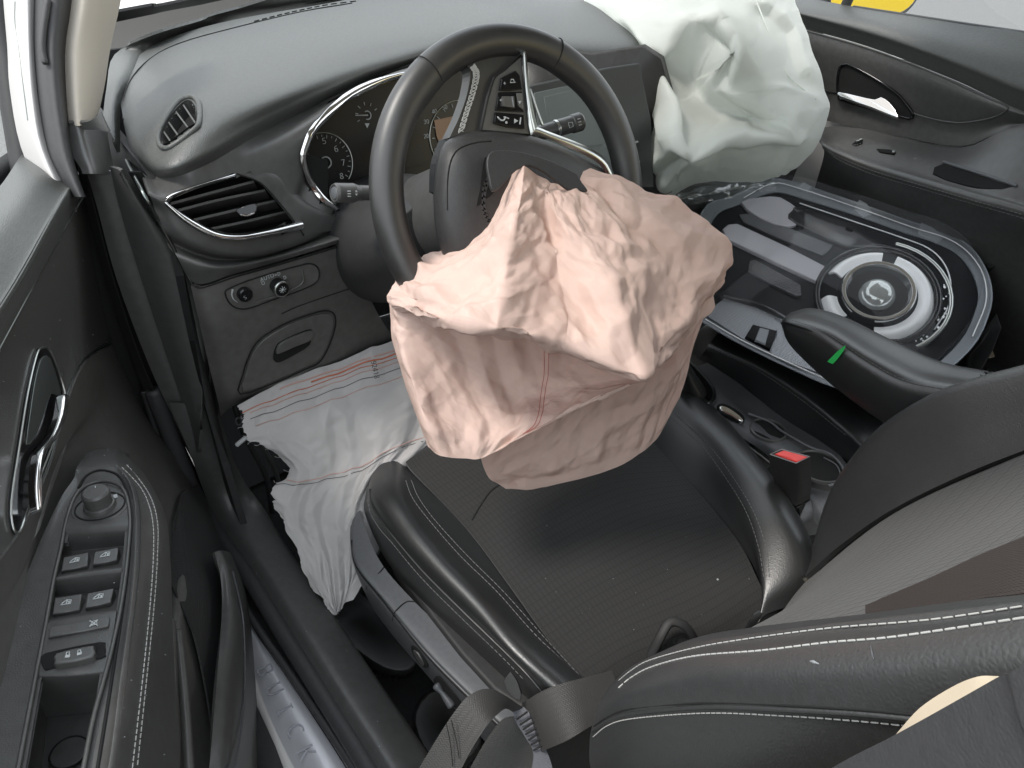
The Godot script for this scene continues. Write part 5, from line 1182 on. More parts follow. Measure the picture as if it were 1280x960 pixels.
	part("recess", slab([V(-0.8937,0.9628,-0.0075),V(-0.8894,0.9503,-0.0226),V(-0.8893,0.9238,-0.0257),V(-0.8916,0.9111,-0.0162),V(-0.8981,0.928,0.0016),V(-0.9076,0.9295,0.0309),V(-0.9198,0.9332,0.0686),V(-0.9275,0.9435,0.0922),V(-0.9188,0.9528,0.0665),V(-0.9078,0.9624,0.0347),V(-0.8993,0.966,0.01)], inward + V(0, 0.5, 0), 0.001, 0.0004, 2), M.dark_satin, h)
	part("recess", slab([V(-0.9044,0.9122,0.024),V(-0.8981,0.9095,0.0054),V(-0.9037,0.9053,0.0239),V(-0.9204,0.9113,0.0745),V(-0.9342,0.9154,0.118),V(-0.9317,0.9213,0.1081),V(-0.9262,0.9229,0.0904),V(-0.9189,0.9176,0.068),V(-0.9113,0.9097,0.046)], inward, 0.001, 0.0004, 2), M.dark_satin, h)
	# armrest
	var arm := [[V(-1.0483,0.87,0.3452),V(-1.0047,0.868,0.384),V(-0.9725,0.868,0.4109),V(-0.9634,0.874,0.42),V(-0.9521,0.845,0.4159),V(-0.9417,0.77,0.3891)],[V(-1.0196,0.87,0.2883),V(-0.9879,0.868,0.3273),V(-0.9472,0.868,0.3544),V(-0.9388,0.874,0.3639),V(-0.9272,0.845,0.3529),V(-0.9057,0.77,0.3226)],[V(-0.99,0.87,0.2288),V(-0.9678,0.868,0.2612),V(-0.9252,0.868,0.2931),V(-0.9181,0.874,0.3026),V(-0.9046,0.845,0.2899),V(-0.887,0.77,0.2454)],[V(-0.9638,0.87,0.1723),V(-0.947,0.868,0.1971),V(-0.9019,0.868,0.2263),V(-0.8954,0.874,0.2364),V(-0.8808,0.845,0.2179),V(-0.8659,0.77,0.1597)],[V(-0.9415,0.87,0.1233),V(-0.932,0.868,0.1462),V(-0.886,0.868,0.1758),V(-0.8802,0.874,0.1861),V(-0.8637,0.845,0.1652),V(-0.8519,0.77,0.1037)],[V(-0.9194,0.87,0.0803),V(-0.9151,0.868,0.0961),V(-0.8741,0.868,0.1281),V(-0.8674,0.873,0.1325),V(-0.8511,0.843,0.1103),V(-0.8392,0.77,0.04)],[V(-0.9052,0.868,0.0569),V(-0.9014,0.866,0.0694),V(-0.87,0.866,0.088),V(-0.8631,0.868,0.0873),V(-0.8512,0.84,0.0627),V(-0.8391,0.77,-0.0166)],[V(-0.8997,0.868,0.042),V(-0.8921,0.868,0.0455),V(-0.8722,0.868,0.0567),V(-0.8649,0.866,0.0599),V(-0.8531,0.84,0.0339),V(-0.8428,0.78,-0.0367)],[V(-0.8909,0.85,0.0053),V(-0.8836,0.855,0.0111),V(-0.8721,0.855,0.0154),V(-0.8636,0.85,0.0152),V(-0.8557,0.82,-0.0168),V(-0.8476,0.77,-0.0757)],[V(-0.8872,0.82,-0.0411),V(-0.8792,0.82,-0.0422),V(-0.8689,0.82,-0.0389),V(-0.8601,0.82,-0.0319),V(-0.8528,0.8,-0.0489),V(-0.8449,0.76,-0.0927)]]
	var opening := PackedVector2Array()
	for p in [V(-0.9862,0.868,0.3407),V(-0.966,0.868,0.2624),V(-0.9527,0.868,0.2183),V(-0.94,0.868,0.1753),V(-0.929,0.868,0.1429),V(-0.9175,0.868,0.1097),V(-0.9041,0.868,0.0827),V(-0.8883,0.868,0.0803),V(-0.8754,0.868,0.0959),V(-0.8769,0.868,0.1286),V(-0.8887,0.868,0.1741),V(-0.905,0.868,0.2244),V(-0.9195,0.868,0.2619),V(-0.9308,0.868,0.2894),V(-0.9436,0.868,0.3173),V(-0.959,0.868,0.3619)]:
		opening.append(Vector2(p.x, p.z))
	var ar := part("armrest", sheet(loft(arm, 10, 10), 0.004, false, func(p): return inside(opening, Vector2(p.x, p.z))), M.trim, d, "padded door armrest with twin stitching")
	var sp := part("dust_specks", specks(loft(arm, 5, 6), 60, 9, 0.0009), M.grey_print, ar)
	sp.set_meta("kind", "stuff")
	part("stitching", stitches([V(-0.8652,0.8683,0.0646),V(-0.8579,0.8613,0.0876),V(-0.8563,0.8596,0.1105),V(-0.8591,0.8581,0.1394),V(-0.8679,0.8572,0.1754),V(-0.8837,0.8552,0.2255),V(-0.9069,0.8547,0.2943),V(-0.9295,0.8526,0.3574)], 0.0032, 0.0016, 0.0005), M.thread, ar)
	part("stitching", stitches([V(-0.8598,0.8581,0.0502),V(-0.8533,0.8501,0.0763),V(-0.852,0.8496,0.1047),V(-0.8556,0.8484,0.134),V(-0.8646,0.8491,0.1688),V(-0.8808,0.8468,0.2194),V(-0.9046,0.8481,0.2905),V(-0.9273,0.8459,0.3545)], 0.0032, 0.0016, 0.0005), M.thread, ar)
	part("armrest_groove", tube([V(-0.9042,0.8665,0.0705),V(-0.8949,0.8679,0.0591),V(-0.8823,0.8687,0.0589),V(-0.871,0.8679,0.0728),V(-0.869,0.8669,0.0957),V(-0.8731,0.8687,0.1293),V(-0.885,0.8687,0.177),V(-0.901,0.8687,0.2273),V(-0.9244,0.8686,0.2939),V(-0.9467,0.8687,0.3563)], 0.0012, 6), M.seam, ar)
	var plate := [[V(-0.9034,0.8695,0.0776),V(-0.8874,0.8695,0.0777),V(-0.8733,0.8695,0.0942)], [V(-0.9191,0.8705,0.1082),V(-0.8958,0.8705,0.1196),V(-0.8747,0.8705,0.133)], [V(-0.9253,0.8705,0.1255),V(-0.9022,0.8705,0.1381),V(-0.8789,0.8705,0.1508)], [V(-0.9327,0.853,0.1273),V(-0.9096,0.853,0.1378),V(-0.8857,0.853,0.1488)], [V(-0.9344,0.852,0.1316),V(-0.9114,0.852,0.1421),V(-0.8875,0.852,0.1531)], [V(-0.9404,0.864,0.165),V(-0.9183,0.864,0.1733),V(-0.893,0.864,0.1835)], [V(-0.9414,0.8695,0.1759),V(-0.9194,0.8695,0.1832),V(-0.8948,0.8695,0.1942)], [V(-0.9479,0.853,0.1744),V(-0.9262,0.853,0.1846),V(-0.9002,0.853,0.1957)], [V(-0.9494,0.852,0.1782),V(-0.9277,0.852,0.1875),V(-0.9015,0.852,0.1977)], [V(-0.9532,0.865,0.2099),V(-0.9325,0.865,0.2181),V(-0.907,0.865,0.2275)], [V(-0.9539,0.8705,0.2198),V(-0.9333,0.8705,0.2271),V(-0.9084,0.8705,0.2372)], [V(-0.9614,0.8705,0.244),V(-0.9412,0.8705,0.2548),V(-0.918,0.8705,0.2651)], [V(-0.9668,0.8695,0.2608),V(-0.9468,0.8695,0.2724),V(-0.9256,0.8695,0.2817)], [V(-0.9697,0.862,0.259),V(-0.9493,0.862,0.2724),V(-0.9292,0.862,0.2826)], [V(-0.975,0.825,0.2437),V(-0.9555,0.825,0.2566),V(-0.937,0.825,0.264)], [V(-0.9769,0.802,0.2434),V(-0.9596,0.802,0.2524),V(-0.9433,0.802,0.2617)], [V(-0.9773,0.8,0.2495),V(-0.9611,0.8,0.2579),V(-0.9454,0.8,0.2667)], [V(-0.9904,0.8,0.2991),V(-0.9757,0.8,0.3089),V(-0.9627,0.8,0.3176)], [V(-0.9959,0.84,0.3533),V(-0.9795,0.84,0.3643),V(-0.9672,0.84,0.3726)]]
	var sw := part("switch_panel", sheet(loft(plate, 5, 4), 0.004), M.trim, d, "switch panel on the door armrest with mirror knob and window switches")
	part("panel_rim", tube([V(-0.9875,0.8712,0.3309),V(-0.9666,0.8712,0.2623),V(-0.9538,0.8712,0.2205),V(-0.9412,0.8712,0.1777),V(-0.9305,0.8712,0.1455),V(-0.9191,0.8712,0.109),V(-0.905,0.8712,0.0812),V(-0.8869,0.8712,0.0776),V(-0.872,0.8712,0.0959),V(-0.8742,0.8712,0.1342),V(-0.8861,0.8712,0.1793),V(-0.9024,0.8712,0.2291),V(-0.9181,0.8712,0.2689),V(-0.9284,0.8712,0.292),V(-0.9416,0.8712,0.3209),V(-0.9538,0.8712,0.3534)], 0.0016, 6), M.trim, sw)
	for e in [[[V(-0.9309,0.868,0.1532),V(-0.9131,0.868,0.1584),V(-0.9167,0.868,0.1735),V(-0.9353,0.868,0.1685)], V(-0.9282,0.8705,0.1687)], [[V(-0.9086,0.868,0.1602),V(-0.8913,0.868,0.1661),V(-0.8956,0.868,0.18),V(-0.9133,0.868,0.1747)], V(-0.9063,0.8705,0.1757)], [[V(-0.9443,0.868,0.1942),V(-0.9262,0.868,0.2013),V(-0.9309,0.868,0.2166),V(-0.9487,0.868,0.2104)], V(-0.9412,0.8705,0.2096)], [[V(-0.9225,0.868,0.2028),V(-0.9045,0.868,0.2088),V(-0.9097,0.868,0.2222),V(-0.9271,0.868,0.2173)], V(-0.9201,0.8705,0.2169)]]:
		var b := part("window_switch", slab(e[0], V(0, 1, 0.18), 0.012, 0.0014, 1), M.trim, sw)
		var px: Vector3 = (e[0][1] - e[0][0]).normalized()
		var py: Vector3 = (e[0][0] - e[0][3]).normalized()
		var q: Vector3 = e[0][0].lerp(e[0][2], 0.5) + V(0, 0.0006, 0) - px * 0.004 - py * 0.001
		part("window_symbol", tube([q, q + px * 0.007, q + px * 0.007 + py * 0.0035, q + px * 0.004 + py * 0.0042, q + px * 0.001 + py * 0.0015], 0.0005, 5, true, 1), M.white_print, b)
		part("window_symbol", tube([q + px * 0.0035, q + px * 0.0045 + py * 0.004], 0.0005, 5, false, 1), M.white_print, b)
		part("window_symbol", slab([q + px * 0.005 + py * 0.0006, q + px * 0.0064 + py * 0.0006, q + px * 0.0064 + py * 0.0028, q + px * 0.005 + py * 0.003], V(0, 1, 0.1), 0.0004, 0.0001), M.white_print, b)
	var lock := part("window_lock_switch", slab([V(-0.9515,0.8735,0.2266),V(-0.9132,0.8735,0.2413),V(-0.9161,0.8735,0.2497),V(-0.9542,0.8735,0.2366)], V(0, 1, 0.1), 0.010, 0.0012, 1), M.trim, sw)
	part("cross_symbol", tube([V(-0.9273,0.8741,0.243),V(-0.9212,0.8741,0.2401)], 0.0005, 5, false, 1), M.white_print, lock)
	part("cross_symbol", tube([V(-0.9262,0.8741,0.2377),V(-0.9223,0.8741,0.2454)], 0.0005, 5, false, 1), M.white_print, lock)
	part("cross_symbol", tube([V(-0.9266,0.8741,0.2426),V(-0.9224,0.8741,0.2436),V(-0.9217,0.8741,0.2398),V(-0.9249,0.8741,0.2394)], 0.0004, 5, true, 1), M.white_print, lock)
	var lk := part("door_lock_switch", slab([V(-0.9613,0.8722,0.2495),V(-0.9525,0.8722,0.2497),V(-0.924,0.8722,0.2594),V(-0.9217,0.8722,0.2642),V(-0.9232,0.8722,0.2713),V(-0.9265,0.8722,0.2739),V(-0.956,0.8722,0.264),V(-0.9616,0.8722,0.261)], V(0, 1, 0), 0.003, 0.0006, 2), M.void, sw)
	part("rocker", slab([V(-0.9512,0.878,0.2571),V(-0.9304,0.878,0.2635),V(-0.9285,0.878,0.2672),V(-0.9311,0.878,0.275),V(-0.9525,0.878,0.2679),V(-0.9539,0.878,0.264)], V(0, 1, 0.1), 0.008, 0.002, 2), M.trim, lk)
	for e in [[V(-0.9469,0.8787,0.266),V(-0.944,0.8787,0.2671),V(-0.9428,0.8787,0.2632)], [V(-0.9396,0.8787,0.2685),V(-0.9365,0.8787,0.2689),V(-0.9359,0.8787,0.2654)]]:
		var px2: Vector3 = e[1] - e[0]
		var py2: Vector3 = e[2] - e[1]
		part("padlock_symbol", slab([e[0], e[1], e[1] + py2 * 0.55, e[0] + py2 * 0.55], V(0, 1, 0), 0.0005, 0.0001), M.white_print, lk)
		part("padlock_symbol", tube([e[0] + px2 * 0.2 + py2 * 0.5, e[0] + px2 * 0.2 + py2 * 1.1, e[0] + px2 * 0.8 + py2 * 1.1, e[0] + px2 * 0.8 + py2 * 0.5], 0.0004, 5, false, 1), M.white_print, lk)
	var mk: Vector3 = V(-0.8933,0.8712,0.1115)
	var ml := V(-0.3019,0,0.9534)
	var mc := ml.cross(up)
	part("mirror_dial", slab(oval(mk, mc * 0.0235, ml * 0.0205, 28), up, 0.003, 0.0012), M.trim, sw, "raised oval round the mirror adjusting knob")
	part("mirror_dial", tube(oval(mk + up * 0.0004, mc * 0.0200, ml * 0.0172, 28), 0.0007, 6, true, 1), M.seam, sw)
	part("mirror_knob", turned([Vector2(0.0135, 0.0), Vector2(0.0125, 0.004), Vector2(0.0112, 0.0045), Vector2(0.0108, 0.012), Vector2(0.0115, 0.0125), Vector2(0.0113, 0.0165), Vector2(0.0095, 0.0182), Vector2(0.0001, 0.0182)], mk, up, 32), M.trim, sw)
	part("mirror_mark", tube([mk + up * 0.0186 - ml * 0.006, mk + up * 0.0186 - ml * 0.004], 0.0005, 5, false, 1), M.white_print, sw)
	part("mirror_mark", slab([V(-0.8809,0.8722,0.1038),V(-0.8775,0.8722,0.1036),V(-0.8779,0.8722,0.1082),V(-0.8813,0.8722,0.1085)], up, 0.0004, 0.0001), M.white_print, sw)
	part("pull_cup_cap", slab(oval(V(-0.9676,0.8008,0.283), mc * 0.0125, ml * 0.0120, 24), up, 0.0012, 0.0004), M.trim, sw, "round screw cap in the floor of the door pull")
	part("pull_cup_cap", tube(oval(V(-0.9676,0.8012,0.2833), mc * 0.0130, ml * 0.0125, 24), 0.0006, 6, true, 1), M.seam, sw)
	# speaker cloth and pocket
	part("speaker_grille", sheet(loft([[V(-0.8183,0.6273,-0.1042),V(-0.7905,0.6079,-0.1766),V(-0.7489,0.5003,-0.3023)], [V(-0.8308,0.6225,-0.0737),V(-0.804,0.6066,-0.1002),V(-0.7587,0.5097,-0.19)], [V(-0.8502,0.6354,-0.0017),V(-0.8149,0.5964,-0.019),V(-0.7685,0.4853,-0.1144)], [V(-0.8491,0.6318,0.0781),V(-0.8293,0.5835,0.0432),V(-0.7952,0.4918,-0.0265)], [V(-0.856,0.5923,0.1214),V(-0.8446,0.5631,0.1017),V(-0.8296,0.5212,0.0753)], [V(-0.8652,0.5599,0.1593),V(-0.8631,0.5539,0.1575),V(-0.8592,0.5456,0.1518)]], 5, 5), 0.002), M.speaker_cloth, d, "ribbed speaker grille low in the door panel")
	part("door_pocket", sheet(loft([[V(-0.7891,0.6037,-0.049),V(-0.7945,0.587,-0.0164),V(-0.8109,0.582,0.0342),V(-0.8507,0.6186,0.1566),V(-0.8946,0.6364,0.2757)], [V(-0.779,0.5927,-0.0576),V(-0.7808,0.5826,-0.0261),V(-0.7973,0.5754,0.0312),V(-0.8357,0.5967,0.1494),V(-0.8839,0.6396,0.2848)], [V(-0.7657,0.5533,-0.0887),V(-0.764,0.5119,-0.0714),V(-0.7817,0.5209,-0.0038),V(-0.8213,0.5283,0.1179),V(-0.8782,0.6252,0.2801)], [V(-0.7536,0.4902,-0.1421),V(-0.7484,0.424,-0.1322),V(-0.7572,0.3961,-0.0922),V(-0.785,0.322,-0.0068),V(-0.8288,0.2932,0.115)], [V(-0.7255,0.3328,-0.2935),V(-0.7163,0.2324,-0.2957),V(-0.7211,0.1631,-0.2746),V(-0.7569,0.0843,-0.1645),V(-0.813,0.0964,0.0082)]], 5, 5), 0.004), M.trim, d, "dark door pocket edge below the speaker grille")
	part("pocket_edge", tube([V(-0.7813,0.6078,-0.0004),V(-0.7833,0.5324,0.0059),V(-0.8025,0.5228,0.0649),V(-0.8245,0.5408,0.1327),V(-0.8488,0.5858,0.2074),V(-0.8834,0.6741,0.3139)], 0.0012, 6), M.trim_grey, d)
	part("pocket_rib", tube([V(-0.872,0.726,0.1412),V(-0.8899,0.7053,0.1964),V(-0.912,0.667,0.2482),V(-0.9259,0.6698,0.291)], 0.006, 8), M.trim, d)
	part("pocket_rib", tube([V(-0.8672,0.7048,0.1364),V(-0.8818,0.6741,0.1877),V(-0.899,0.6419,0.2406),V(-0.9109,0.6286,0.2773)], 0.005, 8), M.trim, d)
	part("window_frame", tube([V(-0.7915,1.2399,-0.5546),V(-0.8145,1.1519,-0.4943),V(-0.8197,1.1122,-0.4631),V(-0.8281,1.0723,-0.4343),V(-0.8379,1.0245,-0.3994),V(-0.8491,0.9687,-0.3586)], 0.016, 10), M.matt_black, d)

# ---------- passenger's door ----------
func passenger_door() -> void:
	var d := thing("passenger_door", "closed passenger's door with dark trim, chrome handle and stitched armrest", "car door", V(0.74, 0.35, -0.1))
	var inward := V(-1, 0, 0)
	var skin := [[V(0.75,1.1082,-0.5168),V(0.75,1.1088,-0.3437),V(0.75,1.1139,-0.2004),V(0.75,1.1176,-0.0931),V(0.75,1.1233,0.0394)],[V(0.705,1.0946,-0.4703),V(0.705,1.0981,-0.2935),V(0.705,1.0923,-0.1562),V(0.705,1.0869,-0.0484),V(0.705,1.08,0.0792)],[V(0.688,1.0864,-0.437),V(0.688,1.0813,-0.2571),V(0.688,1.0699,-0.1205),V(0.688,1.059,-0.0201),V(0.688,1.0449,0.1023)],[V(0.694,1.076,-0.4297),V(0.694,1.0684,-0.2585),V(0.694,1.0554,-0.1102),V(0.694,1.0407,-0.0036),V(0.694,1.0275,0.107)],[V(0.704,1.0555,-0.4223),V(0.704,1.0495,-0.2566),V(0.704,1.03,-0.073),V(0.704,1.0149,0.02),V(0.704,1.0026,0.113)]]
	for r in skin:
		r.append_array([r[4] + V(0, -0.01, 0.3), r[4] + V(0, -0.02, 0.62)])
	part("belt_pad", sheet(loft(skin, 6, 5), 0.003), M.dash_pad, d, "grey pad along the top of the far door")
	var panel := [[V(0.704,1.0539,-0.4218),V(0.704,1.048,-0.2561),V(0.704,1.0286,-0.0724),V(0.704,1.0136,0.0205),V(0.704,1.0013,0.1136)],[V(0.702,1.0208,-0.3882),V(0.702,1.0188,-0.2539),V(0.702,1.0069,-0.0962),V(0.702,1,0.0118),V(0.702,0.9979,0.116)],[V(0.71,0.9673,-0.3596),V(0.71,0.972,-0.2428),V(0.71,0.9711,-0.1131),V(0.71,0.9738,-0.0054),V(0.71,0.991,0.1152)],[V(0.718,0.9199,-0.337),V(0.718,0.9271,-0.2323),V(0.718,0.9342,-0.1039),V(0.718,0.9435,-0.0056),V(0.718,0.9852,0.1139)],[V(0.714,0.8813,-0.317),V(0.714,0.8892,-0.2162),V(0.714,0.8981,-0.1239),V(0.714,0.9158,-0.0004),V(0.714,0.9849,0.1159)]]
	for r in panel:
		r.append_array([r[4] + V(0, -0.01, 0.3), r[4] + V(0, -0.02, 0.62)])
	part("door_panel", sheet(loft(panel, 6, 5), 0.004), M.trim, d)
	part("insert_line", tube([V(0.7029,1.0529,-0.4192),V(0.7029,1.0467,-0.2555),V(0.7029,1.0327,-0.1156),V(0.7025,1.0142,-0.0024),V(0.7024,1.0077,0.0476),V(0.701,0.9991,0.0547),V(0.7087,0.9787,0.0319),V(0.7141,0.9559,-0.0172),V(0.7152,0.9477,-0.0595),V(0.7152,0.9462,-0.1074),V(0.7148,0.9473,-0.1218)], 0.0016, 6), M.trim, d)
	part("insert_line", tube([V(0.714,0.9443,-0.3009),V(0.7142,0.9414,-0.3273),V(0.7148,0.9381,-0.345)], 0.0012, 6), M.seam, d)
	var hb := [V(0.7022,0.9973,-0.3059),V(0.7007,1.0066,-0.294),V(0.7006,1.0067,-0.2781),V(0.7025,0.9947,-0.2212),V(0.7055,0.9781,-0.1669),V(0.7091,0.9619,-0.1395),V(0.7129,0.9469,-0.1218),V(0.7145,0.937,-0.1226),V(0.7147,0.9341,-0.1398),V(0.7146,0.9324,-0.2106),V(0.7141,0.933,-0.2821),V(0.7131,0.9383,-0.2956),V(0.7078,0.9654,-0.3051)]
	var h := part("inner_handle", slab(hb, inward, 0.004, 0.001, 2), M.void, d, "chrome inner handle of the far door in its black recess")
	part("handle_edge", tube(hb, 0.003, 8, true, 3), M.gloss_black, h)
	part("lever", slab([V(0.6971,0.9528,-0.2888),V(0.6969,0.9559,-0.24),V(0.6965,0.9584,-0.2021),V(0.6947,0.9668,-0.189),V(0.6958,0.9615,-0.1692),V(0.6988,0.9492,-0.1518),V(0.7015,0.9354,-0.1424),V(0.7017,0.9333,-0.1564),V(0.7008,0.9377,-0.2068),V(0.6993,0.9418,-0.2845)], inward + V(0, 0.7, 0.1), 0.010, 0.003, 2), M.chrome, h)
	var arm := [[V(0.714,0.8605,-0.3275),V(0.714,0.8756,-0.2852),V(0.714,0.8892,-0.2162),V(0.714,0.8966,-0.1233),V(0.714,0.9129,0.0007),V(0.714,0.9875,0.1148)],[V(0.67,0.8645,-0.296),V(0.67,0.8742,-0.249),V(0.67,0.8812,-0.1643),V(0.67,0.8847,-0.0736),V(0.67,0.8948,0.0322),V(0.67,0.9356,0.1578)],[V(0.63,0.8689,-0.2634),V(0.63,0.865,-0.2171),V(0.63,0.8636,-0.1313),V(0.63,0.8673,-0.0251),V(0.63,0.873,0.0787),V(0.63,0.8817,0.1998)],[V(0.615,0.867,-0.2475),V(0.615,0.8606,-0.2049),V(0.615,0.858,-0.1193),V(0.615,0.8622,-0.0141),V(0.615,0.867,0.0893),V(0.615,0.8737,0.2103)],[V(0.61,0.8587,-0.237),V(0.61,0.8525,-0.1946),V(0.61,0.8492,-0.1128),V(0.61,0.8538,-0.0079),V(0.61,0.8591,0.0952),V(0.61,0.8663,0.2159)],[V(0.615,0.8423,-0.2311),V(0.615,0.8316,-0.1871),V(0.615,0.8323,-0.1101),V(0.615,0.8377,-0.0048),V(0.615,0.8437,0.0987),V(0.615,0.8505,0.2203)],[V(0.65,0.7646,-0.2526),V(0.65,0.7559,-0.1966),V(0.65,0.757,-0.1065),V(0.65,0.7578,0.0044),V(0.65,0.773,0.1082),V(0.65,0.7767,0.2357)],[V(0.67,0.6184,-0.2655),V(0.67,0.615,-0.1741),V(0.67,0.6112,-0.0677),V(0.67,0.6151,0.0467),V(0.67,0.6299,0.1552),V(0.67,0.5977,0.3034)]]
	for r in arm:
		r.append_array([r[5] + V(0, -0.01, 0.3), r[5] + V(0, -0.02, 0.62)])
	part("lower_panel", sheet(loft([arm[7], [V(0.69, 0.40, -0.45), V(0.69, 0.40, -0.3), V(0.69, 0.40, -0.15), V(0.69, 0.40, 0.0), V(0.69, 0.40, 0.15), V(0.69, 0.40, 0.3), V(0.69, 0.40, 0.5), V(0.69, 0.40, 0.75)]], 4, 3), 0.004), M.trim, d)
	var ar := part("armrest", sheet(loft(arm, 6, 5), 0.004), M.trim, d, "stitched armrest of the far door")
	part("stitching", stitches([V(0.6093,0.8592,-0.2249),V(0.6089,0.851,-0.194),V(0.6089,0.8478,-0.1122),V(0.6089,0.8525,-0.0073),V(0.6089,0.8578,0.0958),V(0.6089,0.8636,0.1921)], 0.005, 0.003, 0.0007), M.thread_dark, ar)
	part("stitching", stitches([V(0.609,0.8553,-0.2195),V(0.6092,0.8456,-0.1885),V(0.6104,0.8408,-0.1108),V(0.6106,0.8457,-0.0059),V(0.6104,0.8514,0.0974),V(0.6103,0.8575,0.1939)], 0.005, 0.003, 0.0007), M.thread_dark, ar)
	part("pull_cup", slab([V(0.6338,0.8725,-0.0022),V(0.6637,0.8882,-0.0024),V(0.6522,0.8921,0.0741),V(0.6431,0.8958,0.146),V(0.6379,0.8884,0.1387),V(0.6326,0.8798,0.1097),V(0.6279,0.8733,0.0642)], V(-0.6, 0.8, 0), 0.003, 0.0008, 2), M.void, d)
	part("pull_cup", tube([V(0.6651,0.8899,-0.0039),V(0.6528,0.8938,0.0728),V(0.6423,0.8964,0.1459)], 0.0035, 6), M.trim_grey, d)
	var s1 := part("window_switch", slab([V(0.6467,0.8736,-0.194),V(0.659,0.8784,-0.1945),V(0.6671,0.8821,-0.1838),V(0.6571,0.8785,-0.1776),V(0.6456,0.8734,-0.1834)], V(-0.5, 0.9, 0), 0.003, 0.001, 1), M.gloss_black, d)
	part("switch_tip", tube([V(0.6542,0.879,-0.1894),V(0.6584,0.8807,-0.187)], 0.002, 6, false, 1), M.satin, s1)
	part("switch_tip", tube([V(0.6615,0.8819,-0.1876),V(0.6646,0.8833,-0.1843)], 0.002, 6, false, 1), M.satin, s1)
	var s2 := part("lock_switch", slab([V(0.6531,0.8781,-0.1405),V(0.6607,0.8823,-0.1171),V(0.6593,0.8821,-0.1016),V(0.6522,0.8789,-0.0996),V(0.6476,0.8758,-0.1286)], V(-0.5, 0.9, 0), 0.003, 0.001, 1), M.void, d)
	part("switch_tip", tube([V(0.6541,0.8818,-0.1054),V(0.6553,0.8824,-0.1028)], 0.002, 6, false, 1), M.white_print, s2)
	part("door_shell", slab([V(0.80, 1.02, -0.62), V(0.80, 1.04, 0.75), V(0.82, 0.75, 0.75), V(0.80, 0.36, 0.70), V(0.80, 0.36, -0.55), V(0.82, 0.75, -0.62)], V(1, 0, 0), 0.02, 0.004), M.white_paint, d)
	part("quarter_post", tube([V(0.76,1.081,-0.3754),V(0.76,1.1091,-0.3688),V(0.76,1.1394,-0.3633),V(0.76,1.1946,-0.3554)], 0.011, 8), M.matt_black, d)
	part("window_glass", sheet(loft([[V(0.745, 1.09, -0.75), V(0.755, 1.07, 0.0), V(0.755, 1.06, 0.75)], [V(0.66, 1.55, -0.25), V(0.65, 1.57, 0.1), V(0.64, 1.57, 0.75)]], 4, 4)), M.window_glass, d)
	part("window_seal", tube([V(0.752,1.107,-0.3445),V(0.752,1.1122,-0.2009),V(0.752,1.116,-0.0936),V(0.752,1.1218,0.0391)], 0.004, 6), M.rubber, d)
	# door mirror
	var m := thing("door_mirror", "passenger's door mirror with yellow showing in its glass outside the far window", "door mirror", V(0.95, 1.05, -0.46))
	var mn := V(-0.35, 0.05, 0.93).normalized()
	var mp := V(0.95, 1.1, -0.45)
	part("housing", body([oval(mp + mn * 0.012 + V(0.02, 0.03, 0), V(0.125, 0, 0.045), V(0.01, 0.085, 0), 24, 0.7), oval(mp - mn * 0.03 + V(0.02, 0.03, 0), V(0.125, 0, 0.045), V(0.01, 0.085, 0), 24, 0.7), oval(mp - mn * 0.09 + V(0.02, 0.03, 0), V(0.06, 0, 0.02), V(0.0, 0.04, 0), 24, 0.7)], 3, 3), M.trim_grey, m)
	part("mirror_glass", slab(oval(mp + mn * 0.022 + V(0.02, 0.032, 0), V(0.112, 0, 0.042), V(0.01, 0.072, 0), 32, 0.6), mn, 0.006, 0.002), M.mirror, m)
	part("mirror_arm", tube([V(0.76, 1.04, -0.48), V(0.82, 1.04, -0.48), V(0.87, 1.06, -0.47)], 0.025, 10), M.matt_black, m)


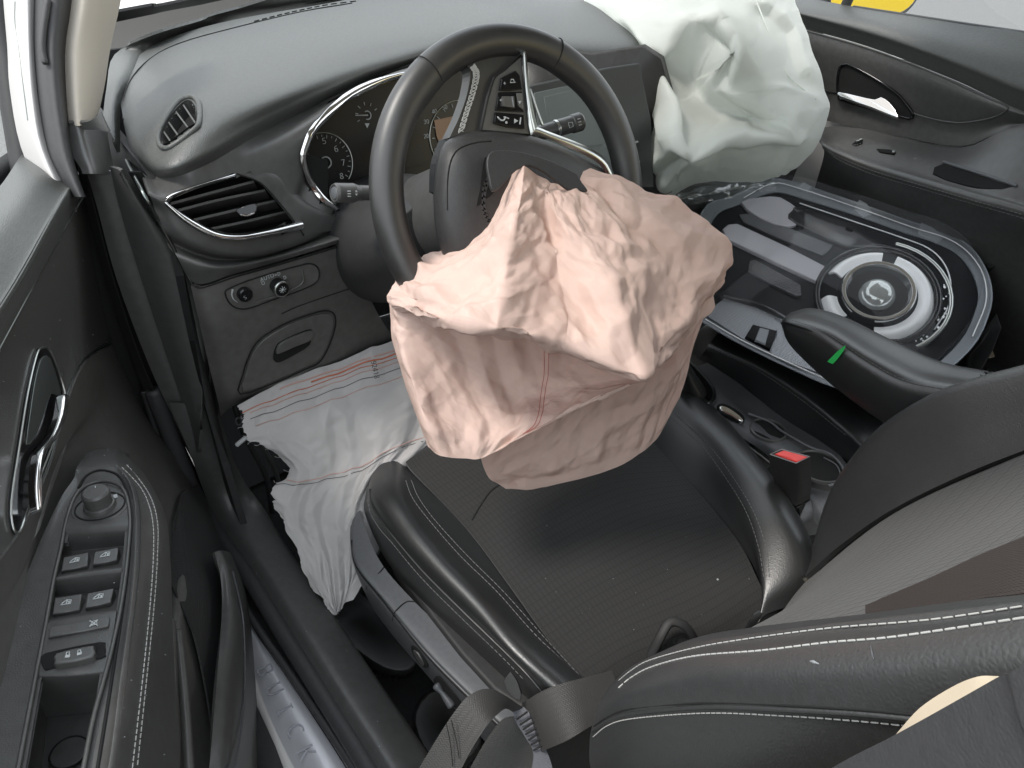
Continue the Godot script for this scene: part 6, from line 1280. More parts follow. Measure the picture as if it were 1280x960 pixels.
# ---------- driver's seat ----------
func driver_seat() -> void:
	var s := thing("driver_seat", "black leather driver's seat with dark cloth centre and stitched bolsters", "car seat", V(-0.37, 0.34, 0.3))
	var ins := [[V(-0.4772,0.52,-0.1482),V(-0.3842,0.52,-0.1517),V(-0.2366,0.52,-0.164),V(-0.0519,0.52,-0.1609)],[V(-0.4884,0.585,-0.1037),V(-0.4042,0.6,-0.0959),V(-0.2779,0.6,-0.1116),V(-0.1005,0.585,-0.1247)],[V(-0.4947,0.592,-0.0595),V(-0.4123,0.613,-0.0481),V(-0.2795,0.613,-0.0545),V(-0.1206,0.592,-0.0273)],[V(-0.4883,0.59,0.0812),V(-0.3974,0.604,0.0817),V(-0.2652,0.604,0.0797),V(-0.1443,0.592,0.1218)],[V(-0.4955,0.59,0.1985),V(-0.402,0.597,0.1978),V(-0.2787,0.597,0.2016),V(-0.1656,0.592,0.2257)],[V(-0.5026,0.59,0.2881),V(-0.409,0.59,0.2876),V(-0.2937,0.59,0.2962),V(-0.1892,0.592,0.307)],[V(-0.4987,0.592,0.3487),V(-0.4239,0.588,0.3486),V(-0.3225,0.588,0.3666),V(-0.2196,0.59,0.368)],[V(-0.4968,0.575,0.3952),V(-0.4217,0.565,0.3828),V(-0.3284,0.565,0.3914),V(-0.2297,0.575,0.4005)]]
	part("cushion", sheet(loft(ins, 8, 8), 0.05), M.seat_cloth, s, "dark patterned cloth centre of the seat cushion")
	part("cushion_seam", tube([V(-0.4744,0.5929,0.0716),V(-0.4493,0.5987,0.0573),V(-0.4213,0.6048,0.0459),V(-0.3746,0.6083,0.0456),V(-0.3132,0.6086,0.0426),V(-0.2482,0.6061,0.0399)], 0.0012, 6), M.seam, s)
	var lb := [[V(-0.4814,0.57,-0.1335),V(-0.491,0.586,-0.0567),V(-0.4818,0.586,0.0328),V(-0.4866,0.586,0.1264),V(-0.4971,0.586,0.2323),V(-0.5019,0.586,0.3062),V(-0.4963,0.578,0.3708)],[V(-0.4952,0.585,-0.1169),V(-0.5231,0.612,-0.0308),V(-0.5361,0.615,0.0513),V(-0.5345,0.615,0.1304),V(-0.5272,0.615,0.2058),V(-0.525,0.615,0.2836),V(-0.5098,0.606,0.3599)],[V(-0.5152,0.592,-0.1066),V(-0.5505,0.632,-0.0088),V(-0.5622,0.637,0.0727),V(-0.5622,0.637,0.1487),V(-0.5556,0.637,0.2246),V(-0.5521,0.635,0.3001),V(-0.5359,0.624,0.3697)],[V(-0.5311,0.59,-0.1021),V(-0.569,0.631,-0.0086),V(-0.5809,0.634,0.0724),V(-0.5793,0.634,0.1467),V(-0.5725,0.634,0.2232),V(-0.5692,0.632,0.2999),V(-0.5518,0.62,0.3697)],[V(-0.5453,0.58,-0.0988),V(-0.5804,0.612,-0.0245),V(-0.5894,0.614,0.056),V(-0.5863,0.614,0.1305),V(-0.5771,0.614,0.2081),V(-0.5655,0.61,0.2773),V(-0.5528,0.595,0.3558)],[V(-0.5541,0.54,-0.1054),V(-0.5763,0.55,-0.059),V(-0.5915,0.55,0.0354),V(-0.5861,0.55,0.1127),V(-0.5715,0.55,0.2038),V(-0.5579,0.55,0.2837),V(-0.5435,0.54,0.3505)]]
	part("left_bolster", sheet(loft(lb, 8, 6), 0.02), M.leather, s, "glossy black leather bolster on the door side of the cushion")
	part("stitching", stitches([V(-0.5223,0.6121,-0.0291),V(-0.5345,0.6184,0.0119),V(-0.5353,0.6152,0.0548),V(-0.5338,0.6154,0.1337),V(-0.5264,0.6152,0.2087),V(-0.5242,0.6152,0.2863),V(-0.5069,0.5994,0.35)], 0.0045, 0.0025, 0.0006), M.thread_dark, s)
	part("stitching", stitches([V(-0.5112,0.6033,-0.0334),V(-0.523,0.6101,0.0088),V(-0.526,0.6097,0.0578),V(-0.5224,0.6081,0.1331),V(-0.5133,0.6028,0.2079),V(-0.5079,0.5953,0.2793),V(-0.5069,0.5994,0.35)], 0.0045, 0.0025, 0.0006), M.thread_dark, s)
	part("piping", tube([V(-0.5732,0.6111,-0.0407),V(-0.585,0.6109,-0.01),V(-0.589,0.6132,0.0264),V(-0.59,0.6153,0.0557),V(-0.587,0.6155,0.1305),V(-0.5779,0.6155,0.2083),V(-0.5668,0.6124,0.278),V(-0.5613,0.6111,0.3201),V(-0.5551,0.599,0.3487)], 0.0016, 6), M.leather, s)
	part("stitching", stitches([V(-0.5791,0.5975,-0.0378),V(-0.5847,0.5888,-0.0179),V(-0.5896,0.5938,0.0211),V(-0.591,0.6018,0.0568),V(-0.5871,0.6,0.1284),V(-0.5769,0.5985,0.2053),V(-0.5646,0.5933,0.2731),V(-0.5582,0.5885,0.3122)], 0.0045, 0.0025, 0.0006), M.thread_dark, s)
	var rb := [[V(-0.1089,0.588,-0.0398),V(-0.1389,0.588,0.0829),V(-0.1568,0.588,0.1943),V(-0.1787,0.588,0.277),V(-0.2013,0.588,0.3424),V(-0.2249,0.58,0.378),V(-0.2619,0.568,0.4023)],[V(-0.0779,0.62,-0.0293),V(-0.0947,0.622,0.0736),V(-0.108,0.622,0.1592),V(-0.1361,0.622,0.2386),V(-0.1744,0.62,0.313),V(-0.2192,0.6,0.3752),V(-0.2413,0.578,0.4001)],[V(-0.0321,0.635,-0.0412),V(-0.0528,0.64,0.0513),V(-0.0786,0.64,0.165),V(-0.1138,0.64,0.2718),V(-0.1449,0.635,0.3491),V(-0.1695,0.615,0.3976),V(-0.1906,0.585,0.4158)],[V(0.0461,0.6,-0.0796),V(0.0051,0.61,0.03),V(-0.0245,0.61,0.1479),V(-0.069,0.61,0.2657),V(-0.0972,0.6,0.3393),V(-0.1246,0.585,0.3887),V(-0.139,0.565,0.4112)],[V(0.0541,0.47,-0.0796),V(0.0131,0.48,0.03),V(-0.0165,0.48,0.1479),V(-0.061,0.48,0.2657),V(-0.0892,0.47,0.3393),V(-0.1166,0.455,0.3887),V(-0.131,0.435,0.4112)]]
	part("right_bolster", sheet(loft(rb, 8, 6), 0.02), M.leather, s, "glossy black leather bolster on the console side of the cushion")
	part("stitching", stitches([V(-0.0961,0.6214,0.0713),V(-0.1102,0.6209,0.158),V(-0.1354,0.6203,0.2304),V(-0.1612,0.6205,0.2856),V(-0.1904,0.6138,0.3334),V(-0.2168,0.6015,0.3686)], 0.0045, 0.0025, 0.0006), M.thread_dark, s)
	part("stitching", stitches([V(-0.0908,0.6261,0.0792),V(-0.105,0.6265,0.1648),V(-0.1316,0.6267,0.239),V(-0.1583,0.6265,0.2944),V(-0.1864,0.6186,0.3411),V(-0.213,0.6044,0.374)], 0.0045, 0.0025, 0.0006), M.thread_dark, s)
	part("bolster_corner", sheet(loft([[V(-0.2163,0.57,0.3738),V(-0.1898,0.572,0.382),V(-0.1615,0.572,0.3924),V(-0.1127,0.57,0.3874)], [V(-0.2552,0.578,0.3911),V(-0.2315,0.58,0.3966),V(-0.2029,0.58,0.403),V(-0.1608,0.575,0.4038)], [V(-0.2802,0.57,0.3993),V(-0.2552,0.57,0.4012),V(-0.2262,0.57,0.4055),V(-0.1716,0.56,0.4041)]], 4, 4), 0.02), M.leather, s)
	# side trim of the base
	var tr := [[V(-0.5654,0.55,-0.0919),V(-0.5824,0.55,-0.0571),V(-0.5995,0.55,0.032),V(-0.5938,0.55,0.1201),V(-0.5787,0.55,0.206),V(-0.567,0.55,0.2902),V(-0.5545,0.55,0.3607)],[V(-0.5883,0.548,-0.069),V(-0.611,0.548,-0.027),V(-0.6262,0.548,0.0246),V(-0.622,0.548,0.0982),V(-0.6135,0.548,0.1912),V(-0.6026,0.548,0.2639),V(-0.5888,0.548,0.3422)],[V(-0.5904,0.54,-0.074),V(-0.6114,0.54,-0.0326),V(-0.6269,0.54,0.0174),V(-0.6223,0.54,0.0888),V(-0.6154,0.54,0.1844),V(-0.6043,0.54,0.2578),V(-0.5901,0.54,0.3369)],[V(-0.5913,0.53,-0.0766),V(-0.6129,0.53,-0.0338),V(-0.6286,0.53,0.0194),V(-0.6255,0.53,0.0895),V(-0.618,0.53,0.1825),V(-0.6073,0.53,0.2557),V(-0.5927,0.53,0.335)],[V(-0.5658,0.46,-0.1216),V(-0.5915,0.46,-0.0741),V(-0.6135,0.46,0.0085),V(-0.6143,0.46,0.0792),V(-0.6045,0.46,0.1727),V(-0.5978,0.46,0.2453),V(-0.5835,0.46,0.3338)],[V(-0.5588,0.45,-0.1203),V(-0.5876,0.45,-0.0669),V(-0.6059,0.45,0.0124),V(-0.6062,0.45,0.0818),V(-0.5972,0.45,0.1724),V(-0.5906,0.45,0.2454),V(-0.5752,0.45,0.3329)]]
	var st := part("side_trim", sheet(loft(tr, 7, 5), 0.004), M.trim_grey, s, "grey plastic side trim of the seat base")
	part("trim_joint", tube([V(-0.6001,0.5503,0.047),V(-0.6098,0.5499,0.0518),V(-0.6269,0.5394,0.0514),V(-0.6279,0.5222,0.0456)], 0.0008, 6), M.seam, st)
	part("trim_joint", tube([V(-0.5939,0.5503,0.1203),V(-0.6038,0.55,0.1147),V(-0.6217,0.5474,0.119),V(-0.6238,0.5272,0.1144)], 0.0008, 6), M.seam, st)
	part("trim_joint", tube([V(-0.6144,0.547,-0.0235),V(-0.6278,0.5399,0.0182),V(-0.6241,0.5395,0.0898),V(-0.6183,0.5387,0.1844),V(-0.6073,0.538,0.2584),V(-0.5944,0.5388,0.3266)], 0.0012, 6), M.seam, st)
	part("seat_switch", slab([V(-0.6204,0.5173,0.1562),V(-0.6212,0.5323,0.1728),V(-0.6196,0.5303,0.1861),V(-0.6167,0.5174,0.1925),V(-0.6142,0.4995,0.1835),V(-0.6129,0.4837,0.1642),V(-0.6157,0.4909,0.1526)], V(-0.976,-0.1928,0.101), 0.002, 0.0006, 2), M.void, st)
	part("seat_switch", slab([V(-0.622,0.519,0.1642),V(-0.6223,0.528,0.1774),V(-0.6186,0.5121,0.1845),V(-0.6165,0.4972,0.1762),V(-0.619,0.5036,0.1644)], V(-0.976,-0.1928,0.101), 0.002, 0.0008, 2), M.trim_warm, st)
	part("seat_switch", slab([V(-0.6103,0.4861,0.1946),V(-0.6142,0.5209,0.2158),V(-0.6119,0.5196,0.2309),V(-0.6081,0.513,0.249),V(-0.606,0.5031,0.253),V(-0.6034,0.4737,0.2379),V(-0.6036,0.4621,0.2129),V(-0.6045,0.4584,0.1903)], V(-0.9755,-0.1865,0.117), 0.002, 0.0006, 2), M.void, st)
	part("seat_switch", tube([V(-0.6132,0.4931,0.2091),V(-0.6115,0.489,0.2178),V(-0.6081,0.4813,0.2352)], [0.006, 0.003, 0.006], 10, false, 3), M.trim_grey, st)
	part("rail_cover", body([[V(-0.6605,0.44,-0.0469),V(-0.6185,0.44,-0.0321),V(-0.6054,0.44,0.0203),V(-0.5914,0.44,0.1142),V(-0.6136,0.44,0.136),V(-0.6413,0.44,0.1148),V(-0.6619,0.44,0.0587),V(-0.6704,0.44,0.0032)], [V(-0.6546,0.42,-0.0591),V(-0.6145,0.42,-0.0439),V(-0.6017,0.42,0.0107),V(-0.5893,0.42,0.1047),V(-0.6093,0.42,0.1224),V(-0.6358,0.42,0.1019),V(-0.6579,0.42,0.047),V(-0.6653,0.42,-0.0068)], [V(-0.6367,0.35,-0.067),V(-0.6017,0.35,-0.0534),V(-0.5875,0.35,0.0013),V(-0.579,0.35,0.0751),V(-0.5977,0.35,0.0918),V(-0.6239,0.35,0.0714),V(-0.6412,0.35,0.0276),V(-0.6454,0.35,-0.0191)]], 3, 3), M.matt_black, s)
	part("seat_base", body([oval(V(-0.37, 0.55, 0.15), V(0.22, 0, 0), V(0, 0, 0.22), 16, 0.5), oval(V(-0.37, 0.45, 0.17), V(0.21, 0, 0), V(0, 0, 0.20), 16, 0.5), oval(V(-0.37, 0.345, 0.17), V(0.18, 0, 0), V(0, 0, 0.20), 16, 0.5)], 2, 2), M.matt_black, s)
	part("rail_cover", body([[V(-0.6263,0.4,0.1741),V(-0.5841,0.4,0.1618),V(-0.5634,0.4,0.2158),V(-0.5791,0.4,0.2596),V(-0.6304,0.4,0.2637),V(-0.6415,0.4,0.2181)], [V(-0.6147,0.345,0.1412),V(-0.5668,0.345,0.1271),V(-0.5444,0.345,0.1877),V(-0.5672,0.345,0.2436),V(-0.6208,0.345,0.2476),V(-0.6362,0.345,0.1976)]], 3, 3), M.matt_black, s)
	# backrest
	var bk := [[V(-0.5,0.57,0.375),V(-0.45,0.57,0.415),V(-0.34,0.57,0.423),V(-0.25,0.57,0.415),V(-0.185,0.57,0.393)],[V(-0.51,0.62,0.39),V(-0.45,0.62,0.426),V(-0.34,0.62,0.434),V(-0.25,0.62,0.426),V(-0.18,0.62,0.41)],[V(-0.57,0.77,0.458),V(-0.45,0.77,0.475),V(-0.34,0.77,0.483),V(-0.25,0.77,0.475),V(-0.17,0.77,0.463)],[V(-0.6,0.905,0.541),V(-0.45,0.905,0.553),V(-0.34,0.905,0.557),V(-0.25,0.905,0.551),V(-0.15,0.905,0.541)],[V(-0.6,1.05,0.632),V(-0.45,1.05,0.642),V(-0.34,1.05,0.644),V(-0.25,1.05,0.642),V(-0.15,1.05,0.632)],[V(-0.59,1.2,0.715),V(-0.45,1.2,0.725),V(-0.34,1.2,0.727),V(-0.25,1.2,0.725),V(-0.2,1.2,0.715)]]
	part("backrest", sheet(loft(bk, 8, 8), 0.08), M.lit_back_cloth, s, "dark patterned cloth centre of the reclined backrest, lightened to look lit")
	var br := [[V(-0.18,0.6138,0.4084),V(-0.18,0.647,0.418),V(-0.175,0.6939,0.432),V(-0.17,0.7719,0.463),V(-0.155,0.8495,0.5049),V(-0.15,0.9193,0.5501),V(-0.16,0.995,0.601)],[V(-0.15,0.5977,0.3921),V(-0.15,0.6351,0.3962),V(-0.147,0.6963,0.4022),V(-0.143,0.7828,0.4305),V(-0.135,0.8639,0.4757),V(-0.13,0.9394,0.532),V(-0.14,1.0113,0.5859)],[V(-0.13,0.5973,0.3849),V(-0.125,0.635,0.3789),V(-0.122,0.7127,0.374),V(-0.12,0.8095,0.3941),V(-0.112,0.8923,0.4377),V(-0.11,0.9709,0.5091),V(-0.12,1.035,0.5673)],[V(-0.11,0.5973,0.4049),V(-0.105,0.635,0.3989),V(-0.102,0.7127,0.394),V(-0.1,0.8095,0.4141),V(-0.092,0.8923,0.4577),V(-0.09,0.9709,0.5291),V(-0.1,1.035,0.5873)],[V(-0.105,0.5773,0.4949),V(-0.1,0.615,0.4889),V(-0.097,0.6927,0.484),V(-0.095,0.7895,0.5041),V(-0.087,0.8723,0.5477),V(-0.085,0.9509,0.6191),V(-0.095,1.015,0.6773)]]
	part("right_back_bolster", sheet(loft(br, 8, 6), 0.006), M.leather_side, s, "scuffed leather bolster of the backrest on the console side")
	part("scuff_mark", tube([V(-0.1318,0.8105,0.419),V(-0.1275,0.8336,0.424),V(-0.1232,0.8577,0.4319),V(-0.1214,0.8698,0.4377)], [0.0004, 0.0009, 0.0004], 6), M.trim_grey, s)
	part("stitching", stitches([V(-0.1164,0.9009,0.4519),V(-0.1141,0.9276,0.473),V(-0.1118,0.9499,0.4913),V(-0.112,0.9672,0.5074)], 0.0035, 0.0025, 0.0006), M.thread_dark, s)
	part("stitching", stitches([V(-0.1387,0.646,0.3857),V(-0.1466,0.6295,0.392),V(-0.166,0.6289,0.4043),V(-0.1809,0.6355,0.4147)], 0.0035, 0.0025, 0.0006), M.thread, s)
	var bl := [[V(-0.53,0.7202,0.4355),V(-0.54,0.7898,0.4583),V(-0.545,0.8649,0.4968),V(-0.55,0.9343,0.5441),V(-0.55,1.0165,0.607),V(-0.55,1.0934,0.663)],[V(-0.575,0.7738,0.4515),V(-0.6,0.857,0.4848),V(-0.605,0.9411,0.5294),V(-0.61,1.0061,0.5734),V(-0.61,1.0751,0.6252),V(-0.61,1.1371,0.6724)],[V(-0.59,0.7777,0.4565),V(-0.615,0.864,0.4928),V(-0.62,0.9572,0.54),V(-0.622,1.0153,0.5807),V(-0.622,1.0819,0.6306),V(-0.622,1.142,0.6759)],[V(-0.6,0.775,0.4603),V(-0.63,0.877,0.501),V(-0.635,0.9721,0.5509),V(-0.638,1.0277,0.5905),V(-0.638,1.091,0.6379),V(-0.638,1.1505,0.6798)],[V(-0.608,0.7639,0.4643),V(-0.645,0.894,0.5146),V(-0.65,0.9843,0.5674),V(-0.652,1.036,0.6048),V(-0.652,1.0943,0.6496),V(-0.652,1.1462,0.6882)],[V(-0.61,0.7456,0.4655),V(-0.645,0.8825,0.5209),V(-0.652,0.9742,0.578),V(-0.655,1.0296,0.619),V(-0.655,1.0809,0.6619),V(-0.655,1.1235,0.6994)],[V(-0.61,0.7322,0.4665),V(-0.643,0.8701,0.521),V(-0.65,0.9646,0.5786),V(-0.652,1.0206,0.6194),V(-0.652,1.0731,0.6629),V(-0.652,1.117,0.7008)],[V(-0.605,0.6907,0.4684),V(-0.638,0.8287,0.532),V(-0.645,0.9182,0.5857),V(-0.645,0.9776,0.627),V(-0.645,1.0311,0.6681),V(-0.645,1.0854,0.7111)],[V(-0.6,0.6319,0.4881),V(-0.62,0.734,0.5406),V(-0.63,0.8303,0.5941),V(-0.63,0.9045,0.6377),V(-0.63,0.9707,0.6805),V(-0.63,1.0315,0.7273)]]
	part("left_back_bolster", sheet(loft(bl, 10, 6), 0.006), M.leather_side, s, "grained leather bolster of the backrest nearest the doorway")
	part("stitching", stitches([V(-0.6083,0.8419,0.4817),V(-0.6118,0.873,0.494),V(-0.6128,0.9018,0.5076),V(-0.6206,0.962,0.5425),V(-0.6208,1.0036,0.5713),V(-0.6204,1.0557,0.6098),V(-0.6229,1.1041,0.6467),V(-0.62,1.1392,0.6729)], 0.0042, 0.0016, 0.00045), M.thread, s)
	part("stitching", stitches([V(-0.632,0.8781,0.5017),V(-0.6249,0.8891,0.5052),V(-0.6251,0.9193,0.5199),V(-0.6337,0.975,0.5518),V(-0.6374,1.028,0.5901),V(-0.636,1.0656,0.618),V(-0.637,1.0979,0.6421),V(-0.6357,1.1476,0.6769)], 0.0042, 0.0016, 0.00055), M.thread, s)
	part("piping", tube([V(-0.6131,0.7594,0.4697),V(-0.6341,0.8346,0.4999),V(-0.6473,0.8957,0.5286),V(-0.6522,0.9736,0.5781),V(-0.6552,1.029,0.6191),V(-0.6553,1.0671,0.65),V(-0.6552,1.0957,0.6752)], 0.0014, 6), M.leather_side, s)
	part("piping", tube([V(-0.6125,0.7662,0.4699),V(-0.6345,0.8416,0.5),V(-0.6475,0.9017,0.5283),V(-0.6517,0.9767,0.5774),V(-0.6546,1.0315,0.6184),V(-0.6547,1.0691,0.6493),V(-0.6546,1.0975,0.6745)], 0.0008, 6), M.seam, s)
	part("stitching", stitches([V(-0.6161,0.7598,0.474),V(-0.6343,0.8304,0.5006),V(-0.6461,0.8886,0.5285),V(-0.6507,0.9669,0.5783),V(-0.6527,1.0219,0.6193),V(-0.6529,1.0605,0.6507),V(-0.6526,1.0893,0.6761)], 0.0036, 0.0016, 0.00045), M.thread, s)
	part("scuff_mark", tube([V(-0.6405,1.0879,0.6362),V(-0.6451,1.0895,0.6394),V(-0.6478,1.0903,0.6417)], [0.0002, 0.0005, 0.0002], 5), M.trim_grey, s)
	part("scuff_mark", tube([V(-0.6471,1.0602,0.6183),V(-0.6476,1.0623,0.6202),V(-0.6486,1.0648,0.6227)], [0.0003, 0.0009, 0.0003], 5), M.grey_print, s)
	# fold-down armrest
	var loops := [[V(-0.065,0.8524,0.1982),V(-0.03,0.8406,0.1807),V(0,0.8342,0.1701),V(0,0.827,0.1766),V(-0.03,0.8252,0.191),V(-0.065,0.8428,0.2038)],
		[V(-0.075,0.8638,0.2145),V(-0.03,0.8568,0.2027),V(0.012,0.8482,0.1949),V(0.014,0.8281,0.2229),V(-0.03,0.8144,0.2269),V(-0.07,0.8298,0.2239)],
		[V(-0.08,0.8739,0.2702),V(-0.03,0.8679,0.2541),V(0.018,0.8542,0.241),V(0.02,0.8172,0.2739),V(-0.03,0.803,0.2824),V(-0.073,0.8168,0.2753)],
		[V(-0.08,0.8672,0.337),V(-0.03,0.8646,0.3249),V(0.018,0.8558,0.3178),V(0.02,0.809,0.349),V(-0.03,0.8,0.3553),V(-0.073,0.8049,0.3384)],
		[V(-0.08,0.8682,0.3857),V(-0.03,0.8677,0.3843),V(0.018,0.8602,0.3822),V(0.02,0.8088,0.4097),V(-0.03,0.8036,0.409),V(-0.073,0.8025,0.3844)],
		[V(-0.08,0.8878,0.4398),V(-0.03,0.8856,0.4414),V(0.018,0.8799,0.4422),V(0.02,0.8306,0.4713),V(-0.03,0.8242,0.4663),V(-0.073,0.8084,0.4428)]]
	var am := part("armrest", body(loops, 5, 6), M.leather, s, "folded down leather armrest with a green paint mark")
	part("piping", tube([V(-0.066,0.8509,0.1995),V(-0.0785,0.8638,0.2173),V(-0.0785,0.8709,0.2701),V(-0.0785,0.8644,0.337),V(-0.0785,0.8654,0.3858),V(-0.0785,0.8829,0.4362)], 0.0013, 6), M.seam, am)
	part("stitching", stitches([V(-0.0775,0.8697,0.2199),V(-0.0775,0.8769,0.2686),V(-0.0775,0.8701,0.3354),V(-0.0775,0.8709,0.3841),V(-0.0775,0.8876,0.4338)], 0.003, 0.002, 0.0005), M.thread_dark, am)
	part("paint_mark", sheet(loft([[V(-0.0865,0.8787,0.3038),V(-0.0865,0.867,0.2974),V(-0.0865,0.8562,0.2928),V(-0.0865,0.8467,0.2889)], [V(-0.0865,0.8773,0.3054),V(-0.0865,0.8668,0.3033),V(-0.0865,0.8555,0.3001),V(-0.0865,0.8477,0.2969)]], 3, 2), 0.0004), M.green_paint, am, "bright green paint stroke on the armrest side")
	part("belt_guide", tube([V(-0.4122,0.5808,0.366),V(-0.3977,0.6053,0.363),V(-0.3806,0.6175,0.3597),V(-0.368,0.6149,0.3719),V(-0.3604,0.5982,0.384),V(-0.3545,0.5718,0.3832)], 0.006, 8, false, 4, 0.5), M.matt_black, s)
	var sp := part("dust_specks", specks(loft(ins, 8, 8), 26, 15, 0.0008), M.grey_print, s)
	sp.set_meta("kind", "stuff")
	part("lint", lathe([Vector2(0.0015, 0), Vector2(0.001, 0.0012), Vector2(0.0001, 0.0014)], V(-0.2622,0.5914,0.3332), V(0, 1, 0), 6), M.white_print, s)

# ---------- seat belt and buckle ----------
func belts() -> void:
	var b := thing("seat_belt", "slack dark seat belt looped beside the driver's cushion", "seat belt", V(-0.62, 0.4, 0.45))
	part("lap_strap", strap([V(-0.5662,0.56,0.3205),V(-0.5714,0.6,0.3392),V(-0.5596,0.625,0.3525),V(-0.541,0.632,0.3612),V(-0.5135,0.625,0.3655),V(-0.4779,0.61,0.3673)], [V(-0.582,0.56,0.3781),V(-0.5849,0.6,0.3969),V(-0.5788,0.625,0.4099),V(-0.565,0.632,0.4137),V(-0.5413,0.625,0.4119),V(-0.4969,0.61,0.4085)], 0.0014, 6, 6), M.webbing, b)
	part("loop_strap", strap([V(-0.7135,0.5646,0.3297),V(-0.6806,0.5996,0.3236),V(-0.6562,0.6242,0.3202),V(-0.6355,0.6353,0.3183),V(-0.6121,0.6275,0.3198),V(-0.591,0.6026,0.3271),V(-0.5736,0.575,0.3339)], [V(-0.6848,0.5698,0.3621),V(-0.6615,0.5973,0.3553),V(-0.6441,0.616,0.352),V(-0.6313,0.6217,0.3488),V(-0.6169,0.6149,0.3427),V(-0.6011,0.6017,0.3356),V(-0.5867,0.5762,0.3307)], 0.0014, 5, 6), M.webbing, b)
	part("loop_strap", strap([V(-0.5734,0.5774,0.3335),V(-0.5714,0.5754,0.3506),V(-0.5752,0.5658,0.3714),V(-0.5786,0.5561,0.3928),V(-0.5868,0.5411,0.4151)], [V(-0.5852,0.5763,0.3271),V(-0.5891,0.5716,0.3406),V(-0.5893,0.5693,0.3578),V(-0.591,0.5637,0.3768),V(-0.6123,0.5482,0.3973)], 0.0014, 5, 5), M.webbing_back, b)
	var bars := []
	for e in [[V(-0.5891,0.5791,0.3416),V(-0.5774,0.5861,0.3442)], [V(-0.5892,0.5771,0.3479),V(-0.5768,0.5841,0.3511)], [V(-0.5887,0.5749,0.3533),V(-0.577,0.5818,0.356)], [V(-0.5892,0.5736,0.3587),V(-0.5772,0.5798,0.3623)], [V(-0.5893,0.5716,0.3649),V(-0.5787,0.5777,0.3675)], [V(-0.5899,0.5704,0.3702),V(-0.5796,0.5758,0.3732)], [V(-0.5903,0.5675,0.3755),V(-0.5801,0.5729,0.3784)]]:
		bars.append(tube(e, 0.0011, 6, false, 1))
	part("stitching", merged(bars), M.seam, b)
	part("loop_strap", strap([V(-0.6459,0.5146,0.3328),V(-0.6184,0.5447,0.327),V(-0.597,0.5637,0.3262),V(-0.5796,0.5683,0.3353)], [V(-0.597,0.4924,0.3893),V(-0.5824,0.5181,0.3775),V(-0.5771,0.5327,0.3687),V(-0.5775,0.547,0.3557)], 0.0014, 5, 5), M.webbing, b)
	part("strap_crease", tube([V(-0.6777,0.5889,0.3521),V(-0.6728,0.6075,0.3394),V(-0.67,0.624,0.3269)], 0.0005, 5), M.seam, b)
	part("strap_crease", tube([V(-0.6699,0.5959,0.3518),V(-0.6666,0.6117,0.3402),V(-0.6647,0.6276,0.3277)], 0.0005, 5), M.seam, b)
	part("strap_end", slab([V(-0.5868,0.6084,0.3099),V(-0.5774,0.6167,0.3097),V(-0.5741,0.6084,0.3194),V(-0.5747,0.5971,0.3289),V(-0.5783,0.5912,0.3314),V(-0.5844,0.5937,0.3246),V(-0.5874,0.5992,0.3176)], V(-0.5, 0.6, 0.5), 0.004, 0.001, 1), M.matt_black, b)
	var sb := thing("shoulder_belt", "brown tinted shoulder belt lying across the backrest", "seat belt", V(-0.45, 0.8, 0.55))
	part("webbing", strap([V(-0.5177,0.9807,0.5882),V(-0.5016,0.9928,0.597),V(-0.4858,1.0063,0.6065),V(-0.4627,1.0206,0.6167),V(-0.4483,1.0407,0.6296),V(-0.4368,1.0573,0.6398)], [V(-0.5526,1.0065,0.603),V(-0.556,1.0303,0.6175),V(-0.5618,1.0553,0.632),V(-0.5723,1.0857,0.6485),V(-0.5886,1.1169,0.6646),V(-0.5749,1.1277,0.6761)], 0.0014, 6, 6), M.webbing_brown, sb)
	var k := thing("belt_buckle", "black seat belt buckle with a red release button", "belt buckle", V(-0.1, 0.6, 0.28))
	part("casing", body([[V(-0.1141,0.69,0.267),V(-0.0898,0.69,0.2681),V(-0.0693,0.69,0.3011),V(-0.0992,0.69,0.3)], [V(-0.1142,0.688,0.2662),V(-0.0882,0.688,0.2674),V(-0.0666,0.688,0.301),V(-0.0982,0.688,0.2999)], [V(-0.1038,0.665,0.2674),V(-0.0778,0.665,0.2676),V(-0.0596,0.665,0.3032),V(-0.0897,0.665,0.3019)], [V(-0.0854,0.62,0.276),V(-0.0612,0.62,0.2753),V(-0.0413,0.62,0.304),V(-0.0751,0.62,0.3061)], [V(-0.079,0.6,0.2827),V(-0.0572,0.6,0.2827),V(-0.0434,0.6,0.3093),V(-0.0733,0.6,0.3097)]], 1, 3), M.matt_black, k)
	part("rim", tube([V(-0.1138,0.6905,0.2679),V(-0.0911,0.6905,0.269),V(-0.0709,0.6905,0.3008),V(-0.0984,0.6905,0.2992)], 0.0009, 6, true, 1), M.grey_print, k)
	part("release_button", slab([V(-0.1084,0.692,0.2714),V(-0.0915,0.692,0.2729),V(-0.0746,0.692,0.3005),V(-0.0965,0.692,0.2986)], V(0, 1, 0), 0.006, 0.0014, 1), M.red_plastic, k)
	part("button_lettering", letters("PRESS", V(-0.1027,0.6925,0.2845), V(0.0132,0,0.0222), V(0, 1, 0), 0.0035, 0.0003), M.red_plastic, k)
	part("stem", tube([V(-0.0712,0.6,0.2995), V(-0.0359,0.54,0.2996)], 0.008, 8, false, 1), M.matt_black, k)

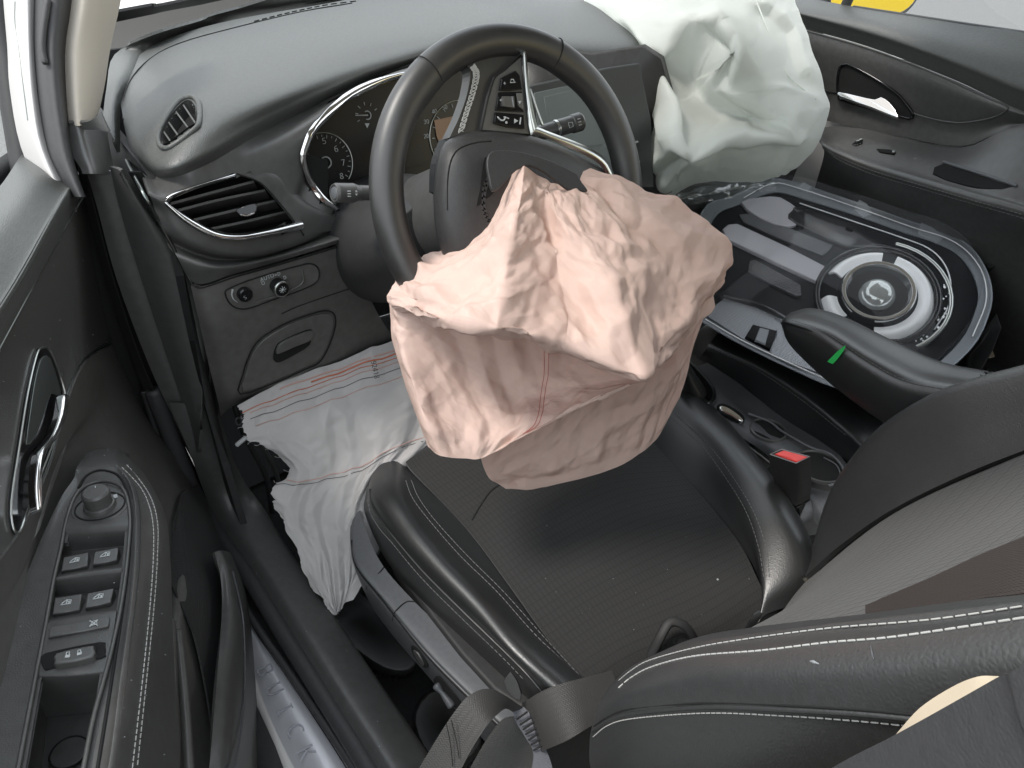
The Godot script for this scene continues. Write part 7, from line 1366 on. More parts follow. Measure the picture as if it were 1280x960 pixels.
# ---------- console between the seats ----------
func console() -> void:
	var c := thing("centre_console", "dark centre console with cup holders and a chrome parking brake switch", "console", V(0.02, 0.34, 0.1))
	part("console_body", body([[V(-0.10, 0.34, -0.45), V(0.13, 0.34, -0.45), V(0.13, 0.34, 0.7), V(-0.10, 0.34, 0.7)], [V(-0.095, 0.52, -0.42), V(0.125, 0.52, -0.42), V(0.125, 0.52, 0.7), V(-0.095, 0.52, 0.7)], [V(-0.085, 0.575, -0.40), V(0.12, 0.585, -0.40), V(0.12, 0.585, 0.7), V(-0.085, 0.575, 0.7)]], 1, 2), M.matt_black, c)
	var top := [[V(-0.0289,0.615,0.0091),V(-0.0288,0.615,0.0937),V(-0.0281,0.612,0.1605),V(-0.016,0.6,0.2132),V(-0.036,0.59,0.2896),V(-0.0854,0.585,0.3833)],[V(-0.0149,0.622,0.0126),V(-0.0203,0.624,0.0976),V(-0.0161,0.622,0.1636),V(-0.0122,0.618,0.2248),V(-0.0311,0.605,0.2954),V(-0.079,0.6,0.3865)],[V(0.0331,0.622,-0.0037),V(0.0031,0.625,0.1312),V(0.0121,0.622,0.1835),V(0.017,0.62,0.2481),V(-0.0016,0.605,0.3018),V(-0.0468,0.6,0.3896)],[V(0.0792,0.61,-0.0173),V(0.0472,0.605,0.1227),V(0.0579,0.605,0.1674),V(0.0674,0.605,0.2359),V(0.0344,0.6,0.3057),V(-0.0137,0.6,0.3927)],[V(0.115,0.6,-0.0285),V(0.0925,0.6,0.1032),V(0.0958,0.6,0.1683),V(0.1042,0.6,0.2256),V(0.0712,0.6,0.2968),V(0.0203,0.6,0.3959)]]
	part("top_panel", sheet(loft(top, 6, 5), 0.004), M.trim_grey, c)
	part("side_pad", sheet(loft([[V(0.0958,0.6,-0.0464),V(0.0999,0.6,0.0519),V(0.0841,0.6,0.161),V(0.0858,0.6,0.2542),V(0.0794,0.6,0.2997)], [V(0.076,0.635,-0.0207),V(0.0908,0.638,0.0759),V(0.086,0.638,0.18),V(0.0746,0.635,0.2738),V(0.069,0.63,0.3076)], [V(0.0915,0.655,-0.0211),V(0.0977,0.66,0.0811),V(0.0946,0.66,0.1742),V(0.0781,0.655,0.273),V(0.077,0.65,0.3143)], [V(0.1497,0.65,-0.044),V(0.1538,0.655,0.0623),V(0.1482,0.655,0.159),V(0.1335,0.65,0.2623),V(0.1386,0.64,0.3049)], [V(0.2488,0.6,-0.099),V(0.2601,0.6,0.011),V(0.2528,0.6,0.1161),V(0.2254,0.6,0.2331),V(0.2169,0.6,0.2836)]], 6, 5), 0.004), M.leather, c, "stitched black knee pad along the console")
	part("stitching", stitches([V(0.0799,0.648,-0.0162),V(0.0892,0.652,0.082),V(0.0838,0.652,0.1803),V(0.0717,0.648,0.277)], 0.004, 0.0025, 0.0006), M.thread_dark, c)
	var bs := part("parking_brake_switch", slab([V(-0.0172,0.6275,0.0973),V(-0.0054,0.6275,0.0969),V(0.001,0.6275,0.1086),V(0.0023,0.6275,0.1296),V(-0.0027,0.6275,0.1439),V(-0.0147,0.6275,0.151),V(-0.0209,0.6275,0.1448),V(-0.0251,0.6275,0.1251),V(-0.0249,0.6275,0.1078)], V(0, 1, 0), 0.003, 0.0008, 2), M.void, c, "chrome parking brake switch")
	part("switch_cap", slab([V(-0.0233,0.634,0.1063),V(-0.0143,0.634,0.1068),V(-0.0097,0.634,0.1197),V(-0.0106,0.634,0.139),V(-0.0149,0.634,0.151),V(-0.0226,0.634,0.1511),V(-0.0245,0.634,0.1329),V(-0.0281,0.634,0.1158)], V(-0.2, 1, 0.2), 0.008, 0.003, 3), M.chrome, bs)
	# cup holders
	for e in [V(0.0053,0.622,0.2825), V(0.0099,0.622,0.1821)]:
		var r := 0.034 if e.z > 0.2 else 0.026
		var cu := part("cup_holder", turned([Vector2(r + 0.004, -0.001), Vector2(r + 0.003, 0.003), Vector2(r + 0.001, 0.004), Vector2(r, 0.002), Vector2(r - 0.003, -0.03), Vector2(0.0001, -0.03)], e, V(0, 1, 0), 36), M.trim, c)
		part("well", lathe([Vector2(r - 0.001, 0.0008), Vector2(r * 0.5, 0.0012), Vector2(0.0001, 0.0014)], e, V(0, 1, 0), 36), M.void, cu)
	part("holder_rim", tube([V(0.0132,0.626,0.139),V(0.0255,0.626,0.1713),V(0.0226,0.626,0.1959),V(0.0247,0.626,0.2252),V(0.0288,0.626,0.2505),V(0.041,0.626,0.2736),V(0.0327,0.626,0.3009),V(0.016,0.626,0.3155),V(-0.0018,0.626,0.3226),V(-0.0218,0.626,0.318)], 0.0022, 8), M.trim_grey, c)
	part("holder_rim", tube([V(0.028,0.624,0.2737),V(0.03,0.624,0.2922),V(0.0205,0.624,0.3074),V(0.0042,0.624,0.3177)], 0.0012, 8), M.trim_grey, c)
	part("rear_tray", sheet(loft([[V(-0.0233,0.6,0.294),V(0.0094,0.6,0.3024),V(0.0408,0.6,0.3181)], [V(-0.0503,0.6,0.3089),V(-0.0194,0.6,0.3166),V(0.0172,0.6,0.3318)], [V(-0.0775,0.59,0.3217),V(-0.0455,0.59,0.3308),V(-0.0056,0.59,0.3485)], [V(-0.0755,0.56,0.3297),V(-0.0501,0.56,0.3385),V(-0.0024,0.56,0.3539)]], 4, 4), 0.003), M.trim_grey, c)
	part("side_pocket", slab([V(-0.0727,0.626,0.178),V(-0.0567,0.626,0.1767),V(-0.0548,0.626,0.2114),V(-0.0548,0.626,0.2374),V(-0.0685,0.626,0.2456),V(-0.0849,0.626,0.2353),V(-0.0857,0.626,0.2116)], V(0, 1, 0), 0.002, 0.0006, 2), M.void, c)
	part("side_pocket", tube([V(-0.072,0.628,0.1768),V(-0.0568,0.628,0.1795),V(-0.056,0.628,0.2134),V(-0.0575,0.628,0.2405)], 0.0016, 6), M.trim, c)
	var sh := part("shifter_surround", tube([V(0.0373,0.632,-0.0495),V(0.0343,0.632,-0.015),V(0.0248,0.632,0.0227),V(0.0115,0.632,0.059),V(-0.0024,0.632,0.0772),V(-0.0222,0.632,0.0885),V(-0.0452,0.632,0.0871),V(-0.0577,0.632,0.0743),V(-0.0582,0.632,0.0456),V(-0.0296,0.632,-0.002)], 0.0028, 8, true, 4), M.dark_satin, c, "satin edged shifter surround with a black boot")
	part("surround_plate", slab([V(0.0379,0.63,-0.0496),V(0.035,0.63,-0.0152),V(0.0254,0.63,0.0225),V(0.011,0.63,0.0581),V(-0.0011,0.63,0.0748),V(-0.0193,0.63,0.0845),V(-0.0412,0.63,0.0839),V(-0.0538,0.63,0.071),V(-0.0542,0.63,0.0422),V(-0.0272,0.63,-0.0039)], V(0, 1, 0), 0.004, 0.001, 2), M.gloss_black, sh)
	part("boot", body([[V(0.0208,0.632,-0.0291),V(0.0195,0.632,-0.0006),V(0.0074,0.632,0.0373),V(-0.0077,0.632,0.066),V(-0.0258,0.632,0.0759),V(-0.0418,0.632,0.0661),V(-0.0437,0.632,0.0386),V(-0.0224,0.632,0.0024)], [V(-0.0142,0.66,-0.001),V(-0.0131,0.66,0.0167),V(-0.0191,0.66,0.0409),V(-0.0294,0.66,0.0615),V(-0.0441,0.66,0.0684),V(-0.0553,0.66,0.0615),V(-0.0534,0.66,0.0416),V(-0.04,0.66,0.0172)], [V(-0.0494,0.7,0.0208),V(-0.0478,0.7,0.0301),V(-0.0514,0.7,0.0444),V(-0.0583,0.7,0.0563),V(-0.0683,0.7,0.0608),V(-0.0732,0.7,0.0552),V(-0.0715,0.7,0.0429),V(-0.0631,0.7,0.0291)]], 3, 4), M.leather, sh)

# ---------- passenger's seat ----------
func passenger_seat() -> void:
	var s := thing("passenger_seat", "black passenger's seat half hidden below the loose headlamp", "car seat", V(0.38, 0.34, 0.25))
	part("cushion", body([oval(V(0.385, 0.44, 0.1), V(0.235, 0, 0), V(0, 0, 0.25), 20, 0.5), oval(V(0.385, 0.54, 0.1), V(0.25, 0, 0), V(0, 0, 0.27), 20, 0.5), oval(V(0.385, 0.585, 0.1), V(0.235, 0, 0), V(0, 0, 0.25), 20, 0.5), oval(V(0.385, 0.60, 0.1), V(0.18, 0, 0), V(0, 0, 0.2), 20, 0.6)], 3, 4), M.leather, s)
	part("backrest", body([oval(V(0.385, 0.58, 0.47), V(0.24, 0, 0), V(0, 0.03, 0.07), 20, 0.6), oval(V(0.385, 0.8, 0.55), V(0.25, 0, 0), V(0, 0.03, 0.07), 20, 0.6), oval(V(0.385, 1.05, 0.66), V(0.24, 0, 0), V(0, 0.03, 0.06), 20, 0.6), oval(V(0.385, 1.2, 0.73), V(0.18, 0, 0), V(0, 0.02, 0.05), 20, 0.6)], 3, 4), M.leather_side, s)
	part("seat_base", body([oval(V(0.385, 0.45, 0.1), V(0.2, 0, 0), V(0, 0, 0.22), 16, 0.5), oval(V(0.385, 0.345, 0.1), V(0.18, 0, 0), V(0, 0, 0.2), 16, 0.5)], 2, 2), M.matt_black, s)
	part("side_bolster", sheet(loft([[V(0.7536,0.6519,0.1009),V(0.7867,0.6322,0.1432),V(0.8582,0.6254,0.203)], [V(0.6826,0.6519,0.1394),V(0.7165,0.6382,0.1769),V(0.7854,0.6317,0.2345)], [V(0.6829,0.6207,0.1518),V(0.718,0.6096,0.188),V(0.7873,0.603,0.246)], [V(0.7442,0.5625,0.1421),V(0.7818,0.5537,0.1782),V(0.8552,0.5496,0.2371)]], 4, 4), 0.01), M.leather_side, s)
	var p := thing("cream_card", "torn cream card tucked beside the passenger's seat behind the headlamp", "card", V(0.6, 0.7, 0.3))
	part("sheet", slab([V(0.651,0.5601,0.212),V(0.6794,0.5951,0.2024),V(0.7546,0.6173,0.2394),V(0.7513,0.5733,0.2757),V(0.6836,0.5644,0.2326),V(0.6544,0.5551,0.2189)], V(-0.5, 0.7, 0.5), 0.004, 0.001), M.beige_plastic, p)
	part("sheet", slab([V(0.745,0.7251,0.0605),V(0.7746,0.7188,0.0883),V(0.7896,0.709,0.1083),V(0.7751,0.6843,0.1192),V(0.7541,0.6778,0.1091),V(0.7448,0.6959,0.0862)], V(-0.5, 0.7, 0.5), 0.004, 0.001), M.beige_plastic, p)

# ---------- loose headlamp on the passenger's seat ----------
func headlamp() -> void:
	var n := V(-0.0719,0.9964,0.0442)
	var h := thing("headlamp", "loose black headlamp unit with a clear cracked lens lying on the passenger's seat", "headlamp", V(0.3541,0.61,0.1104))
	var rim := [V(0.0268,0.7237,-0.0303),V(0.0288,0.7225,-0.0006),V(0.0341,0.7198,0.0707),V(0.0503,0.717,0.1597),V(0.0721,0.7152,0.2353),V(0.1222,0.7165,0.2875),V(0.1997,0.7214,0.3039),V(0.2664,0.7262,0.3042),V(0.3657,0.7341,0.2878),V(0.4714,0.7434,0.2501),V(0.5397,0.7499,0.2132),V(0.5984,0.7562,0.1663),V(0.6442,0.762,0.111),V(0.6556,0.7654,0.0536),V(0.64,0.767,-0.009),V(0.6226,0.7704,-0.1142),V(0.5932,0.7745,-0.2536),V(0.5638,0.7747,-0.3074),V(0.5085,0.7707,-0.3052),V(0.4185,0.7637,-0.295),V(0.3481,0.7587,-0.2974),V(0.2393,0.7479,-0.2293),V(0.1183,0.7347,-0.1298)]
	var back := [V(0.1878,0.6383,-0.106),V(0.1871,0.6369,-0.0743),V(0.1823,0.6333,-0.0007),V(0.2014,0.6309,0.0843),V(0.2215,0.6291,0.1576),V(0.2675,0.6301,0.2098),V(0.3487,0.6349,0.2335),V(0.4228,0.6402,0.2348),V(0.524,0.6483,0.2161),V(0.633,0.6581,0.172),V(0.7038,0.665,0.1328),V(0.7566,0.6708,0.0864),V(0.7949,0.676,0.0328),V(0.804,0.6792,-0.024),V(0.7899,0.6811,-0.0904),V(0.7789,0.6847,-0.1901),V(0.7519,0.6889,-0.3274),V(0.7308,0.6898,-0.3835),V(0.6803,0.6865,-0.3907),V(0.5824,0.6789,-0.3798),V(0.5121,0.6738,-0.378),V(0.4024,0.6627,-0.3064),V(0.2918,0.6508,-0.219)]
	var mid := []
	for i in rim.size():
		mid.append(rim[i].lerp(back[i], 0.5))
	part("housing", body([rim, mid, back], 3, 3), M.lamp_black, h)
	var inner := [V(0.0493,0.727,-0.0229),V(0.0489,0.726,-0.0002),V(0.0519,0.7232,0.0678),V(0.0638,0.7203,0.1526),V(0.0854,0.7186,0.2246),V(0.1309,0.7197,0.2739),V(0.2045,0.7244,0.2893),V(0.2689,0.7291,0.287),V(0.3639,0.7368,0.2686),V(0.4611,0.7454,0.232),V(0.5153,0.7507,0.2007),V(0.5621,0.7559,0.1598),V(0.5961,0.7605,0.1124),V(0.6,0.7629,0.0633),V(0.5848,0.7643,0.0068),V(0.5682,0.7672,-0.0854),V(0.5365,0.7701,-0.2022),V(0.5179,0.771,-0.2513),V(0.4739,0.7683,-0.2621),V(0.3967,0.7626,-0.2599),V(0.3363,0.7581,-0.2572),V(0.2429,0.749,-0.2029),V(0.135,0.7373,-0.1144)]
	part("flange", sheet(loft([rim, inner], 3, 2, true), 0.003, true), M.frosted, h, "milky plastic flange round the lens")
	part("flange_edge_and_glint", tube(rim, 0.0016, 6, true, 3), M.frosted, h)
	var lit := [V(0.4263,0.7692,-0.2701),V(0.5327,0.7774,-0.2828),V(0.5618,0.7772,-0.2303),V(0.5915,0.7733,-0.094),V(0.6093,0.77,0.0088),V(0.625,0.7685,0.07),V(0.6119,0.7653,0.1209),V(0.5703,0.7599,0.1736),V(0.5158,0.7541,0.2153),V(0.4546,0.7483,0.247),V(0.3573,0.7397,0.2819)]
	part("flange_edge_and_glint", tube(lit, 0.0012, 6, false, 4), M.white_guide, h)  # white line painted in for the light caught along the rim
	part("flange_edge_and_glint", tube([V(0.505,0.7712,-0.1865),V(0.5336,0.7677,-0.062),V(0.5536,0.7653,0.026),V(0.5587,0.7635,0.0742),V(0.5375,0.76,0.1172),V(0.487,0.7543,0.1639),V(0.4074,0.7466,0.2092),V(0.3214,0.7392,0.236)], 0.0014, 6, false, 4), M.white_guide, h)  # highlight on the inner rim, also drawn as a white line
	part("flange_edge_and_glint", tube([V(0.0297,0.7285,0.0025),V(0.0347,0.7257,0.0736),V(0.0521,0.7231,0.1609),V(0.0705,0.7212,0.2344)], 0.0012, 6, false, 4), M.white_guide, h)  # near rim highlight, drawn the same way in white
	# inside, on a sunken black bezel
	part("bezel", slab([V(0.0503,0.728,-0.0204),V(0.054,0.7244,0.0656),V(0.0658,0.7215,0.1506),V(0.0873,0.7199,0.2228),V(0.1328,0.721,0.2722),V(0.2046,0.7255,0.2862),V(0.269,0.7303,0.2838),V(0.3642,0.738,0.2652),V(0.4557,0.7461,0.2303),V(0.5086,0.7514,0.1982),V(0.551,0.7561,0.1612),V(0.5817,0.7603,0.1158),V(0.5867,0.7628,0.0678),V(0.5711,0.764,0.0155),V(0.5542,0.7668,-0.0757),V(0.5224,0.7696,-0.1912),V(0.5037,0.7704,-0.2397),V(0.4603,0.7678,-0.2506),V(0.384,0.7622,-0.2486),V(0.327,0.7579,-0.2443),V(0.237,0.7491,-0.1932),V(0.136,0.7382,-0.1116)], n, 0.004, 0.001, 2), M.lamp_black, h)
	part("light_bar", slab([V(0.2794,0.7593,-0.195),V(0.3035,0.7614,-0.2026),V(0.322,0.7623,-0.1942),V(0.3321,0.7578,-0.0764),V(0.3331,0.7529,0.0356),V(0.3206,0.7514,0.0501),V(0.3001,0.7495,0.0587),V(0.2796,0.748,0.0607),V(0.268,0.7517,-0.0419),V(0.2572,0.7563,-0.1638)], n, 0.008, 0.003, 1), M.grey_guide, h, "long frosted light bar")
	part("reflector_strip", slab([V(0.3566,0.764,-0.2208),V(0.3784,0.7651,-0.2104),V(0.3979,0.7625,-0.1202),V(0.4124,0.7597,-0.0343),V(0.3856,0.7573,-0.0231),V(0.3631,0.7556,-0.0204),V(0.3488,0.758,-0.0993),V(0.3386,0.7614,-0.1918)], n, 0.004, 0.001, 1), M.dark_reflex, h)
	part("reflector_strip", slab([V(0.2332,0.749,-0.0833),V(0.2463,0.7498,-0.0814),V(0.2455,0.7451,0.0242),V(0.2194,0.7422,0.047),V(0.2104,0.7417,0.0439),V(0.2004,0.7455,-0.058)], n, 0.004, 0.001, 1), M.dark_reflex, h)
	part("upper_shelf", slab([V(0.3994,0.7706,-0.2557),V(0.4503,0.774,-0.2484),V(0.4873,0.7756,-0.2238),V(0.474,0.7719,-0.1627),V(0.4592,0.7694,-0.1308),V(0.3956,0.7647,-0.1289),V(0.3779,0.7659,-0.1852)], n, 0.006, 0.003, 2), M.grey_guide, h)
	part("upper_bezel", slab([V(0.4217,0.7696,-0.1511),V(0.4564,0.7729,-0.1695),V(0.4846,0.7749,-0.1678),V(0.5133,0.7717,-0.0494),V(0.5361,0.7696,0.0353),V(0.5412,0.7679,0.0829),V(0.5121,0.7657,0.0848),V(0.4808,0.7663,0.0205),V(0.4243,0.7635,-0.0101),V(0.4172,0.7669,-0.098)], n, 0.010, 0.004, 2), M.gloss_black, h)
	part("side_reflector", slab([V(0.0395,0.7298,-0.0106),V(0.1021,0.7349,-0.024),V(0.1273,0.7345,0.0257),V(0.1387,0.7327,0.0847),V(0.1283,0.7289,0.1527),V(0.0997,0.7234,0.2314),V(0.0688,0.7227,0.1962),V(0.0522,0.7233,0.1562),V(0.0401,0.7259,0.0772)], n, 0.003, 0.001, 1), M.reflex, h, "grey honeycomb side reflector")
	part("reflector_block", slab([V(0.0412,0.732,0.0779),V(0.0765,0.7353,0.0617),V(0.0962,0.7351,0.0967),V(0.0476,0.7304,0.1234)], n, 0.008, 0.002, 1), M.lamp_black, h)
	part("reflector_block", slab([V(0.0434,0.7344,0.0951),V(0.0753,0.7375,0.0771),V(0.0831,0.7375,0.0904),V(0.0472,0.7339,0.113)], n, 0.008, 0.002, 1), M.frosted, h)
	part("brow", tube([V(0.0995,0.7407,-0.0232),V(0.1245,0.7407,0.0175),V(0.1339,0.7398,0.053),V(0.1339,0.7383,0.0868),V(0.1284,0.7366,0.1158)], 0.003, 8), M.gloss_black, h)
	# projector
	var c := V(0.2845,0.7648,0.1424)
	var view := (DOORWAY - c).normalized()
	var pn := n.slerp(view, 0.46).normalized()  # the projector looks up and forward inside the lamp
	var ax := V(0.8171,0.0453,0.5748)
	ax = (ax - pn * ax.dot(pn)).normalized()
	var ay := pn.cross(ax)
	var r := 0.0579
	var pr := part("projector", turned([Vector2(r, 0.0), Vector2(r, 0.022), Vector2(r * 0.97, 0.025), Vector2(r * 0.88, 0.024), Vector2(r * 0.82, 0.010), Vector2(r * 0.80, 0.006)], c, pn, 48), M.chrome, h, "chrome ringed projector lens")
	part("well", lathe([Vector2(r * 0.83, 0.010), Vector2(r * 0.6, 0.008), Vector2(0.001, 0.006)], c, pn, 48), M.gloss_black, pr)
	part("lens", lathe([Vector2(r * 0.50, 0.006), Vector2(r * 0.48, 0.014), Vector2(r * 0.40, 0.022), Vector2(r * 0.25, 0.028), Vector2(0.0005, 0.030)], c, pn, 40), M.ball_lens, pr)
	for e in [[-105.0, 56.0], [73.0, 140.0], [176.0, 212.0]]:
		var outer := []
		var inn := []
		var lift := []
		for k in 13:
			var a := deg_to_rad(lerpf(e[0], e[1], k / 12.0))
			var dir := ax * cos(a) + ay * sin(a)
			outer.append(c + dir * r * 1.52 + pn * 0.004)
			lift.append(c + dir * r * 1.34 + pn * 0.016)
			inn.append(c + dir * r * 1.08 + pn * 0.010)
		part("running_light_ring", sheet(loft([outer, lift, inn], 2, 5), 0.004), M.white_guide, pr)
	part("outer_ring", tube(oval(c + pn * 0.006, ax * r * 1.62, ay * r * 1.62, 40), 0.006, 8, true, 1), M.gloss_black, pr)
	part("outer_ring", tube(oval(c + pn * 0.004, ax * r * 1.95, ay * r * 1.9, 40).slice(28, 40) + oval(c + pn * 0.004, ax * r * 1.95, ay * r * 1.9, 40).slice(0, 8), 0.004, 8, false, 1), M.satin, pr)
	part("bowl", turned([Vector2(r * 1.6, -0.035), Vector2(r * 1.62, 0.0), Vector2(r * 1.05, 0.003), Vector2(r, -0.002)], c, pn, 48), M.lamp_black, pr)
	# glass chips inside the lens
	var chips := []
	for k in 46:
		var u := hash2(k, 1, 5)
		var v := hash2(k, 2, 5)
		var a := deg_to_rad(-50.0 + 60.0 * u)
		var p := c + (ax * cos(a) + ay * sin(a)) * r * (1.78 + 0.16 * v) + pn * 0.006
		var q := 0.0012 + 0.0022 * absf(hash2(k, 3, 5))
		chips.append(slab([p + ax * q, p + ay * q * 0.8, p - ax * q * 0.6 + ay * 0.2 * q, p - ay * q], n + ax * hash2(k, 4, 5) * 0.5, 0.001, 0.0002))
	var cm := part("glass_chips", merged(chips), M.white_guide, h)
	cm.set_meta("kind", "stuff")
	# clear cover
	var lifted := []
	var crown := []
	var mid_p := Vector3.ZERO
	for p in inner:
		mid_p += p / inner.size()
	for p in inner:
		lifted.append(p.lerp(mid_p, 0.05) + n * 0.045)
		crown.append(p.lerp(mid_p, 0.40) + n * 0.082)
	var tip := []
	for p in inner:
		tip.append(p.lerp(mid_p, 0.97) + n * 0.090)
	part("clear_cover", sheet(loft([inner, lifted, crown, tip], 3, 4, true), 0.0, true), M.clear_lens, h, "clear domed headlamp lens")
	# mounting tabs and torn edge
	for e in [[V(0.5802,0.771,-0.1065),V(0.6297,0.7757,-0.1306),V(0.6278,0.7746,-0.1095),V(0.6013,0.7712,-0.0753),V(0.5725,0.7692,-0.0778)], [V(0.6048,0.767,0.0248),V(0.6498,0.7712,0.003),V(0.6545,0.7711,0.0142),V(0.6321,0.7671,0.0664),V(0.5983,0.7645,0.0704)], [V(0.5634,0.7759,-0.2438),V(0.6009,0.779,-0.2524),V(0.5975,0.7776,-0.2259),V(0.5633,0.7747,-0.2158)]]:
		part("mounting_tab", slab(e, n + V(0, 0.2, 0), 0.006, 0.002, 1), M.frosted, h)
	part("bracket", body([[V(0.3291,0.7014,0.2855),V(0.4304,0.7095,0.2687),V(0.5193,0.7168,0.2476),V(0.4833,0.713,0.2762),V(0.4026,0.7059,0.3042),V(0.3217,0.6991,0.3256),V(0.2792,0.6962,0.3209)], [V(0.4567,0.6323,0.2415),V(0.5686,0.6412,0.2229),V(0.6667,0.6493,0.1996),V(0.627,0.645,0.2312),V(0.5379,0.6372,0.2621),V(0.4485,0.6297,0.2857),V(0.4016,0.6266,0.2805)]], 1, 2), M.matt_black, h)
	part("bracket", slab([V(0.6705,0.7427,0.1368),V(0.7112,0.7461,0.127),V(0.7096,0.7453,0.141),V(0.7099,0.7444,0.1634),V(0.6991,0.7426,0.185),V(0.6629,0.7398,0.1889),V(0.6647,0.7408,0.169),V(0.6409,0.7395,0.1601)], n + V(-0.3, 0, 0.3), 0.02, 0.004, 1), M.matt_black, h)
	part("torn_edge", slab([V(0.6902,0.7557,0.1466),V(0.6861,0.7549,0.1585),V(0.6812,0.7537,0.1769),V(0.6793,0.7529,0.1935),V(0.669,0.7518,0.2005),V(0.6582,0.7516,0.1863),V(0.6657,0.7531,0.1665)], n + V(-0.3, 0, 0.3), 0.006, 0.002, 1), M.white_guide, h)
	# plastic film by the white airbag
	var f := thing("clear_film", "crumpled clear plastic film between the white airbag and the headlamp", "plastic film", V(0.3, 0.7, -0.15))
	var fg := loft([[V(0.2689,0.7856,-0.3537),V(0.3269,0.7893,-0.3423),V(0.4007,0.7937,-0.321),V(0.4701,0.7975,-0.2937),V(0.5076,0.7991,-0.2688)], [V(0.2164,0.7993,-0.2941),V(0.2743,0.8029,-0.281),V(0.343,0.8069,-0.2612),V(0.408,0.8109,-0.2446),V(0.4408,0.8119,-0.2139)], [V(0.2387,0.7805,-0.2874),V(0.2851,0.7832,-0.2732),V(0.3528,0.7873,-0.2538),V(0.4236,0.7918,-0.2418),V(0.4613,0.7934,-0.2167)]], 10, 10)
	fg = displaced(fg, func(m, uv): return facets(m * 40.0, 3) * 0.006 + facets(m * 90.0, 4) * 0.003)
	part("film", sheet(fg, 0.0006), M.film, f)

# ---------- the three spent airbags ----------
func crumple(m: Vector2, big: float, small: float, s: int) -> float:
	var p := warp(m * 19.0, 0.14, s)
	var q := warp(m.rotated(0.9 + s) * 30.0, 0.14, s + 3)
	var v := facets(p, s) * big * 0.75 + facets(q, s + 1) * big * 0.55 + facets(warp(m.rotated(2.1) * 42.0, 0.2, s + 5), s + 2) * small * 0.6 + facets(m * 95.0, s + 4) * small * 0.2
	v += facets(warp(m.rotated(0.4) * 62.0, 0.3, s + 8), s + 9) * small * 0.3
	# long straight creases, each strong in some places only
	for k in 6:
		var a := 2.399 * k + s
		var dir := Vector2(cos(a), sin(a))
		var here := clampf(smooth(m * 9.0 + Vector2(k * 3.7, s), s + 20 + k) * 1.6, 0.0, 1.0)
		var t := fposmod(m.dot(dir) * (11.0 + 4.0 * k) + 0.35 * smooth(m * 6.0, s + 40 + k), 1.0)
		v += here * small * 1.1 * (absf(t - 0.5) * 2.0 - 0.5)
	return v

# a thread that follows one column of a cloth grid
func seam_on(g: Array, j: int, from: int, to: int) -> ArrayMesh:
	var pts := []
	for i in range(from, to, 4):
		var p: Vector3 = g[i][j]
		pts.append(p + (DOORWAY - p).normalized() * 0.0006)
	return tube(pts, 0.00042, 5, false, 1)

# a fold lip along a line on the cloth: steep on one side, dying away slowly on both
func pleat(uv: Vector2, line: Array, high: float, soft: float) -> float:
	var best := 1e9
	var side := 1.0
	var end := 1.0
	for k in line.size() - 1:
		var a: Vector2 = line[k]
		var b: Vector2 = line[k + 1]
		var q := seg_d(uv, a, b)
		if q.x < best:
			best = q.x
			side = signf((b - a).cross(uv - a))
			var t := (k + q.y) / (line.size() - 1)
			end = smoothstep(0.0, 0.2, t) * smoothstep(1.0, 0.8, t)
	if best > 0.3:
		return 0.0
	return high * end * tanh(side * best / soft) * exp(-best / 0.09) * 0.85

# less crumpling near the hems
func hem(uv: Vector2) -> float:
	return 0.25 + 0.75 * smoothstep(0.0, 0.12, uv.x) * smoothstep(1.0, 0.88, uv.x) * smoothstep(1.0, 0.85, uv.y)

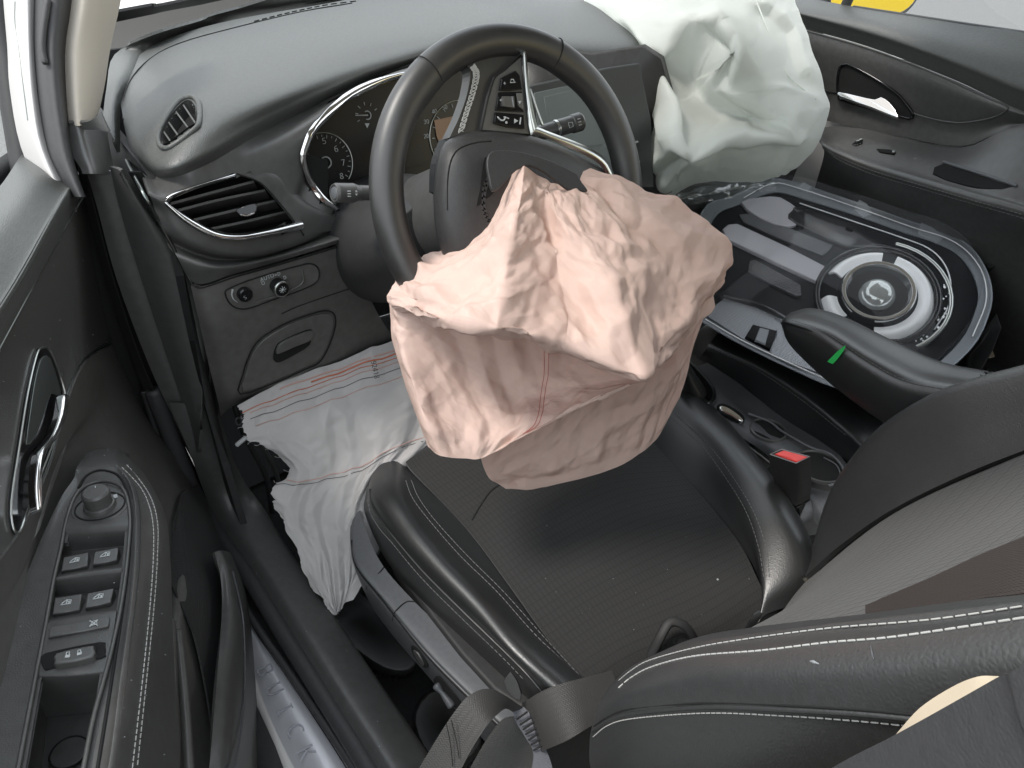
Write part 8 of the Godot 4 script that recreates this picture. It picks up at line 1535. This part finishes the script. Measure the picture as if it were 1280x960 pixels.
func airbags() -> void:
	var a := thing("driver_airbag", "crumpled salmon pink airbag hanging from the torn steering wheel hub", "airbag", V(-0.42,0.68,0.1))
	var lobe := [[V(-0.4268,1.019,-0.001),V(-0.4153,1.0363,0.0077),V(-0.4024,1.056,0.023),V(-0.4013,1.076,0.049),V(-0.3725,1.0565,0.0374),V(-0.3457,1.043,0.0311),V(-0.312,1.0382,0.0225),V(-0.2815,1.0453,0.0239)],
		[V(-0.4657,0.9975,0.004),V(-0.4536,1.0156,0.0354),V(-0.4282,1.0355,0.0523),V(-0.4252,1.0556,0.0796),V(-0.3782,1.0394,0.0589),V(-0.3606,1.0361,0.0751),V(-0.3029,1.0307,0.0666),V(-0.2439,1.0334,0.0626)],
		[V(-0.5051,0.9772,0.0076),V(-0.4949,0.9933,0.0517),V(-0.4701,1.0101,0.0768),V(-0.4613,1.0317,0.115),V(-0.3965,1.0105,0.0982),V(-0.3685,1.016,0.1327),V(-0.2887,1.0021,0.1178),V(-0.203,1.0189,0.0986)],
		[V(-0.5374,0.9607,0.0131),V(-0.5323,0.9754,0.0637),V(-0.5081,0.9943,0.1051),V(-0.4903,1.011,0.1467),V(-0.4128,0.9839,0.137),V(-0.3813,0.9917,0.1874),V(-0.2718,0.968,0.153),V(-0.1714,0.9929,0.13)],
		[V(-0.5531,0.9526,0.0192),V(-0.554,0.9677,0.0757),V(-0.5359,0.9776,0.1265),V(-0.5111,0.9933,0.1696),V(-0.4307,0.9621,0.1765),V(-0.3966,0.9641,0.231),V(-0.2696,0.9296,0.1808),V(-0.1519,0.9673,0.152)],
		[V(-0.561,0.9408,0.0237),V(-0.5663,0.9587,0.0836),V(-0.5509,0.9737,0.1432),V(-0.5302,0.9837,0.1927),V(-0.4531,0.9478,0.2028),V(-0.4029,0.9278,0.2705),V(-0.2631,0.9108,0.1947),V(-0.1499,0.9491,0.1618)],
		[V(-0.557,0.9333,0.0211),V(-0.5562,0.9428,0.0714),V(-0.5377,0.9519,0.1233),V(-0.5122,0.9577,0.1679),V(-0.4432,0.929,0.1886),V(-0.3935,0.9123,0.2636),V(-0.2557,0.8908,0.1949),V(-0.1535,0.9271,0.1631)],
		[V(-0.5531,0.93,0.0208),V(-0.5417,0.9343,0.0592),V(-0.5093,0.9309,0.0836),V(-0.4609,0.9192,0.0997),V(-0.3912,0.8999,0.1309),V(-0.3583,0.8925,0.2158),V(-0.2498,0.8676,0.1892),V(-0.1618,0.9062,0.1601)]]
	var g := displaced(folded(lobe, 34, 24, 0.62), func(m, uv): return crumple(m, 0.0085 * smoothstep(0.0, 0.2, uv.y), 0.005 * smoothstep(0.0, 0.12, uv.y), 11))
	part("upper_lobe", sheet(g, 0.001), M.airbag_pink, a)
	var pouch := [[V(-0.5574,0.9361,0.0182),V(-0.5534,0.9362,0.0334),V(-0.5223,0.9467,0.0629),V(-0.4516,0.9263,0.0775),V(-0.3687,0.8995,0.0946),V(-0.3343,0.8814,0.2054)], [V(-0.5614,0.8936,0.0313),V(-0.5624,0.9022,0.0566),V(-0.5241,0.8881,0.0734),V(-0.4628,0.8643,0.0977),V(-0.3891,0.8444,0.1279),V(-0.343,0.8692,0.2172)], [V(-0.5647,0.8569,0.0612),V(-0.5694,0.8675,0.0943),V(-0.5269,0.8431,0.0988),V(-0.4731,0.8263,0.1235),V(-0.4112,0.8254,0.1509),V(-0.3516,0.8658,0.2138)], [V(-0.5671,0.8271,0.0934),V(-0.5707,0.8362,0.127),V(-0.5355,0.8202,0.1371),V(-0.4944,0.8153,0.1554),V(-0.438,0.8298,0.1775),V(-0.3566,0.864,0.2115)], [V(-0.5698,0.804,0.1225),V(-0.5675,0.8077,0.1485),V(-0.5417,0.7988,0.1573),V(-0.5228,0.7965,0.1645),V(-0.4704,0.8171,0.1765),V(-0.3576,0.8602,0.2065)]]
	var g2 := displaced(folded(pouch, 30, 36, 0.2), func(m, uv): return crumple(m + Vector2(3, 1), 0.0065 * hem(uv), 0.0036 * hem(uv), 31))
	part("pouch", sheet(g2, 0.001), M.airbag_pink, a)
	var rear := [[V(-0.4956,0.7651,0.1176),V(-0.4346,0.7852,0.1305),V(-0.3737,0.8128,0.1443),V(-0.3071,0.8332,0.1689),V(-0.2369,0.8709,0.173),V(-0.1789,0.9047,0.1639)], [V(-0.4948,0.7429,0.1226),V(-0.4386,0.7549,0.1389),V(-0.3786,0.7787,0.1555),V(-0.3099,0.8032,0.1779),V(-0.2497,0.8354,0.1871),V(-0.2163,0.859,0.1807)], [V(-0.4865,0.7188,0.1272),V(-0.4398,0.7224,0.1438),V(-0.3826,0.7366,0.1666),V(-0.317,0.7611,0.1867),V(-0.2634,0.7964,0.1958),V(-0.2321,0.8265,0.1929)], [V(-0.4675,0.6988,0.136),V(-0.4359,0.6927,0.1499),V(-0.3839,0.7018,0.1734),V(-0.3276,0.7213,0.1986),V(-0.2846,0.749,0.2064),V(-0.2468,0.7967,0.2004)]]
	var g3 := displaced(folded(rear, 30, 30, 0.25), func(m, uv): return crumple(m * 1.2 + Vector2(7, 2), 0.006 * hem(uv), 0.003 * hem(uv), 51))
	part("rear_panel", sheet(g3, 0.001), M.airbag_pink, a)
	part("neck", sheet(displaced(loft([[V(-0.3899,1.0477,-0.0445),V(-0.3881,1.0401,-0.0365),V(-0.3933,1.0249,-0.0193)], [V(-0.4034,1.0327,-0.0338),V(-0.4011,1.0295,-0.0216),V(-0.4047,1.0198,-0.0004)], [V(-0.4266,1.0095,-0.0078),V(-0.42,1.012,0.0026),V(-0.4156,1.0143,0.0192)]], 10, 10), func(m, uv): return crumple(m, 0.002, 0.001, 9)), 0.001), M.airbag_pink, a)
	part("seam_thread", seam_on(g2, 112, 2, 134), M.red_thread, a)
	part("seam_thread", seam_on(g2, 114, 2, 134), M.red_thread, a)
	# passenger's bag
	var w := thing("passenger_airbag", "large white airbag sagging from the passenger side of the dashboard", "airbag", V(0.3, 0.8, -0.3))
	var bag := [[V(0.2698,1.1386,-0.6927),V(0.2693,1.1512,-0.5969),V(0.2849,1.1673,-0.5228),V(0.3319,1.1735,-0.4623),V(0.4122,1.1744,-0.4333),V(0.5216,1.1717,-0.4251),V(0.6312,1.1587,-0.4384)],[V(0.2369,1.0942,-0.6169),V(0.2106,1.1114,-0.4988),V(0.2139,1.1244,-0.4159),V(0.2302,1.1362,-0.3527),V(0.3258,1.1401,-0.3455),V(0.4299,1.1319,-0.3365),V(0.5869,1.1175,-0.3742)],[V(0.2103,1.0627,-0.5326),V(0.1757,1.0786,-0.4196),V(0.1713,1.093,-0.3436),V(0.1954,1.125,-0.2925),V(0.2457,1.1233,-0.2532),V(0.3573,1.1018,-0.2574),V(0.5485,1.0765,-0.3056)],[V(0.1907,1.0244,-0.4369),V(0.1505,1.0373,-0.3408),V(0.1525,1.0519,-0.2909),V(0.224,1.034,-0.2979),V(0.2011,1.0915,-0.1974),V(0.289,1.0589,-0.1791),V(0.5004,1.0327,-0.2265)],[V(0.1642,0.9769,-0.369),V(0.1282,0.9916,-0.2867),V(0.1252,1.0006,-0.2203),V(0.2257,0.9946,-0.2618),V(0.2313,1.0276,-0.2255),V(0.2967,1.023,-0.1569),V(0.4805,0.9846,-0.1684)],[V(0.1353,0.934,-0.3223),V(0.106,0.9484,-0.2499),V(0.0824,0.9739,-0.1676),V(0.2356,0.9705,-0.2179),V(0.281,0.9786,-0.1755),V(0.2859,0.9931,-0.108),V(0.4577,0.9574,-0.1463)],[V(0.1245,0.8918,-0.2933),V(0.0957,0.9132,-0.2113),V(0.0691,0.9487,-0.1248),V(0.1454,0.961,-0.1242),V(0.2128,0.9609,-0.104),V(0.2868,0.9565,-0.0904),V(0.418,0.9091,-0.1335)],[V(0.1198,0.8536,-0.263),V(0.1106,0.8684,-0.2064),V(0.1293,0.9099,-0.1678),V(0.1976,0.9023,-0.1555),V(0.2595,0.8946,-0.1328),V(0.3147,0.8969,-0.124),V(0.3887,0.8782,-0.1437)],[V(0.172,0.8112,-0.2936),V(0.1751,0.8225,-0.2552),V(0.2169,0.8507,-0.2334),V(0.2711,0.851,-0.2081),V(0.3293,0.8503,-0.179),V(0.3635,0.8595,-0.1615),V(0.4106,0.8567,-0.1695)]]
	# long soft folds: each line carries a lip that overlaps the cloth beside it
	var pleats := [[[Vector2(0.528,0.240),Vector2(0.611,0.271),Vector2(0.667,0.333),Vector2(0.694,0.406),Vector2(0.694,0.469),Vector2(0.625,0.521)], 0.030, 0.012], [[Vector2(0.347,0.760),Vector2(0.472,0.760),Vector2(0.597,0.740),Vector2(0.694,0.750),Vector2(0.833,0.760),Vector2(0.931,0.698)], 0.026, 0.014], [[Vector2(0.236,0.229),Vector2(0.306,0.375),Vector2(0.347,0.469),Vector2(0.347,0.604),Vector2(0.333,0.750)], -0.022, 0.02], [[Vector2(0.764,0.125),Vector2(0.875,0.156),Vector2(0.944,0.240),Vector2(0.958,0.375),Vector2(0.986,0.469)], 0.012, 0.008],
		[[Vector2(0.056,0.823),Vector2(0.181,0.740),Vector2(0.292,0.688),Vector2(0.333,0.750)], 0.014, 0.008], [[Vector2(0.639,0.531),Vector2(0.778,0.448),Vector2(0.889,0.438),Vector2(0.986,0.490)], -0.012, 0.03], [[Vector2(0.153,0.156),Vector2(0.222,0.271),Vector2(0.319,0.333),Vector2(0.486,0.323)], 0.012, 0.02], [[Vector2(0.056,0.510),Vector2(0.194,0.552),Vector2(0.264,0.667)], 0.008, 0.010], [[Vector2(0.611,0.635),Vector2(0.708,0.667),Vector2(0.806,0.740)], 0.010, 0.012]]
	var wg := displaced(folded(bag, 24, 24, 0.15), func(m, uv):
		var v := facets(warp(m * Vector2(10, 5), 0.8, 4), 61) * 0.002 + crumple(m * 0.45, 0.0008, 0.0020, 64)
		for pl in pleats:
			v += pleat(uv, pl[0], pl[1], pl[2])
		return v)
	part("bag", sheet(wg, 0.0012), M.airbag_white, w)
	part("bag_seam", tube([wg[10][112], wg[26][117], wg[48][124], wg[72][131], wg[96][137]], 0.0014, 6), M.airbag_white, w)
	# knee bag
	var k := thing("knee_airbag", "grey white knee airbag with orange seams hanging below the dashboard", "airbag", V(-0.6, 0.5, -0.1))
	var kb := [[V(-0.6832,0.691,-0.2184),V(-0.626,0.6971,-0.2267),V(-0.5623,0.7017,-0.2288),V(-0.5023,0.7032,-0.2308),V(-0.4329,0.71,-0.2306),V(-0.3614,0.7159,-0.2279)], [V(-0.6862,0.6754,-0.2069),V(-0.6365,0.6812,-0.2052),V(-0.5735,0.685,-0.2072),V(-0.5076,0.69,-0.2079),V(-0.4399,0.6931,-0.2057),V(-0.369,0.6983,-0.2028)], [V(-0.6877,0.6515,-0.187),V(-0.6423,0.6529,-0.1847),V(-0.5822,0.6622,-0.1783),V(-0.5169,0.6663,-0.1787),V(-0.4437,0.6718,-0.1744),V(-0.3776,0.6779,-0.176)], [V(-0.6705,0.64,-0.1715),V(-0.6349,0.6301,-0.159),V(-0.5843,0.6309,-0.1522),V(-0.528,0.6381,-0.1469),V(-0.4554,0.6426,-0.1421),V(-0.392,0.6424,-0.1402)], [V(-0.653,0.6103,-0.1474),V(-0.6283,0.6026,-0.1297),V(-0.5861,0.6005,-0.1267),V(-0.5407,0.6057,-0.1125),V(-0.4882,0.6125,-0.1096),V(-0.4223,0.6082,-0.1022)], [V(-0.6835,0.5888,-0.1284),V(-0.6553,0.5804,-0.1151),V(-0.6191,0.5771,-0.1003),V(-0.5802,0.5796,-0.0885),V(-0.5431,0.5887,-0.0839),V(-0.4713,0.5892,-0.0917)], [V(-0.6867,0.5676,-0.1122),V(-0.665,0.5605,-0.0973),V(-0.6367,0.5556,-0.0793),V(-0.6048,0.5528,-0.0681),V(-0.5747,0.5564,-0.064),V(-0.5094,0.555,-0.0749)], [V(-0.6816,0.5222,-0.0683),V(-0.6625,0.5176,-0.0575),V(-0.6437,0.512,-0.046),V(-0.6236,0.5092,-0.0361),V(-0.6064,0.5109,-0.0323),V(-0.5608,0.4996,-0.034)], [V(-0.6784,0.4813,-0.0298),V(-0.6672,0.482,-0.0219),V(-0.654,0.4786,-0.0167),V(-0.637,0.4801,-0.0128),V(-0.6237,0.4814,-0.0116),V(-0.6,0.4753,-0.0114)], [V(-0.6659,0.451,0.0064),V(-0.664,0.4511,0.0078),V(-0.6608,0.4522,0.0092),V(-0.6557,0.4561,0.0095),V(-0.6479,0.4579,0.0063),V(-0.6257,0.4587,-0.0007)]]
	var kg := displaced(loft(kb, 18, 14), func(m, uv): return facets(warp(m * Vector2(22, 4), 0.6, 8), 71) * 0.008 + facets(warp(m * Vector2(48, 14), 0.5, 9), 72) * 0.006 + facets(m * 85.0, 73) * 0.0012)
	for i in kg.size():  # frayed left edge
		for j in 5:
			var pull := (hash2(i, 1, 81) * 0.25 + smooth(Vector2(i * 0.23, 0), 82)) * 0.005 * (1.0 - j / 5.0)
			kg[i][j] += (kg[i][12] - kg[i][8]).normalized() * pull
	part("bag", sheet(kg, 0.0012), M.airbag_grey, k)
	var frays := []
	for q in 9:
		var i := 14 + int(q * 6.3)
		if i < kg.size():
			var p: Vector3 = kg[i][0]
			var o: Vector3 = (kg[i][0] - kg[i][10]).normalized()
			frays.append(tube([p, p + o * 0.004 + V(0, 0.002, 0) * hash2(q, 5, 1), p + o * (0.004 + 0.006 * absf(hash2(q, 2, 1))) + V(0, 0.005, 0.002) * hash2(q, 3, 1)], 0.0004, 4, false, 2))
	part("frayed_threads", merged(frays), M.airbag_grey, k)
	for e in [[10, 0, 90, 0.0007, "orange_thread"], [13, 4, 90, 0.0007, "salmon_thread"], [17, 4, 90, 0.0004, "ink"], [22, 6, 90, 0.0006, "salmon_thread"], [4, 20, 90, 0.0012, "salmon_thread"], [7, 34, 90, 0.0013, "orange_thread"], [63, 2, 88, 0.0007, "salmon_thread"], [65, 0, 88, 0.0004, "ink"]]:
		var line := []
		for j in range(e[1], e[2], 4):
			var i := clampi(int(e[0] + (6.0 * j / 90.0 if e[0] < 30 else -10.0 * j / 90.0 * 0.6)), 0, kg.size() - 1)
			line.append(kg[i][j] + V(-0.0004, 0.0006, 0.0006))
		part("seam_thread", tube(line, e[3], 5, false, 2), M[e[4]], k)
	part("lettering", letters("92418", V(-0.486,0.7,-0.1852), V(-0.0086,-0.0264,0.0321), V(-0.4, 0.4, 0.8), 0.0075, 0.0004), M.ink, k)
	# litter on the carpet
	var bit := 0
	for e in [[V(-0.6343,0.352,-0.0599), "orange_thread", 0.008], [V(-0.6259,0.342,-0.0134), "grey_print", 0.003], [V(-0.6244,0.342,0.0083), "beige_plastic", 0.004], [V(-0.631,0.342,0.0587), "grey_print", 0.002], [V(-0.6267,0.342,-0.0315), "beige_plastic", 0.002], [V(-0.6368,0.342,0.1897), "white_print", 0.003]]:
		var words := ["bright orange scrap lying on the carpet beside the sill cover", "grey crumb on the carpet between sill and seat", "largest pale crumb on the carpet beside the seat rail", "tiny grey crumb on the carpet nearest the seat trim", "tiny pale crumb on the carpet just below the orange scrap", "white crumb on the carpet near the belt loop"]
		var o := part("debris_scrap", slab([e[0] + V(e[2], 0.001, 0), e[0] + V(0, 0.002, e[2] * 0.7), e[0] + V(-e[2] * 0.8, 0, e[2] * 0.2), e[0] + V(-e[2] * 0.2, 0.001, -e[2])], V(0.1, 1, 0.2), 0.002, 0.0006), M[e[1]], self)
		o.name = numbered("debris") if bit > 0 else numbered("debris")
		o.set_meta("label", words[bit])
		o.set_meta("category", "debris")
		bit += 1
